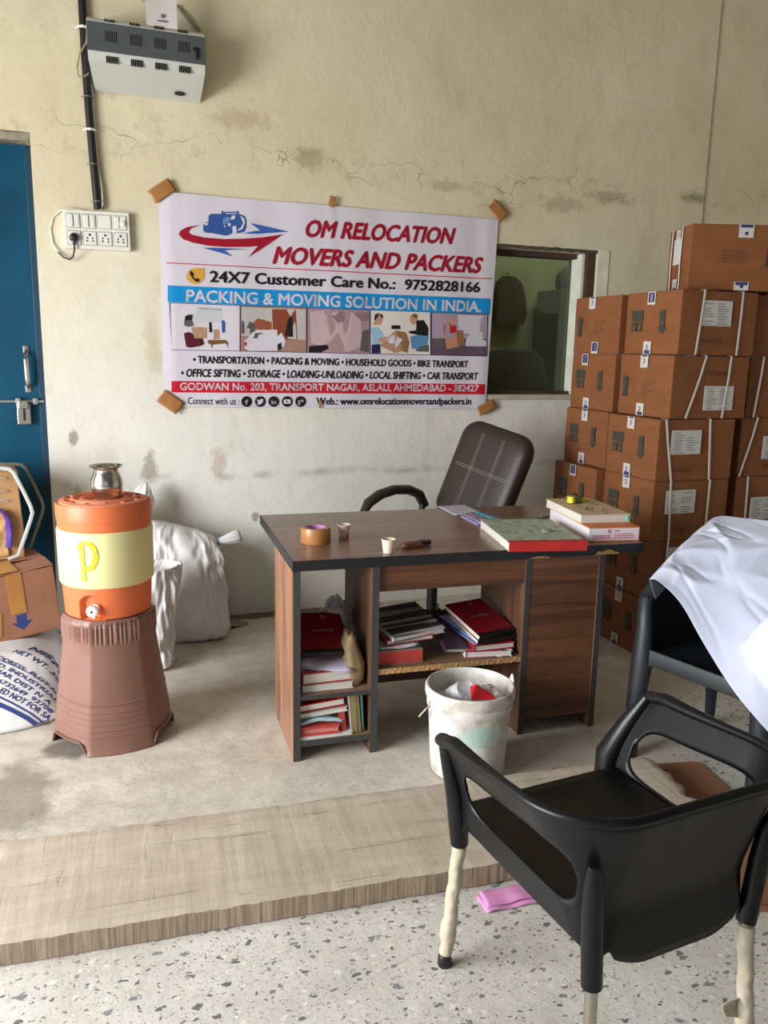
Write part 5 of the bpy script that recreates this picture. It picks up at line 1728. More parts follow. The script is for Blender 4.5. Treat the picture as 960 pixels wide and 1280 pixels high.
bm = bmesh.new()
lathe(bm, [(0.1765, 0.338), (0.178, 0.342), (0.179, 0.375), (0.182, 0.377), (0.183, 0.43), (0.180, 0.437), (0.174, 0.434), (0.171, 0.41)], 64)
obj('upper_body', bm, M_ORANGE, wc, smooth=True)
bm = bmesh.new()
lathe(bm, [(0.172, 0.40), (0.172, 0.432), (0.166, 0.442), (0.150, 0.447), (0.146, 0.440), (0.128, 0.440), (0.125, 0.449), (0.118, 0.452), (0.112, 0.449), (0.110, 0.440), (0.095, 0.438), (0.09, 0.447), (0.082, 0.449), (0.078, 0.443), (0.074, 0.432), (0.0, 0.432)], 64)
for q in range(12):
    a = q * math.pi / 6
    bx(bm, 0.126, 0.148, -0.005, 0.005, 0.438, 0.4475, T=Matrix.Rotation(a, 4, 'Z'), bev=0.001)
obj('lid', bm, M_LIDO, wc, smooth=True, mods=None)


def cyl(a, z, r_):
    return Vector((r_ * math.cos(a), r_ * math.sin(a), z))


tp = bpy.data.objects.new('tap', None)
bm = bmesh.new()
TT = Matrix.Rotation(TAPA, 4, 'Z') @ Matrix.Translation((0.150, 0, 0.046)) @ Matrix.Rotation(R90, 4, 'Y')
bpy.data.objects.remove(tp)
lathe(bm, [(0.0, 0.0), (0.018, 0.0), (0.018, 0.006), (0.011, 0.008), (0.011, 0.024), (0.020, 0.026), (0.021, 0.032), (0.020, 0.044), (0.014, 0.047), (0.0, 0.048)], 24, T=TT)
for q in range(12):
    bx(bm, 0.0195, 0.0235, -0.0025, 0.0025, 0.028, 0.043, T=TT @ Matrix.Rotation(q * math.pi / 6, 4, 'Z'), bev=0.0008)
tube(bm, [TT @ Vector((0.0, 0, 0.016)), TT @ Vector((0.016, 0, 0.016)), TT @ Vector((0.032, 0, 0.018))], 0.009, 12)
tap = obj('tap', bm, M('tap_white', (232, 224, 216), 0.4, 0.03), wc, smooth=True)
bm = bmesh.new()
lathe(bm, [(0, 0.0485), (0.005, 0.0485), (0.004, 0.050), (0, 0.050)], 12, T=TT)
obj('tap_screw', bm, M_BLACK, tap)
# hand-painted yellow letter P on the band
k = NT('yellow_paint')
n_ = k.noise(k.coord('Object'), 46, 3, 0.6)
k.color(k.ramp(n_, [(0.42, lin((226, 178, 10))), (0.58, lin((232, 196, 24))), (0.70, lin((90, 140, 90)))]))
bm = bmesh.new()
PA = math.radians(247)


def onband(x, z, r_=0.1835):
    return cyl(PA + x / 0.183, z, 0.1826 + (z - 0.136) * 0.0103 + 0.0012)


def brush(pts, w):
    n_ = len(pts)
    L_, R_ = [], []
    for i, (x, z) in enumerate(pts):
        dx = pts[min(i + 1, n_ - 1)][0] - pts[max(i - 1, 0)][0]
        dz = pts[min(i + 1, n_ - 1)][1] - pts[max(i - 1, 0)][1]
        l_ = math.hypot(dx, dz) or 1
        ww = w * (0.85 + 0.4 * noise.noise(Vector((i * 0.7, x * 40, z * 30))))
        L_.append(bm.verts.new(onband(x - dz / l_ * ww, z + dx / l_ * ww)))
        R_.append(bm.verts.new(onband(x + dz / l_ * ww, z - dx / l_ * ww)))
    for i in range(n_ - 1):
        bm.faces.new((L_[i], L_[i + 1], R_[i + 1], R_[i]))


brush([(-0.016 - 0.0004 * i, 0.160 + 0.0095 * i) for i in range(16)], 0.0105)
brush([(-0.004 + 0.036 * math.cos(math.radians(t)), 0.258 + 0.050 * math.sin(math.radians(t))) for t in range(150, -130, -10)], 0.0105)
obj('painted_letter', bm, k.m, wc, mods=[('SOLIDIFY', dict(thickness=0.0006))])

# ---------------------------------------------------------------- steel pot on the cooler
lp = thing('steel_pot', 'small round stainless steel water pot on the cooler lid', 'pot', (0.058, 3.18, HS + 0.4325 * 0.965 + 0.0005))
k = NT('polished_steel')
n_ = k.noise(k.coord('Object', (1, 1, 30)), 3, 3)
k.color(k.ramp(n_, [(0.3, (0.50, 0.47, 0.42, 1)), (0.7, (0.64, 0.61, 0.56, 1))]))
k.b.inputs['Metallic'].default_value = 1.0
k.b.inputs['Roughness'].default_value = 0.22
bm = bmesh.new()
lathe(bm, [(0.0, 0.0), (0.030, 0.0), (0.036, 0.003), (0.048, 0.018), (0.0565, 0.045), (0.058, 0.062), (0.055, 0.082), (0.046, 0.105), (0.042, 0.114), (0.0435, 0.120), (0.058, 0.128), (0.0605, 0.1305), (0.059, 0.132), (0.043, 0.124), (0.040, 0.114), (0.044, 0.104), (0.053, 0.082), (0.056, 0.062), (0.0545, 0.045), (0.046, 0.02), (0.034, 0.006), (0.0, 0.005)], 48)
obj('pot_body', bm, k.m, lp, smooth=True, angle=60)

# ---------------------------------------------------------------- white woven sacks against the wall
k = NT('white_woven_sack')
co = k.coord('Object', (160, 160, 160))
n_ = k.noise(k.coord('Object'), 5, 5)
k.color(k.ramp(n_, [(0.3, lin((216, 213, 213))), (0.7, lin((236, 233, 233)))]))
k.b.inputs['Roughness'].default_value = 0.5
wv = k.n('ShaderNodeTexWave')
wv.inputs['Scale'].default_value = 1.0
k.l(co, wv.inputs['Vector'])
k.bump(wv.outputs[1], 0.06, 0.001)
M_SACK = k.m


def wrinkle(seed, amp, fx=6.0, fz=3.0):
    def f(p, d):
        q = Vector((p.x * fx + seed, p.y * fx, p.z * fz))
        r_ = (1 - abs(noise.noise(q))) ** 3
        r2 = (1 - abs(noise.noise(q * 2.3 + Vector((5, seed, 1))))) ** 4
        r3 = (1 - abs(noise.noise(q * 4.1 + Vector((seed, 9, 2))))) ** 6
        return p + d * (amp * (r_ - 0.3) + amp * 0.55 * (r2 - 0.2) + amp * 0.4 * (r3 - 0.15))
    return f


s1 = thing('white_sack', 'tied white woven sack leaning on the wall right of the cooler', 'sack', (0.45, 4.19, 0))
bm = bmesh.new()
wr1 = wrinkle(2.0, 0.030, 15.0, 9.0)


def d1(p, d):
    p = wr1(p, d)
    top = smooth01((p.z - 0.33) / 0.27)
    p.z -= 0.30 * (p.x + 0.10) * top
    if p.x > 0.1:
        p.z -= 0.25 * (p.x - 0.1) * top
    return p


loft(bm, [(0.0, 0.0, 0.0, 0.14, 0.09, 5), (0.0, 0.0, 0.010, 0.182, 0.13, 5), (0.0, 0.0, 0.05, 0.187, 0.14, 5), (-0.002, 0.0, 0.12, 0.188, 0.145, 5), (-0.004, 0.01, 0.2, 0.186, 0.145, 4.6), (-0.006, 0.02, 0.28, 0.184, 0.14, 4.4), (-0.008, 0.025, 0.36, 0.183, 0.13, 4.2), (-0.01, 0.03, 0.43, 0.182, 0.12, 4), (-0.01, 0.04, 0.49, 0.181, 0.105, 3.8), (-0.01, 0.05, 0.54, 0.178, 0.085, 3.6), (-0.01, 0.055, 0.575, 0.172, 0.06, 3.4), (-0.01, 0.06, 0.595, 0.16, 0.03, 3.2), (-0.01, 0.06, 0.60, 0.14, 0.01, 3)], 150, disp=d1, fine=3)
sub = [('SUBSURF', dict(levels=1, render_levels=1))]
obj('sack_body', bm, M_SACK, s1, smooth=True, angle=180, mods=sub)
# tied ear at the upper right corner
bm = bmesh.new()
loft(bm, [(0, 0, -0.10, 0.10, 0.07, 2.2), (0, 0, -0.05, 0.055, 0.045, 2.2), (0, 0, 0.0, 0.014, 0.014, 2), (0.004, 0, 0.03, 0.022, 0.016, 2), (0.008, 0, 0.08, 0.032, 0.018, 2), (0.010, 0, 0.11, 0.036, 0.014, 2), (0.012, 0, 0.125, 0.026, 0.006, 2)], 40,
     disp=lambda p, d: p + d * 0.006 * noise.noise(Vector((d.x * 5, d.y * 5, p.z * 8))))
ear = obj('tied_ear', bm, M_SACK, s1, smooth=True, angle=180, loc=(0.165, 0.03, 0.485), rot=(0, math.radians(72), 0))
bm = bmesh.new()
lathe(bm, [(0.016, -0.006), (0.019, -0.003), (0.019, 0.003), (0.016, 0.006)], 16)
tube(bm, [(0.016, 0, 0), (0.05, -0.02, -0.015), (0.085, -0.03, 0.01)], 0.0018, 5)
tube(bm, [(-0.016, -0.01, 0), (-0.03, -0.04, -0.06), (-0.02, -0.05, -0.10)], 0.0018, 5)
obj('blue_tie', bm, M('blue_string', (70, 120, 160), 0.6), s1, loc=(0.165, 0.03, 0.485), rot=(0, math.radians(72), 0))
# loose dirty corner of sacking on the floor
bm = bmesh.new()
grid(bm, lambda u, v: Vector((0.20 + u * 0.13, 0.0 + (v - 0.5) * 0.17 * (1 - 0.7 * u) + 0.09, 0.004 + 0.04 * (1 - u) ** 2 * (0.6 + 0.6 * noise.noise(Vector((u * 4, v * 5, 7)))))), 14, 12)
obj('loose_corner', bm, M('dusty_sacking', (146, 132, 112), 0.8), s1, smooth=True, mods=[('SOLIDIFY', dict(thickness=0.003))])

s2 = thing('white_sack', 'taller open white sack standing behind the orange cooler', 'sack', (0.118, 4.18, 0))
bm = bmesh.new()
loft(bm, [(-0.03, 0.0, 0.0, 0.12, 0.10, 3.4), (-0.03, 0.0, 0.02, 0.15, 0.14, 3.2), (-0.03, 0.02, 0.2, 0.15, 0.15, 3), (-0.03, 0.03, 0.4, 0.14, 0.14, 2.8), (-0.02, 0.05, 0.52, 0.13, 0.11, 2.4), (0.03, 0.08, 0.60, 0.11, 0.07, 2.2), (0.08, 0.10, 0.66, 0.085, 0.05, 2), (0.12, 0.12, 0.72, 0.055, 0.03, 2), (0.14, 0.135, 0.77, 0.03, 0.015, 2), (0.15, 0.14, 0.80, 0.004, 0.004, 2)], 110, disp=wrinkle(8.0, 0.028, 12, 5), fine=4)
obj('sack_body', bm, M_SACK, s2, smooth=True, angle=180, mods=sub)
s3 = thing('white_sack', 'lower white sack with crumpled open mouth squeezed behind the brown stool', 'sack', (0.235, 3.84, 0))
bm = bmesh.new()
loft(bm, [(0.0, 0.0, 0.0, 0.07, 0.10, 3.4), (0.0, 0.0, 0.02, 0.085, 0.13, 3.2), (0.0, 0.0, 0.2, 0.09, 0.14, 3), (0.01, 0.0, 0.32, 0.10, 0.135, 2.8), (0.02, 0.0, 0.40, 0.105, 0.125, 2.4), (0.02, 0.0, 0.45, 0.105, 0.11, 2.2), (0.025, 0.0, 0.49, 0.11, 0.105, 2.0), (0.02, 0, 0.475, 0.095, 0.09, 2), (0.01, 0, 0.44, 0.07, 0.07, 2)], 110, disp=wrinkle(14.0, 0.03, 14, 6), fine=4)
obj('sack_body', bm, M_SACK, s3, smooth=True, angle=180, mods=sub)

# ---------------------------------------------------------------- printed sack lying on the floor, left
M_PSACK = M('printed_white_sack', (214, 212, 212), 0.5, 0.05, 6)
M_PBLUE = M('sack_print_blue', (44, 62, 122), 0.6, 0.15, 60)
ps = thing('printed_sack', 'white sack with blue printed lettering lying under the brown carton', 'sack', (-0.55, 3.75, 0), (0, 0, 0.0))
bm = bmesh.new()


def sackpt(u, v):
    # u around (0..1), v along x: a pillow 0.78 x 0.95 x 0.19
    return None


NU, NV = 72, 56


def pillow(sgn):
    def f(u, v):
        x, y = (u - 0.5) * 2, (v - 0.5) * 2
        ex = max(0.0, 1 - abs(x) ** 5) ** 0.5
        ey = min(1.0, (1 + y) / 0.84) ** 0.85 if y < 0 else max(0.0, 1 - y ** 4) ** 0.5
        px = x * 0.40
        py = y * 0.50
        if y < 0:       # rounded front corners
            py += 0.10 * abs(x) ** 4 * (-y) ** 2
        wr = 0.004 * noise.noise(Vector((px * 9, py * 9, 1))) + 0.010 * (1 - abs(noise.noise(Vector((px * 14, py * 5, 4))))) ** 4 * (1 if y < -0.85 or x > 0.8 else 0.15)
        z = 0.004
        if sgn > 0:
            z += (0.180 * ex + wr) * ey
        return Vector((px, py, max(0.001, z)))
    return f


grid(bm, pillow(1), NU, NV)
grid(bm, pillow(-1), NU, NV)
bmesh.ops.remove_doubles(bm, verts=bm.verts[:], dist=0.004)
for v in bm.verts:
    v.co.z = max(0.001, v.co.z)
bvh = BVHTree.FromBMesh(bm)
obj('sack_body', bm, M_PSACK, ps, smooth=True, angle=180)
bm = bmesh.new()


def on_sack(x, y):
    """x, y in sack space; project down on the sack"""
    h = bvh.ray_cast(Vector((x, y, 1.0)), Vector((0, 0, -1)))
    if h[0] is None:
        return Vector((x, y, 0.02))
    return h[0] + h[1] * 0.0018 if h[1].z > 0 else h[0] - h[1] * 0.0018


def sack_line(s, x0, x1, y0, y1, ch, bold=0.02, shear=0.0):
    dirv = Vector((x1 - x0, y1 - y0)).normalized()
    nrm = Vector((-dirv.y, dirv.x))
    letter(bm, s, lambda u, v: on_sack(x0 + (x1 - x0) * u + nrm.x * v * ch, y0 + (y1 - y0) * u + nrm.y * v * ch), 0, shear, bold)


ox, oy = 0.55, -3.75
sack_line('NISH', -0.29 + ox, -0.165 + ox, 3.71 + oy, 3.635 + oy, 0.045, 0.05)
sack_line('NET WT. 50', -0.35 + ox, -0.17 + ox, 3.675 + oy, 3.555 + oy, 0.028, 0.03)
sack_line('ADDRESS:. PLOT N', -0.43 + ox, -0.18 + ox, 3.655 + oy, 3.465 + oy, 0.019, 0.03)
sack_line('SD. INDUSTRIAL', -0.42 + ox, -0.175 + ox, 3.605 + oy, 3.415 + oy, 0.019, 0.03)
sack_line('IAR DIST N A', -0.40 + ox, -0.20 + ox, 3.55 + oy, 3.385 + oy, 0.020, 0.03)
sack_line('6732649  93708', -0.40 + ox, -0.195 + ox, 3.50 + oy, 3.345 + oy, 0.020, 0.03)
sack_line('ED NOT FOR SA', -0.39 + ox, -0.205 + ox, 3.445 + oy, 3.31 + oy, 0.026, 0.03)


def sack_stripe(x0, y0, x1, y1, w):
    n_ = 40
    a = [bm.verts.new(on_sack(x0 + (x1 - x0) * i / n_, y0 + (y1 - y0) * i / n_)) for i in range(n_ + 1)]
    b = [bm.verts.new(on_sack(x0 + (x1 - x0) * i / n_, y0 + w + (y1 - y0) * i / n_)) for i in range(n_ + 1)]
    for i in range(n_):
        bm.faces.new((a[i], a[i + 1], b[i + 1], b[i]))


sack_stripe(0.05, 3.50 + oy, 0.34, 3.285 + oy, 0.010)
sack_stripe(0.05, 3.45 + oy, 0.325, 3.262 + oy, 0.024)
sack_stripe(0.12, 3.645 + oy, 0.37, 3.475 + oy, 0.004)
obj('blue_printing', bm, M_PBLUE, ps)

# ---------------------------------------------------------------- brown carton on the sack
k = NT('brown_carton_board')
n_ = k.noise(k.coord('Object', (1, 1, 1.5)), 6, 5)
k.color(k.ramp(n_, [(0.3, lin((150, 101, 76))), (0.7, lin((164, 114, 88)))]))
k.b.inputs['Roughness'].default_value = 0.75
M_CART = k.m
M_TAN = M('tan_corrugated_board', (176, 136, 92), 0.8, 0.15, 12)
M_CTAPE = M('amber_parcel_tape', (178, 128, 70), 0.3, 0.15, 10)
cx_ = thing('carton', 'brown carton with amber tape and blue arrow resting on the printed sack', 'carton', (-0.39, 3.99, 0.185), (math.radians(1), math.radians(-5), math.radians(17)))
bm = bmesh.new()
bx(bm, -0.35, 0.20, -0.16, 0.16, 0, 0.30, bev=0.006)
obj('box_body', bm, M_CART, cx_)
for (x0, x1, y0, y1, a) in ((-0.35, 0.20, -0.16, -0.01, 4), (-0.35, 0.20, 0.01, 0.16, -3)):
    bm = bmesh.new()
    bx(bm, x0, x1, y0, y1, 0.301, 0.305, bev=0.001)
    bmesh.ops.subdivide_edges(bm, edges=[e for e in bm.edges if e.calc_length() > 0.1], cuts=10)
    for v in bm.verts:
        v.co.z += 0.007 * (noise.noise(Vector((v.co.x * 7, v.co.y * 7, a))) + 0.5)
    obj('top_flap', bm, M_CART, cx_)
bm = bmesh.new()
bx(bm, -0.005, 0.060, -0.1625, -0.1595, 0.115, 0.302, bev=0.0005)
bx(bm, -0.04, 0.052, -0.162, 0.02, 0.314, 0.316, bev=0.0005)
bx(bm, -0.14, -0.06, -0.1625, -0.1595, 0.02, 0.13, bev=0.0005, T=Matrix.Rotation(0.12, 4, 'Y'))
obj('amber_tape', bm, M_CTAPE, cx_)
bm = bmesh.new()
P_ = [(0.012, 0.11), (0.055, 0.11), (0.055, 0.075), (0.08, 0.078), (0.035, 0.035), (-0.012, 0.078), (0.012, 0.075)]
bm.faces.new([bm.verts.new((x, -0.1606, z)) for x, z in P_])
obj('blue_arrow', bm, M('arrow_blue', (44, 66, 124), 0.6), cx_, mods=[('SOLIDIFY', dict(thickness=0.0006))])
bm = bmesh.new()
bx(bm, -0.25, -0.075, -0.1618, -0.1598, 0.01, 0.05)
bx(bm, -0.16, -0.118, -0.1618, -0.1598, 0.20, 0.235)
obj('white_sticker', bm, M_PAPER, cx_)

# ---------------------------------------------------------------- torn bundle with bowed straps behind
tb = thing('torn_carton', 'torn tan carton with strapping on top of the brown carton', 'carton', (-0.585, 4.16, 0.502), (0, 0, math.radians(8)))
bm = bmesh.new()
bx(bm, -0.25, 0.265, -0.14, 0.14, 0.0, 0.415, bev=0.005)
bmesh.ops.subdivide_edges(bm, edges=[e for e in bm.edges if e.calc_length() > 0.1], cuts=10, use_grid_fill=True)
for v in bm.verts:
    if v.co.z > 0.02:
        v.co += Vector((0.010 * noise.noise(v.co * 9), 0.008 * noise.noise(v.co * 8 + Vector((4, 0, 0))), 0.012 * noise.noise(v.co * 12)))
        v.co.x -= 0.008 * v.co.z / 0.4 if v.co.x > 0.1 else 0
obj('box_body', bm, M_TAN, tb)
bm = bmesh.new()
grid(bm, lambda u, v: Vector((0.02 + u * 0.175 + 0.008 * noise.noise(Vector((v * 20, u, 3))) * (u > 0.9), -0.150 - 0.006 * noise.noise(Vector((u * 6, v * 6, 0))), 0.02 + v * 0.20 + 0.015 * noise.noise(Vector((u * 16, 4, v)) ) * (v > 0.9))), 16, 16)
obj('torn_layer', bm, M('striped_torn_board', (196, 154, 102), 0.85, 0.25, 24), tb, mods=[('SOLIDIFY', dict(thickness=0.004))])
bm = bmesh.new()
tube(bm, [(-0.02, -0.162, 0.235), (0.10, -0.162, 0.245), (0.18, -0.162, 0.235), (0.202, -0.162, 0.19), (0.205, -0.162, 0.13), (0.198, -0.16, 0.06)], [(0.014, 0.008), (0.015, 0.009), (0.018, 0.009), (0.018, 0.009), (0.016, 0.009), (0.015, 0.007)], 8)
obj('purple_lining', bm, M('purple_plastic', (78, 50, 140), 0.3), tb, smooth=True)
bm = bmesh.new()
for z, tilt in ((0.385, 0.0), (0.325, 0.0), (0.282, -0.004)):
    tube(bm, [(-0.25, -0.156, z + tilt), (0.18, -0.158, z), (0.205, -0.15, z - 0.004), (0.215, -0.10, z - 0.02)], (0.0055, 0.0025), 8)
bs = obj('white_strap', bm, M('strap_white', (212, 214, 212), 0.4), tb, smooth=True)
for (m_, off, w_) in ((M('strap_pale_grey', (200, 204, 202), 0.4), (0.240, -0.165, 0.0), 0.0085), (M('strap_dull_grey', (120, 112, 92), 0.5), (0.300, -0.04, 0.0), 0.007)):
    bm = bmesh.new()
    P_ = [(-0.16, 0, 0.428), (-0.05, 0, 0.43), (-0.018, 0, 0.425), (0.0, 0, 0.405), (0.035, 0, 0.32), (0.062, 0, 0.245), (0.067, 0, 0.215), (0.058, 0, 0.185), (0.02, 0, 0.085), (-0.005, 0, 0.02), (-0.05, 0, 0.006)]
    tube(bm, P_, (w_, 0.002), 8, up=Vector((0, 1, 0)))
    obj('bowed_strap', bm, m_, tb, smooth=True, loc=off)
bm = bmesh.new()
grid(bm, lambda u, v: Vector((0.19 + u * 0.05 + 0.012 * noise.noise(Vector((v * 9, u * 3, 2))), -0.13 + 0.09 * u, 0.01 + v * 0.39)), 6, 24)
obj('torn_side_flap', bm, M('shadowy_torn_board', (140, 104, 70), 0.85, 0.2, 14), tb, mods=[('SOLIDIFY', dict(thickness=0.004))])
# ---------------------------------------------------------------- cartons stacked on the right
k = NT('stacked_carton_board')
co = k.coord('Object', (1, 1, 3))
n_ = k.noise(co, 7, 6)
k.color(k.ramp(n_, [(0.3, lin((126, 77, 45))), (0.7, lin((138, 87, 52)))]))
k.b.inputs['Roughness'].default_value = 0.7
k.b.inputs['Specular IOR Level'].default_value = 0.3
k.bump(k.noise(k.coord('Object', (2, 2, 150)), 1.0, 2), 0.06, 0.002)
M_BOX = k.m
M_BPRINT = M('dark_green_print', (58, 60, 52), 0.7, 0.15, 40)
M_FPRINT = M('faint_brown_print', (104, 68, 46), 0.75)
M_FPRINT2 = M('faint_dark_print', (98, 64, 44), 0.75)
M_BTAPE = M('white_printed_tape', (204, 198, 190), 0.5, 0.06, 60)
M_BTBLUE = M('tape_blue_print', (48, 52, 108), 0.5)
M_LABEL = M('white_label_paper', (204, 202, 198), 0.6, 0.04, 30)
M_LTXT = M('label_grey_text', (116, 116, 116), 0.7)
M_STRAP = M('white_pp_strap', (214, 212, 206), 0.4, 0.05)
BW, BD, BH = 0.45, 0.405, 0.298


def carton(label, loc, rz=0.0, arrow_up=False, lab=(0.55, 0.5), straps=((0.27, 0.10), (0.78, 0.68)), front='label', tapes=(0.47, 0.5), blue=0, group='stacked strapped cartons', dims=(BW, BD, BH), word=0.22, grp=True):
    """local origin at the lower near-left corner; -x face carries the arrow print, -y face the label"""
    w, d, h = dims
    r = thing('carton', label, 'carton', loc, (0, 0, rz), group)
    bm = bmesh.new()
    bx(bm, 0, w, 0, d, 0.001, h, bev=0.006, seg=2)
    bmesh.ops.subdivide_edges(bm, edges=[e for e in bm.edges if e.calc_length() > 0.1], cuts=6, use_grid_fill=True)
    sd = loc[0] * 7 + loc[2] * 3
    for v in bm.verts:          # slightly bulging, dented board
        q = v.co + Vector((sd, 0, sd))
        nx = 0.004 * noise.noise(q * 5)
        if v.co.x < 0.01 or v.co.x > w - 0.01:
            v.co.x += nx
        if v.co.y < 0.01:
            v.co.y += nx
    obj('box_body', bm, M_BOX, r)
    # side print on the -x face. (a along +y from the near edge, z)
    bm = bmesh.new()

    def qx(y0, y1, z0, z1, mi, e=0.005):
        bm.faces.new([bm.verts.new((-e, y, z)) for y, z in ((y1, z0), (y0, z0), (y0, z1), (y1, z1))]).material_index = mi

    def poly(P, mi, e=0.005):
        bm.faces.new([bm.verts.new((-e, y, z)) for y, z in P]).material_index = mi
    far = d
    if not arrow_up:
        qx(far * 0.66, far * 0.87, h * 0.54, h * 0.71, 0)
        for (a, b_) in ((0.67, 0.76), (0.775, 0.865)):
            qx(far * a, far * b_, h * 0.375, h * 0.52, 0)
        for (a, b_, z0) in ((0.695, 0.735, 0.41), (0.80, 0.84, 0.40)):
            poly([(far * a, h * z0), (far * (a + b_) / 2, h * (z0 + 0.09)), (far * b_, h * z0)], 1, 0.0056)
        c_ = far * 0.30
        poly([(c_ + 0.019, h * 0.70), (c_ - 0.019, h * 0.70), (c_ - 0.019, h * 0.42), (c_ - 0.033, h * 0.42), (c_, h * 0.33), (c_ + 0.033, h * 0.42), (c_ + 0.019, h * 0.42)], 0)
        qx(c_ - 0.012, c_ + 0.012, h * 0.50, h * 0.515, 1, 0.0056)
    else:
        c_ = far * 0.86
        poly([(c_ - 0.017, h * 0.30), (c_ + 0.017, h * 0.30), (c_ + 0.017, h * 0.58), (c_ + 0.033, h * 0.58), (c_, h * 0.66), (c_ - 0.033, h * 0.58), (c_ - 0.017, h * 0.58)], 0)
        for q in range(6):
            qx(far * (0.30 + 0.07 * (q % 3)), far * 0.55, h * (0.56 - q * 0.045), h * (0.572 - q * 0.045), 2)
        for q in range(3):
            qx(far * 0.68, far * 0.74, h * (0.56 - q * 0.09), h * (0.57 - q * 0.09), 2)
    obj('printed_marks', bm, [M_BPRINT, M_BOX, M_FPRINT], r)
    # white tape tabs at the top and bottom edge of the same face
    for (ty, top) in ((far * tapes[0] + 0.02, True), (far * tapes[1] + 0.015, False)):
        bm = bmesh.new()
        z0, z1 = (h - 0.062, h - 0.001) if top else (0.002, 0.062)

        def f(u, v, z0=z0, z1=z1, top=top, ty=ty):
            jag = 0.004 * noise.noise(Vector((u * 9, ty * 40, loc[2] * 9)))
            z = z0 + (z1 - z0) * v
            if (v == 0 and top) or (v == 1 and not top):
                z += jag
            return Vector((-0.0055, ty + (u - 0.5) * -0.058, z))
        grid(bm, f, 8, 4)
        isb = (blue >> (0 if top else 1)) & 1
        zc = (z0 + z1) / 2
        def q2(a0, a1, b0, b1, mi):
            bm.faces.new([bm.verts.new((-0.0062, ty - a, b)) for a, b in ((a0, b0), (a1, b0), (a1, b1), (a0, b1))]).material_index = mi
        if isb:
            q2(-0.022, 0.022, z0 + 0.012, z1 - 0.004, 1)
            for q in range(4):
                q2(-0.008, 0.008, z0 + 0.018 + q * 0.009, z0 + 0.0225 + q * 0.009, 0)
        else:
            if top:
                q2(-0.018, 0.02, z1 - 0.008, z1 - 0.001, 1)
            else:
                q2(-0.018, 0.022, z0 + 0.002, z0 + 0.018, 1)
            for q in range(3):
                q2(-0.009 + 0.004 * (q % 2), 0.006 + 0.004 * (q % 2), zc - 0.01 + q * 0.009, zc - 0.005 + q * 0.009, 1)
        obj('tape_tab', bm, [M_BTAPE, M_BTBLUE], r)
    # label face (-y)
    if front == 'label':
        lx, lz = lab
        bm = bmesh.new()
        x0, z0, lw, lh = w * lx, h * lz, 0.175, 0.116
        bx(bm, x0, x0 + lw, -0.0062, -0.004, z0, z0 + lh)
        for q in range(9):
            for cpos in ((0.10, 0.45), (0.52, 0.92)):
                if rnd(0, 1) < 0.8:
                    a = x0 + lw * cpos[0]
                    bx(bm, a, a + lw * (cpos[1] - cpos[0]) * rnd(0.5, 1), -0.0066, -0.006, z0 + lh * (0.06 + q * 0.10), z0 + lh * (0.06 + q * 0.10) + 0.0035, 1)
        obj('shipping_label', bm, [M_LABEL, M_LTXT], r)
        bm = bmesh.new()
        tx0 = w * (lab[0] + 0.02)
        tz = h * word
        letter(bm, 'Bicare', lambda u, v: Vector((tx0 + 0.115 - u * 0.115, -0.0052, tz - v * 0.026)), 0, 0, 0.0)
        obj('printed_word', bm, M_FPRINT2, r)
    elif front == 'arrow':
        bm = bmesh.new()
        c_ = w * 0.76
        bm.faces.new([bm.verts.new((x, -0.005, z)) for x, z in ((c_ - 0.019, h * 0.68), (c_ + 0.019, h * 0.68), (c_ + 0.019, h * 0.42), (c_ + 0.033, h * 0.42), (c_, h * 0.33), (c_ - 0.033, h * 0.42), (c_ - 0.019, h * 0.42))])
        for q in range(6):
            x0 = w * (0.30 - 0.05 * (q == 5))
            bm.faces.new([bm.verts.new((x, -0.0052, z)) for x, z in ((x0, h * (0.60 - q * 0.035)), (w * 0.52, h * (0.60 - q * 0.035)), (w * 0.52, h * (0.61 - q * 0.035)), (x0, h * (0.61 - q * 0.035)))]).material_index = 1
        obj('printed_marks', bm, [M_BPRINT, M_FPRINT2], r)
        for (z0, z1) in ((h - 0.06, h - 0.001), (0.002, 0.04)):
            bm = bmesh.new()
            bx(bm, w * 0.44, w * 0.44 + 0.07, -0.0062, -0.004, z0, z1)
            bx(bm, w * 0.44 + 0.006, w * 0.44 + 0.064, -0.0068, -0.006, z1 - 0.014, z1 - 0.001, 1)
            bx(bm, w * 0.44 + 0.028, w * 0.44 + 0.044, -0.0068, -0.006, z0 + 0.012, z0 + 0.026, 1)
            obj('tape_tab', bm, [M_BTAPE, M_BTBLUE], r)
    for (a, b_) in straps:
        bm = bmesh.new()
        sag = 0.012
        pts = [(w * a + 0.004, 0.03, h + 0.002), (w * a + 0.004, -0.0065, h + 0.001), (w * (a * 0.96 + b_ * 0.04), -0.0095, h - 0.012), (w * (a * 0.7 + b_ * 0.3), -0.010, h * 0.66), (w * (a * 0.35 + b_ * 0.65), -0.009, h * 0.33), (w * b_, -0.0075, 0.003)]
        tube(bm, pts, (0.0065, 0.0014), 8, up=Vector((0, 1, 0)))
        obj('strap', bm, M_STRAP, r, smooth=True)
    return r


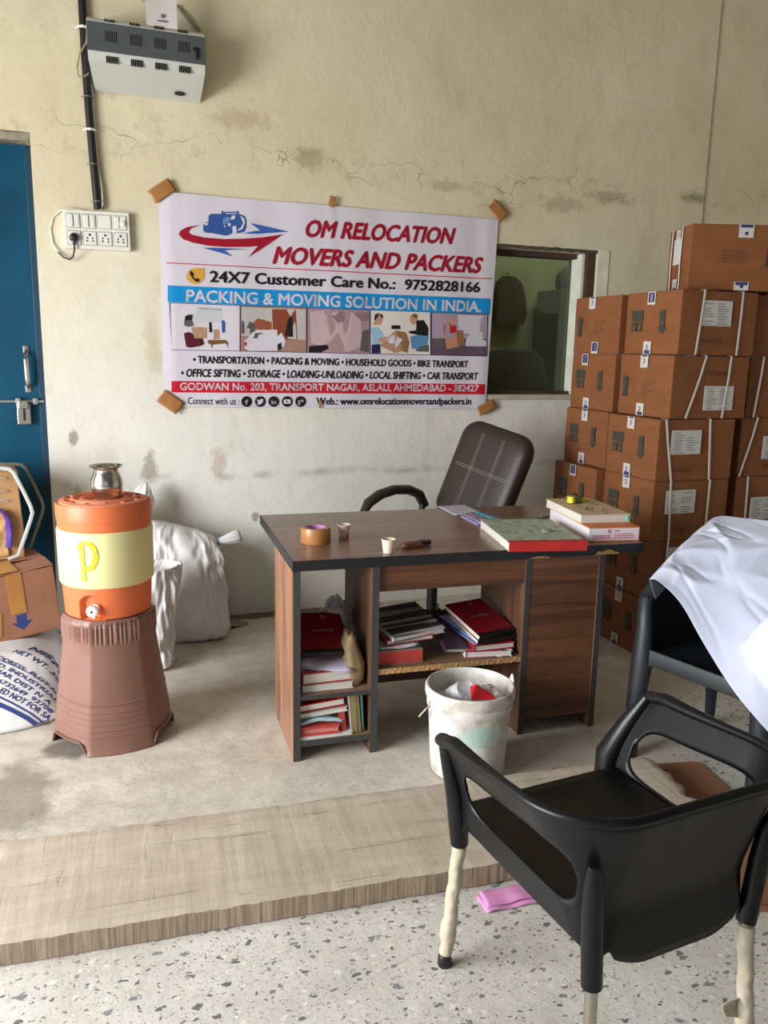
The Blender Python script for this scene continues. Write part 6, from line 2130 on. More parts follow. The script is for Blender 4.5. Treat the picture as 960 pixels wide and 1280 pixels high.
GB = 'strapped brown cartons stacked by the wall'
xB = [2.555, 2.562, 2.548, 2.545, 2.592, 2.603]
yB = [3.20, 3.205, 3.205, 3.20, 3.195, 3.19]
ROW = ['bottom', 'second', 'third', 'fourth', 'fifth', 'topmost']
LABB = ['lowest carton of the near stack, resting on the floor behind the desk', 'carton second from the floor in the near stack beside the desk end',
        'carton of the near stack at desk-top height with label above the white sheet', 'carton with down arrow and leaning strap, fourth from the floor in the near stack',
        'carton with up arrow and slanting strap, second from the top of the near stack', 'top carton of the near stack with upright label crossed by a strap']
cfgB = [dict(), dict(lab=(0.22, 0.50), straps=((0.2, 0.2), (0.75, 0.75))), dict(lab=(0.16, 0.46), straps=((0.20, 0.24), (0.72, 0.72)), blue=0), dict(lab=(0.16, 0.44), straps=((0.07, 0.20), (0.64, 0.70))),
        dict(arrow_up=True, lab=(0.42, 0.14), straps=((0.40, 0.20), (0.73, 0.68)), word=0.76), dict(lab=(0.26, 0.46), straps=((0.27, 0.22), (0.77, 0.76)), blue=1, word=0.26)]
for i in range(6):
    carton(LABB[i], (xB[i], yB[i], BH * i + (0.0 if i < 4 else 0.002 * (i - 3))), rnd(-0.015, 0.015), group=GB, **cfgB[i])
xA = [2.545, 2.55, 2.50, 2.555, 2.575, 2.585]
LABA = ['lowest carton of the far stack behind the desk, on the floor', 'carton second from the floor in the far stack behind the desk', 'protruding carton of the far stack with blue tape, just above the desk top',
        'carton of the far stack under the window sill corner with white tape tabs', 'carton with down arrow beside the window glass, second from top of the far stack', 'top carton of the far stack with up arrow, right of the window']
cfgA = [dict(), dict(), dict(blue=1), dict(), dict(blue=1, tapes=(0.62, 0.55)), dict(arrow_up=True, blue=2, tapes=(0.55, 0.45))]
for i in range(6):
    carton(LABA[i], (xA[i], 3.625 + (0.0 if i != 2 else -0.01), BH * i + 0.002), rnd(-0.02, 0.02), group=GB, **cfgA[i])
xC = [3.09, 3.085, 3.075, 3.07, 3.085, 3.09]
LABC = ['lowest carton of the right stack, behind the black chair on the floor', 'carton second from the floor in the right stack behind the draped sheet', 'carton of the right stack with a label, just over the white sheet',
        'carton of the right stack with a strap slanting far to the left, fourth from floor', 'carton of the right stack at the picture edge with a long strap, second from top', 'top carton of the right stack beneath the large crosswise carton']
cfgC = [dict(), dict(), dict(lab=(0.22, 0.25), straps=((0.14, 0.16), (0.8, 0.74))), dict(lab=(0.32, 0.3), straps=((0.20, 0.02), (0.8, 0.7))), dict(lab=(0.45, 0.4), straps=((0.16, 0.10), (0.8, 0.7))), dict(lab=(0.4, 0.4), straps=((0.5, 0.4), (0.8, 0.7)))]
for i in range(6):
    carton(LABC[i], (xC[i], 3.235, BH * i + 0.001), rnd(-0.015, 0.015), group=GB, **cfgC[i])
# the crosswise carton on top
bm = None
top = carton('large carton lying crosswise on top of the stacks near the ceiling side', (2.715, 3.30, BH * 6 + 0.011), -0.35, front='arrow', straps=(), group=GB, dims=(0.50, 0.30, 0.302))
top['label'] = 'single carton lying crosswise on top of all the stacks, arrow on its front'
for ch_ in list(top.children):
    if ch_.name.startswith('printed_marks') and min(v.co.x for v in ch_.data.vertices) < 0:
        bpy.data.objects.remove(ch_)
bm = bmesh.new()
bx(bm, -0.0062, -0.004, 0.12, 0.21, 0.13, 0.25)
obj('shipping_label', bm, M_LABEL, top)
for y_ in (0.10, 0.235):
    bm = bmesh.new()
    tube(bm, [(-0.008, y_, 0.30), (-0.009, y_ + 0.005, 0.15), (-0.008, y_, 0.003)], (0.0014, 0.0065), 8, up=Vector((0, 1, 0)))
    obj('strap', bm, M_STRAP, top, smooth=True)
# ---------------------------------------------------------------- plank, flattened cartons, pink paper
k = NT('weathered_plank_wood')
co = k.coord('Object', (2.0, 14, 14))
n1 = k.noise(co, 1.0, 6, 0.65, 0.5)
c = k.ramp(n1, [(0.3, lin((172, 158, 141))), (0.55, lin((190, 178, 161))), (0.75, lin((204, 193, 177)))])
n2 = k.noise(k.coord('Object', (26, 2.5, 4)), 1.0, 4, 0.6)       # saw marks across
c = k.mix(0.3, c, k.ramp(n2, [(0.35, lin((164, 149, 131))), (0.65, lin((214, 203, 187)))]))
sp = k.ramp(k.noise(k.coord('Object'), 9, 5, 0.6), [(0.66, (0, 0, 0)), (0.76, (1, 1, 1))])
c = k.mix(k.math('MULTIPLY', sp, 0.5), c, lin((108, 84, 64)))
crk = k.ramp(k.noise(k.coord('Object', (1.1, 42, 3)), 1.0, 5, 0.65, 0.8), [(0.62, (0, 0, 0)), (0.67, (1, 1, 1))])
c = k.mix(k.math('MULTIPLY', crk, 0.45), c, lin((118, 100, 82)))
crs = k.ramp(k.noise(k.coord('Object', (46, 2.2, 3), (0, 0, 0.12)), 1.0, 5, 0.7, 0.6), [(0.63, (0, 0, 0)), (0.68, (1, 1, 1))])
c = k.mix(k.math('MULTIPLY', crs, 0.3), c, lin((124, 106, 88)))
big = k.ramp(k.noise(k.coord('Object', (1.2, 2.6, 1)), 2.2, 6, 0.65), [(0.4, (0, 0, 0)), (0.7, (1, 1, 1))])
c = k.mix(k.math('MULTIPLY', big, 0.45), c, lin((160, 147, 130)))
# fibrous stripes on the sawn side faces (facing -y)
g = k.n('ShaderNodeNewGeometry')
tcn = k.n('ShaderNodeVectorTransform', vector_type='NORMAL', convert_from='WORLD', convert_to='OBJECT')
k.l(g.outputs['True Normal'], tcn.inputs[0])
sx = k.n('ShaderNodeSeparateXYZ')
k.l(tcn.outputs[0], sx.inputs[0])
side = k.math('GREATER_THAN', k.math('ABSOLUTE', sx.outputs[2]), 0.6)
n3 = k.noise(k.coord('Object', (150, 3, 5)), 1.0, 4, 0.6)
stripe = k.ramp(n3, [(0.33, lin((132, 115, 97))), (0.5, lin((158, 141, 121))), (0.66, lin((184, 167, 146)))])
c = k.mix(side, stripe, c)
k.color(c)
k.b.inputs['Roughness'].default_value = 0.85
k.b.inputs['Specular IOR Level'].default_value = 0.2
k.bump(k.math('SUBTRACT', k.math('ADD', n1, k.math('MULTIPLY', n2, 0.6)), k.math('ADD', crk, crs)), 0.5, 0.008)
bm = bmesh.new()
PL, PWD, PT = 2.75, 0.45, 0.066
NX, NY = 150, 18


def plank_pt(u, v, top):
    x = -PL + u * PL
    y = (v - 0.5) * PWD
    if u > 0.97:
        x += 0.05 * noise.noise(Vector((y * 14, 1, 3))) * (u - 0.97) / 0.03 + (0.02 * noise.noise(Vector((y * 55, 1, 3)))) * (u - 0.97) / 0.03
    e = 0.004 * noise.noise(Vector((x * 9, 3 if v < 0.5 else 8, 0)))
    if v in (0, 1):
        y += e + 0.003 * noise.noise(Vector((x * 40, v * 5, top)))
    z = PT if top else 0.0
    if top:
        z += 0.0025 * noise.noise(Vector((x * 5, y * 9, 2)))
        if v in (0, 1) or u in (0, 1):
            z -= 0.006 + 0.006 * abs(noise.noise(Vector((x * 14, v, 2))))
    return Vector((x, y, z))


tg = grid(bm, lambda u, v: plank_pt(u, v, 1), NX, NY)
bg_ = grid(bm, lambda u, v: plank_pt(u, v, 0), NX, NY)
for a, b_ in ((([tg[i][0] for i in range(NX + 1)]), [bg_[i][0] for i in range(NX + 1)]), ([tg[i][NY] for i in range(NX + 1)], [bg_[i][NY] for i in range(NX + 1)]),
              (tg[0], bg_[0]), (tg[NX], bg_[NX])):
    for i in range(len(a) - 1):
        bm.faces.new((a[i], a[i + 1], b_[i + 1], b_[i]))
tag(obj('plank', bm, k.m, smooth=True, loc=(1.83, 2.012, 0.007), rot=(0, -0.0024, -0.072), angle=40), 'long thick weathered wooden plank lying across the floor', 'plank')

M_FLATC = M('flattened_carton_board', (150, 104, 80), 0.8, 0.1, 5, 0.1, 60)


def flat_card(label, pts, z, th=0.0025):
    bm = bmesh.new()
    cx_ = sum(p[0] for p in pts) / len(pts)
    cy_ = sum(p[1] for p in pts) / len(pts)
    bl, br, tr, tl = [Vector((p[0] - cx_, p[1] - cy_, 0)) for p in pts]

    def f(u, v):
        q = (bl * (1 - u) + br * u) * (1 - v) + (tl * (1 - u) + tr * u) * v
        q.z = 0.0006 * noise.noise(q * 6)
        if u in (0, 1) or v in (0, 1):
            q.x += 0.004 * noise.noise(q * 30)
            q.y += 0.004 * noise.noise(q * 30 + Vector((9, 0, 0)))
        if abs(v - 0.55) < 0.02:
            q.z -= 0.0004
        return q
    grid(bm, f, 20, 20)
    return tag(obj('flattened_carton', bm, M_FLATC, loc=(cx_, cy_, z), mods=[('SOLIDIFY', dict(thickness=th, offset=-1))]), label, 'cardboard')


flat_card('upper flattened brown carton sheet under the front black chair', [(1.40, 1.60), (1.95, 1.455), (2.085, 2.235), (1.53, 2.36)], 0.0065)
flat_card('lower flattened carton sheet peeking out along the near edge', [(1.36, 1.585), (1.80, 1.475), (1.90, 2.0), (1.46, 2.1)], 0.003)

r = thing('pink_paper', 'folded pink paper slip on the floor in front of the plank', 'paper', (1.035, 1.768, 0.001), (0, 0, -0.03))
M_PINK = M('pink_paper', (216, 146, 196), 0.6, 0.08, 20)
for (dx, dy, dz, w_, l_) in ((0, 0, 0.0, 0.165, 0.07), (0.004, 0.008, 0.006, 0.155, 0.055)):
    bm = bmesh.new()
    grid(bm, lambda u, v: Vector((dx + (u - 0.5) * w_, dy + (v - 0.5) * l_, dz + 0.003 + 0.006 * noise.noise(Vector((u * 3, v * 2.5, dz * 99))) + 0.006 * v * (dz > 0))), 12, 6)
    obj('fold', bm, M_PINK, r, smooth=True, mods=[('SOLIDIFY', dict(thickness=0.0012))])

# ---------------------------------------------------------------- bucket of rubbish
k = NT('dirty_white_bucket')
n1 = k.noise(k.coord('Object'), 12, 6, 0.65)
c = k.ramp(n1, [(0.32, lin((176, 168, 154))), (0.5, lin((212, 208, 200))), (0.7, lin((226, 224, 220)))])
n2 = k.noise(k.coord('Object', (1, 1, 0.6)), 30, 5, 0.7)
c = k.mix(k.math('MULTIPLY', k.ramp(n2, [(0.6, (0, 0, 0)), (0.72, (1, 1, 1))]), 0.5), c, lin((140, 128, 112)))
for (px, pz, rx, rz, col, amt) in ((0.03, 0.19, 0.08, 0.04, (160, 208, 202), 0.55), (-0.075, 0.14, 0.05, 0.12, (206, 208, 222), 0.8)):
    v = k.n('ShaderNodeVectorMath', operation='SUBTRACT')
    v.inputs[1].default_value = (px, -0.14, pz)
    k.l(k.coord('Object'), v.inputs[0])
    v2 = k.n('ShaderNodeVectorMath', operation='MULTIPLY')
    v2.inputs[1].default_value = (1 / rx, 9, 1 / rz)
    k.l(v.outputs[0], v2.inputs[0])
    ln = k.n('ShaderNodeVectorMath', operation='LENGTH')
    k.l(v2.outputs[0], ln.inputs[0])
    q_ = k.math('ADD', ln.outputs[1], k.math('MULTIPLY', k.math('SUBTRACT', n2, 0.5), 1.6))
    c = k.mix(k.math('MULTIPLY', k.ramp(k.math('DIVIDE', q_, 2), [(0.4, (1, 1, 1)), (0.55, (0, 0, 0))]), amt), c, lin(col))
k.color(c)
k.b.inputs['Roughness'].default_value = 0.5
M_BUCK = k.m
bk = thing('bucket', 'dirty white paint bucket full of rubbish standing before the desk', 'bucket', (1.245, 2.475, 0.0), (0, 0, -0.42))
bm = bmesh.new()
lathe(bm, [(0.0, 0.002), (0.122, 0.002), (0.132, 0.006), (0.137, 0.05), (0.1475, 0.24), (0.150, 0.252), (0.154, 0.254), (0.1545, 0.272), (0.151, 0.275), (0.152, 0.288), (0.159, 0.29), (0.1605, 0.296), (0.1605, 0.318), (0.157, 0.325), (0.152, 0.326), (0.149, 0.322), (0.1475, 0.30), (0.142, 0.20), (0.134, 0.02), (0.0, 0.012)], 72)
for v in bm.verts:
    v.co += Vector((v.co.x, v.co.y, 0)).normalized() * 0.0012 * noise.noise(v.co * 22) if v.co.length > 0.05 else Vector()
obj('bucket_shell', bm, M_BUCK, bk, smooth=True, angle=50)
bm = bmesh.new()
tube(bm, [(-0.142, -0.06, 0.262), (-0.156, -0.08, 0.255), (-0.168, -0.07, 0.235), (-0.178, -0.055, 0.215)], 0.0035, 8)
for s in (1,):
    lathe(bm, [(0.0, 0), (0.012, 0), (0.012, 0.006), (0.0, 0.006)], 14, T=Matrix.Translation((-0.139, -0.058, 0.264)) @ Matrix.Rotation(math.radians(-90), 4, 'Y'))
obj('handle_wire', bm, M('old_white_handle', (186, 178, 160), 0.6), bk, smooth=True)
bm = bmesh.new()
grid(bm, lambda u, v: Vector(((0.152 + 0.010 * v) * math.cos(0.15 + u * 0.35), (0.152 + 0.010 * v) * math.sin(0.15 + u * 0.35), 0.30 + 0.05 * v * math.sin(u * 3.14))), 10, 5)
obj('torn_lid_piece', bm, M('translucent_lid_scrap', (214, 214, 212), 0.4), bk, smooth=True, mods=[('SOLIDIFY', dict(thickness=0.002))])
bc = (1.245, 2.475)
bm = bmesh.new()
crumple(bm, 0.125, 0.125, 0.06, 0.28, 2.6, 3.0, 60, 30)
tag(obj('plastic_bag', bm, clear_plastic('milky_plastic_bag', (0.86, 0.86, 0.9), 0.6), smooth=True, loc=(bc[0], bc[1], 0.242), angle=180), 'crumpled milky plastic bag filling the white bucket', 'plastic bag')
bm = bmesh.new()
lathe(bm, [(0.0, 0.0), (0.026, 0.0), (0.036, 0.085), (0.0375, 0.085), (0.038, 0.088), (0.0365, 0.088), (0.034, 0.084), (0.024, 0.003), (0.0, 0.003)], 28)
tag(obj('plastic_cup', bm, clear_plastic('clear_cup_plastic', (0.85, 0.86, 0.88), 0.45), smooth=True, loc=(bc[0] - 0.062, bc[1] + 0.02, 0.285), rot=(math.radians(55), math.radians(-20), 0.5)), 'clear disposable cup lying on its side in the bucket', 'cup')
bm = bmesh.new()
V_ = [bm.verts.new(p) for p in ((-0.05, -0.02, 0.0), (0.05, -0.03, -0.004), (0.035, 0.03, 0.012), (-0.03, 0.035, 0.03), (-0.022, 0.0, 0.052), (0.015, 0.0, 0.022))]
for f in ((0, 1, 5), (0, 5, 4), (4, 5, 2), (4, 2, 3), (0, 4, 3), (1, 2, 5), (0, 3, 2, 1)):
    bm.faces.new([V_[i] for i in f])
bmesh.ops.bevel(bm, geom=bm.edges[:], offset=0.003, segments=2, affect='EDGES')
bmesh.ops.subdivide_edges(bm, edges=bm.edges[:], cuts=1)
tag(obj('wrapper', bm, M('shiny_red_wrapper', (206, 26, 42), 0.2), smooth=True, loc=(bc[0] + 0.015, bc[1] - 0.06, 0.298)), 'shiny red crumpled wrapper on top of the rubbish', 'wrapper')
bm = bmesh.new()
grid(bm, lambda u, v: Vector(((u - 0.5) * 0.07, (v - 0.5) * 0.06, 0.014 * math.sin(u * 3) + 0.012 * noise.noise(Vector((u * 4, v * 4, 3))))), 10, 10)
tag(obj('paper_scrap', bm, M('off_white_scrap', (226, 214, 202), 0.6), smooth=True, loc=(bc[0] + 0.07, bc[1] - 0.035, 0.298), rot=(0.3, 0.1, 0.4), mods=[('SOLIDIFY', dict(thickness=0.002))]), 'off-white paper scrap beside the red wrapper in the bucket', 'paper')

# ---------------------------------------------------------------- moulded chairs
k = NT('black_chair_plastic')
n_ = k.noise(k.coord('Object'), 6, 5, 0.6)
k.color(k.ramp(n_, [(0.3, lin((9, 11, 14))), (0.7, lin((15, 17, 21)))]))
k.b.inputs['Roughness'].default_value = 0.38
dust = k.noise(k.coord('Object'), 4.0, 6, 0.65)
k.l(k.ramp(dust, [(0.3, (0.27, 0.27, 0.27)), (0.7, (0.40, 0.40, 0.40))]), k.b.inputs['Roughness'])
k.b.inputs['Specular IOR Level'].default_value = 0.32
M_CHAIR = k.m


def upath(t, hw_, yfr, yr, rc, n=200):
    """U-shaped outline from the left front round the back to the right front, t 0..1"""
    A_ = yfr - (yr + rc)
    B_ = math.pi / 2 * rc
    C_ = 2 * (hw_ - rc)
    tot = 2 * A_ + 2 * B_ + C_
    # fixed fractions keep different outlines in step
    f1, f2 = 0.30, 0.44
    if t <= f1:
        return Vector((-hw_, yfr - A_ * t / f1, 0))
    if t <= f2:
        a = math.pi / 2 * (t - f1) / (f2 - f1)
        return Vector((-hw_ + rc - rc * math.cos(a), yr + rc - rc * math.sin(a), 0))
    if t < 1 - f2:
        q = (t - f2) / (1 - 2 * f2)
        return Vector((-hw_ + rc + C_ * q, yr, 0))
    p = upath(1 - t, hw_, yfr, yr, rc)
    return Vector((-p.x, p.y, 0))


def smooth01(x):
    x = max(0.0, min(1.0, x))
    return x * x * (3 - 2 * x)


# front chair: tub with open sides on steel legs
fc = thing('armchair', 'black plastic armchair with wrapped steel legs in the right foreground', 'chair', (1.03, 1.37, 0), (0, 0, 0.09))
SZ = 0.455


def rim_pt(t):
    s = abs(t - 0.5) * 2            # 0 rear centre .. 1 front
    p = upath(t, 0.302, 0.195, -0.275, 0.16)
    z = 0.675 - 0.022 * smooth01((s - 0.1) / 0.8)
    z -= 0.012 * smooth01((s - 0.90) / 0.10)
    return Vector((p.x, p.y, z))


def seat_pt(t):
    p = upath(t, 0.226, 0.265, -0.225, 0.08)
    return Vector((p.x, p.y, SZ))


def low_pt(t):
    s = abs(t - 0.5) * 2
    p = upath(t, 0.216, 0.262, -0.238, 0.055)
    # skirt: deep belly at the back, arches beside the legs
    belly = 0.34 + 0.05 * smooth01((s - 0.06) / 0.12)
    side = 0.385 - 0.03 * math.exp(-((s - 0.62) / 0.14) ** 2) * 0
    z = belly
    z -= 0.05 * smooth01((s - 0.93) / 0.07)
    z -= 0.055 * math.exp(-((s - 0.26) / 0.05) ** 2)
    return Vector((p.x, p.y, z))


def side_surface(t, q):
    """q 0 = skirt bottom, 1 = seat level, 2 = rim"""
    if q <= 1:
        return low_pt(t).lerp(seat_pt(t), q)
    s = q - 1
    a, b_ = seat_pt(t), rim_pt(t)
    c_ = a.lerp(b_, s)
    k_ = s ** 1.25                     # flare grows towards the rim
    return Vector((a.x + (b_.x - a.x) * k_, a.y + (b_.y - a.y) * k_, c_.z))


def hole(t):
    """lower and upper border of the side opening as q values, None when solid"""
    s = abs(t - 0.5) * 2
    a, b_ = 0.29, 0.90
    if not a < s < b_:
        return None
    x = (s - (a + b_) / 2) / ((b_ - a) / 2)
    e = (1 - abs(x) ** 6.0) ** (1 / 2.4)
    mid = 1.34
    return mid - 0.33 * e, mid + (0.34 - 0.05 * smooth01((s - 0.4) / 0.4)) * e


bm = bmesh.new()
NTt = 180
cols_lo, cols_hi = [], []
for i in range(NTt + 1):
    t = i / NTt
    h_ = hole(t) or (1.36, 1.36)
    cols_lo.append([side_surface(t, h_[0] * j / 10) for j in range(11)])
    cols_hi.append([side_surface(t, h_[1] + (2 - h_[1]) * j / 6) for j in range(7)])
for cols in (cols_lo, cols_hi):
    vs = [[bm.verts.new(p) for p in c_] for c_ in cols]
    for i in range(NTt):
        for j in range(len(cols[0]) - 1):
            bm.faces.new((vs[i][j], vs[i + 1][j], vs[i + 1][j + 1], vs[i][j + 1]))
bmesh.ops.remove_doubles(bm, verts=bm.verts[:], dist=1e-5)
for v in bm.verts:
    if v.co.x > 0 and v.co.y < 0:
        v.co.x *= 1 - 0.09 * smooth01(-v.co.y / 0.2) * (1 - smooth01((v.co.z - 0.36) / 0.2))
shell = obj('back_and_arms', bm, M_CHAIR, fc, smooth=True, angle=60, mods=[('SOLIDIFY', dict(thickness=0.007, offset=0))])
# rolled rim
bm = bmesh.new()
pts = [rim_pt(i / 90) for i in range(91)]
f0, f1 = pts[0].copy(), pts[-1].copy()
for e_, sgn in ((f0, 0), (f1, -1)):
    pass
fwd0 = (pts[0] - pts[2]).normalized()
fwd1 = (pts[-1] - pts[-3]).normalized()
pts = [pts[0] + fwd0 * 0.019, pts[0] + fwd0 * 0.016, pts[0] + fwd0 * 0.009] + pts + [pts[-1] + fwd1 * 0.009, pts[-1] + fwd1 * 0.016, pts[-1] + fwd1 * 0.019]
rad = []
for i, p in enumerate(pts):
    s = abs(i / (len(pts) - 1) - 0.5) * 2
    e_ = min(i, len(pts) - 1 - i)
    f_ = (0.25, 0.66, 0.92)[e_] if e_ < 3 else 1.0
    rad.append((f_ * (0.010 + 0.008 * smooth01((s - 0.45) / 0.4)), f_ * (0.010 + 0.005 * smooth01((s - 0.45) / 0.4))))
tube(bm, pts, rad, 14, up=Vector((0, 0, 1)))
obj('rolled_rim', bm, M_CHAIR, fc, smooth=True, angle=80)
# seat
bm = bmesh.new()


def seat_fn(u, v):
    y = -0.225 + v * 0.51
    # half width from the seat outline
    if y < -0.145:
        dy = (-0.145 - y)
        hw_ = 0.226 - 0.08 + math.sqrt(max(0.0, 0.08 ** 2 - dy ** 2))
    else:
        hw_ = 0.226
    x = (u - 0.5) * 2 * hw_
    z = SZ - 0.022 * (1 - ((u - 0.5) * 2) ** 2) * math.sin(min(1, v * 1.15) * math.pi) ** 0.6
    z -= 0.045 * smooth01((v - 0.86) / 0.14)
    return Vector((x, y, z))


grid(bm, seat_fn, 28, 30)
obj('seat', bm, M_CHAIR, fc, smooth=True, angle=80, mods=[('SOLIDIFY', dict(thickness=0.007, offset=-1))])
M_TUBE = M('steel_leg_tube', (186, 180, 168), 0.3, 0.06, metal=1.0)
M_WRAP = M('yellowed_plastic_wrap', (188, 178, 156), 0.35, 0.12, 25)
for (sx_, sy_, wrap) in ((-1, 1, True), (1, 1, True), (-1, -1, False), (1, -1, True)):
    foot = Vector((sx_ * (0.240 if sy_ > 0 else 0.222), 0.255 if sy_ > 0 else -0.262, 0))
    mid = Vector((sx_ * 0.210, 0.257 if sy_ > 0 else -0.236, 0.325))
    top_ = Vector((sx_ * 0.226 if sy_ > 0 else sx_ * 0.216, 0.252 if sy_ > 0 else -0.230, 0.47))
    if sx_ > 0 and sy_ < 0:      # this leg is bent inwards a little
        foot.x, mid.x, mid.z = 0.208, 0.190, 0.34
    bm = bmesh.new()
    if sy_ > 0:
        pr_ = [mid, mid.lerp(top_, 0.5), top_, Vector((sx_ * 0.262, 0.228, 0.56)), Vector((sx_ * 0.295, 0.202, 0.637))]
        rr = [0.0215, (0.025, 0.028), (0.026, 0.036), (0.020, 0.026), (0.014, 0.014)]
    else:
        pr_ = [mid, mid.lerp(top_, 0.5), top_, Vector((sx_ * 0.222, -0.234, 0.54)), Vector((sx_ * 0.230, -0.240, 0.585))]
        rr = [0.0205, 0.021, 0.021, 0.018, 0.010]
    tube(bm, pr_, rr, 18)
    lg = obj('leg', bm, M_CHAIR, fc, smooth=True, angle=60)
    bm = bmesh.new()
    tube(bm, [foot + Vector((0, 0, 0.012)), mid + Vector((0, 0, 0.012))], 0.0125, 16)
    obj('steel_tube', bm, M_TUBE, lg, smooth=True)
    bm = bmesh.new()
    lathe(bm, [(0.0, 0.0), (0.016, 0.0), (0.0175, 0.004), (0.0165, 0.026), (0.014, 0.03)], 18, T=Matrix.Translation(foot))
    obj('foot_cap', bm, M_BLACK, lg, smooth=True)
    if wrap:
        bm = bmesh.new()
        rings = []
        for i in range(60):
            q = i / 59
            c_ = foot.lerp(mid, 0.10 + q * 0.88)
            ring = []
            for j in range(18):
                a = 2 * math.pi * j / 18
                spir = 0.0012 * math.sin(a + q * 22) + 0.0030 * noise.noise(Vector((math.cos(a) * 2, math.sin(a) * 2, q * 14 + sx_)))
                bul = 0.004 * math.exp(-((q - 0.22) / 0.1) ** 2)
                rr_ = 0.0165 + spir + bul
                ring.append(bm.verts.new(c_ + Vector((rr_ * math.cos(a), rr_ * math.sin(a), 0))))
            rings.append(ring)
        skin_rings(bm, rings)
        obj('plastic_wrap', bm, M_WRAP, lg, smooth=True, angle=180)
        if sx_ > 0 and sy_ < 0:
            bm = bmesh.new()
            grid(bm, lambda u, v: foot.lerp(mid, 0.42) + Vector((-0.012 - u * 0.045, 0.01 * math.sin(v * 3), (v - 0.5) * 0.05 * (1 - 0.4 * u) + 0.01 * u)), 8, 6)
            obj('loose_wrap_flap', bm, M_WRAP, lg, smooth=True, mods=[('SOLIDIFY', dict(thickness=0.001))])

# rear chair: one-piece plastic armchair, mostly under the sheet
k = NT('grey_black_chair_plastic')
n_ = k.noise(k.coord('Object'), 5, 5, 0.6)
k.color(k.ramp(n_, [(0.3, lin((24, 28, 32))), (0.7, lin((40, 45, 50)))]))
k.b.inputs['Roughness'].default_value = 0.5
M_CH2 = k.m
rc_ = thing('armchair', 'black one-piece plastic armchair under the white sheet by the cartons', 'chair', (2.195, 2.20, 0), (0, 0, 0))
fdir = Vector((-0.965, -0.26, 0)).normalized()
rc_.rotation_euler = (0, 0, math.atan2(-fdir.x, fdir.y))
# local +y = facing; local +x = the sitter's right = far side from the camera


def rim2(t):
    s = abs(t - 0.5) * 2
    p = upath(t, 0.265, 0.235, -0.27, 0.15)
    z = 0.86 - 0.20 * smooth01((s - 0.28) / 0.35)
    z -= 0.045 * smooth01((s - 0.9) / 0.1)
    return Vector((p.x, p.y - 0.05 * (1 - smooth01(s / 0.5)), z))


def seat2(t):
    p = upath(t, 0.225, 0.235, -0.20, 0.10)
    return Vector((p.x, p.y, 0.42))


bm = bmesh.new()
vs = []
for i in range(121):
    t = i / 120
    a, b_ = seat2(t), rim2(t)
    col_ = []
    for j in range(-2, 11):
        q = j / 10
        if j < 0:
            col_.append(bm.verts.new(Vector((a.x * 1.01, a.y * 1.01, 0.42 + 0.035 * j))))
        else:
            col_.append(bm.verts.new(Vector((a.x + (b_.x - a.x) * q ** 1.3, a.y + (b_.y - a.y) * q ** 1.3, a.z + (b_.z - a.z) * q))))
    vs.append(col_)
for i in range(120):
    for j in range(12):
        bm.faces.new((vs[i][j], vs[i + 1][j], vs[i + 1][j + 1], vs[i][j + 1]))
obj('back_and_arms', bm, M_CH2, rc_, smooth=True, angle=60, mods=[('SOLIDIFY', dict(thickness=0.006, offset=0))])
bm = bmesh.new()
pts = [rim2(i / 80) for i in range(81)]
tube(bm, pts, (0.022, 0.012), 12, up=Vector((0, 0, 1)))
obj('rolled_rim', bm, M_CH2, rc_, smooth=True, angle=80)
bm = bmesh.new()


def seat2_fn(u, v):
    y = -0.20 + v * 0.445
    hw_ = 0.225 if y > -0.10 else 0.125 + math.sqrt(max(0, 0.1 ** 2 - (-0.10 - y) ** 2))
    return Vector(((u - 0.5) * 2 * hw_, y, 0.42 - 0.018 * (1 - ((u - 0.5) * 2) ** 2)))


grid(bm, seat2_fn, 20, 20)
obj('seat', bm, M_CH2, rc_, smooth=True, angle=80, mods=[('SOLIDIFY', dict(thickness=0.006, offset=-1))])
bm = bmesh.new()
# front apron with a rounded arch between the front legs
P_ = []
NA = 40
topv = [bm.verts.new((-0.235 + 0.47 * i / NA, 0.246, 0.432)) for i in range(NA + 1)]
arch = []
for i in range(NA + 1):
    x = -0.235 + 0.47 * i / NA
    e = min(1.0, (0.235 - abs(x)) / 0.06)
    arch.append(bm.verts.new((x, 0.252, 0.30 + 0.075 * math.sqrt(max(0, 1 - (1 - e) ** 2)))))
for i in range(NA):
    bm.faces.new((topv[i], topv[i + 1], arch[i + 1], arch[i]))
obj('front_apron', bm, M_CH2, rc_, smooth=True, mods=[('SOLIDIFY', dict(thickness=0.012, offset=0)), ('BEVEL', dict(width=0.004, segments=2))])
for (sx_, sy_) in ((-1, 1), (1, 1), (-1, -1), (1, -1)):
    bm = bmesh.new()
    f_ = Vector((sx_ * 0.245, 0.262 if sy_ > 0 else -0.24, 0))
    if sy_ > 0:
        P_ = [f_, f_ + Vector((0, -0.003, 0.2)), Vector((sx_ * 0.240, 0.248, 0.36)), Vector((sx_ * 0.244, 0.238, 0.50)), Vector((sx_ * 0.262, 0.222, 0.60)), Vector((sx_ * 0.268, 0.19, 0.645))]
        R_ = [(0.024, 0.024), (0.032, 0.03), (0.042, 0.034), (0.034, 0.03), (0.028, 0.024), (0.024, 0.014)]
    else:
        P_ = [f_, Vector((sx_ * 0.235, -0.215, 0.25)), Vector((sx_ * 0.225, -0.185, 0.41))]
        R_ = [(0.017, 0.02), (0.026, 0.028), (0.034, 0.034)]
    tube(bm, P_, R_, 12, up=Vector((0, 1, 0)))
    obj('leg', bm, M_CH2, rc_, smooth=True, angle=50)

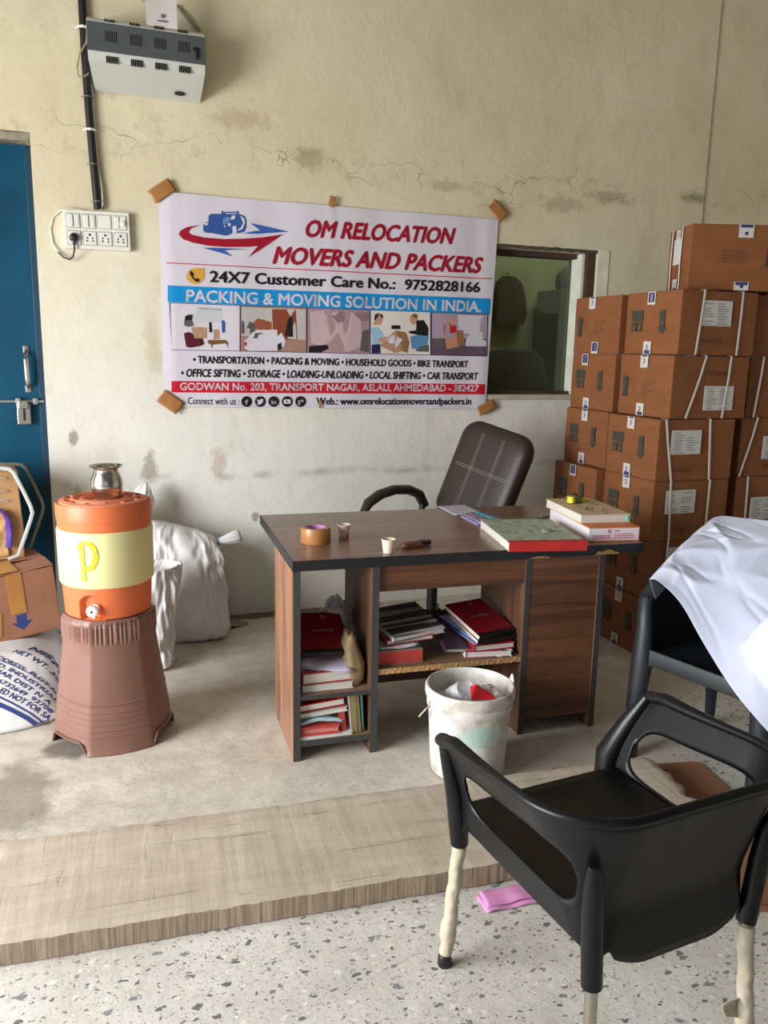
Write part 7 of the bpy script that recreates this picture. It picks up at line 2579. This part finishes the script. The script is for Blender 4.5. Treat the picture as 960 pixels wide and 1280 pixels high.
# white sheet thrown over the rear chair
back = [(2.30, 2.585, 0.80), (2.33, 2.54, 0.868), (2.37, 2.42, 0.885), (2.42, 2.25, 0.895), (2.47, 2.05, 0.89), (2.50, 1.85, 0.80), (2.50, 1.68, 0.66)]
front = [(1.872, 2.338, 0.70), (1.885, 2.30, 0.702), (1.915, 2.215, 0.645), (1.90, 2.075, 0.555), (1.885, 1.915, 0.46), (1.86, 1.77, 0.415), (1.84, 1.60, 0.37)]


def cr(P, t):
    n_ = len(P) - 1
    i = min(int(t * n_), n_ - 1)
    f_ = t * n_ - i
    p = [Vector(P[max(0, min(n_, i + d_))]) for d_ in (-1, 0, 1, 2)]
    return 0.5 * ((2 * p[1]) + (-p[0] + p[2]) * f_ + (2 * p[0] - 5 * p[1] + 4 * p[2] - p[3]) * f_ ** 2 + (-p[0] + 3 * p[1] - 3 * p[2] + p[3]) * f_ ** 3)


bm = bmesh.new()
SO = Vector((2.2, 2.1, 0.0))


def sheet(u, v):
    a, b_ = cr(back, u), cr(front, u)
    p = a.lerp(b_, v)
    p.z += 0.03 * math.sin(v * math.pi) * (0.5 + 0.5 * u)
    q = Vector((u * 3.2, v * 2.6, 0.3))
    w_ = (1 - abs(noise.noise(q))) ** 5 * 0.022 + 0.016 * noise.noise(q * 1.4 + Vector((7, 0, 0)))
    w_ *= 0.8
    w_ += 0.007 * (1 - abs(noise.noise(Vector((u * 4.5 + v * 3, v * 2.2 - u * 2, 4.4))))) ** 9 - 0.007 * (1 - abs(noise.noise(Vector((u * 3.0 - v * 4, v * 5 + u, 9.1))))) ** 10
    e_ = min(1, 6 * v, 6 * (1 - v), 8 * u)
    p += Vector((-0.45, -0.3, 0.8)) * w_ * max(0.15, e_)
    # tented over the chair's near arm
    a_, b2 = Vector((2.01, 1.865, 0)), Vector((2.45, 1.98, 0))
    f_ = max(0.0, min(1.0, (Vector((p.x, p.y, 0)) - a_).dot(b2 - a_) / (b2 - a_).length_squared))
    d_ = (Vector((p.x, p.y, 0)) - a_.lerp(b2, f_)).length
    need = 0.692 + 0.20 * f_ ** 2 - 1.5 * max(0.0, d_ - 0.045)
    need *= smooth01((0.985 - v) / 0.16)
    if p.z < need:
        p.z = need
    return p - SO


NS_, MS_ = 90, 80
gv = grid(bm, sheet, NS_, MS_)
# part hanging down behind the backrest and a folded-under lip at the arm
prev = [gv[i][0] for i in range(NS_ + 1)]
for s in range(1, 9):
    cur = [bm.verts.new(Vector((v.co.x + 0.012 * s * 0.5 + 0.01 * noise.noise(Vector((i * 0.2, s * 0.3, 5))), v.co.y + 0.004 * s, v.co.z - 0.035 * s))) for i, v in enumerate([gv[i][0] for i in range(NS_ + 1)])]
    for i in range(NS_):
        bm.faces.new((prev[i], prev[i + 1], cur[i + 1], cur[i]))
    prev = cur
prev = [gv[0][j] for j in range(MS_ // 2, MS_ + 1)]
for s in range(1, 5):
    cur = [bm.verts.new(v.co + Vector((0.012 * s, 0.004 * s, -0.022 * s - 0.004 * noise.noise(Vector((j * 0.3, s, 2)))))) for j, v in enumerate([gv[0][j] for j in range(MS_ // 2, MS_ + 1)])]
    for j in range(len(prev) - 1):
        bm.faces.new((prev[j], prev[j + 1], cur[j + 1], cur[j]))
    prev = cur
tag(obj('white_sheet', bm, M('white_flex_sheet', (208, 214, 236), 0.5, 0.03, 3), smooth=True, loc=SO, angle=180, mods=[('SOLIDIFY', dict(thickness=0.0015)), ('SUBSURF', dict(levels=1, render_levels=1))]), 'large creased white sheet draped over the rear black chair', 'sheet')  # base colour tinted blue to carry the sky light falling on the sheet
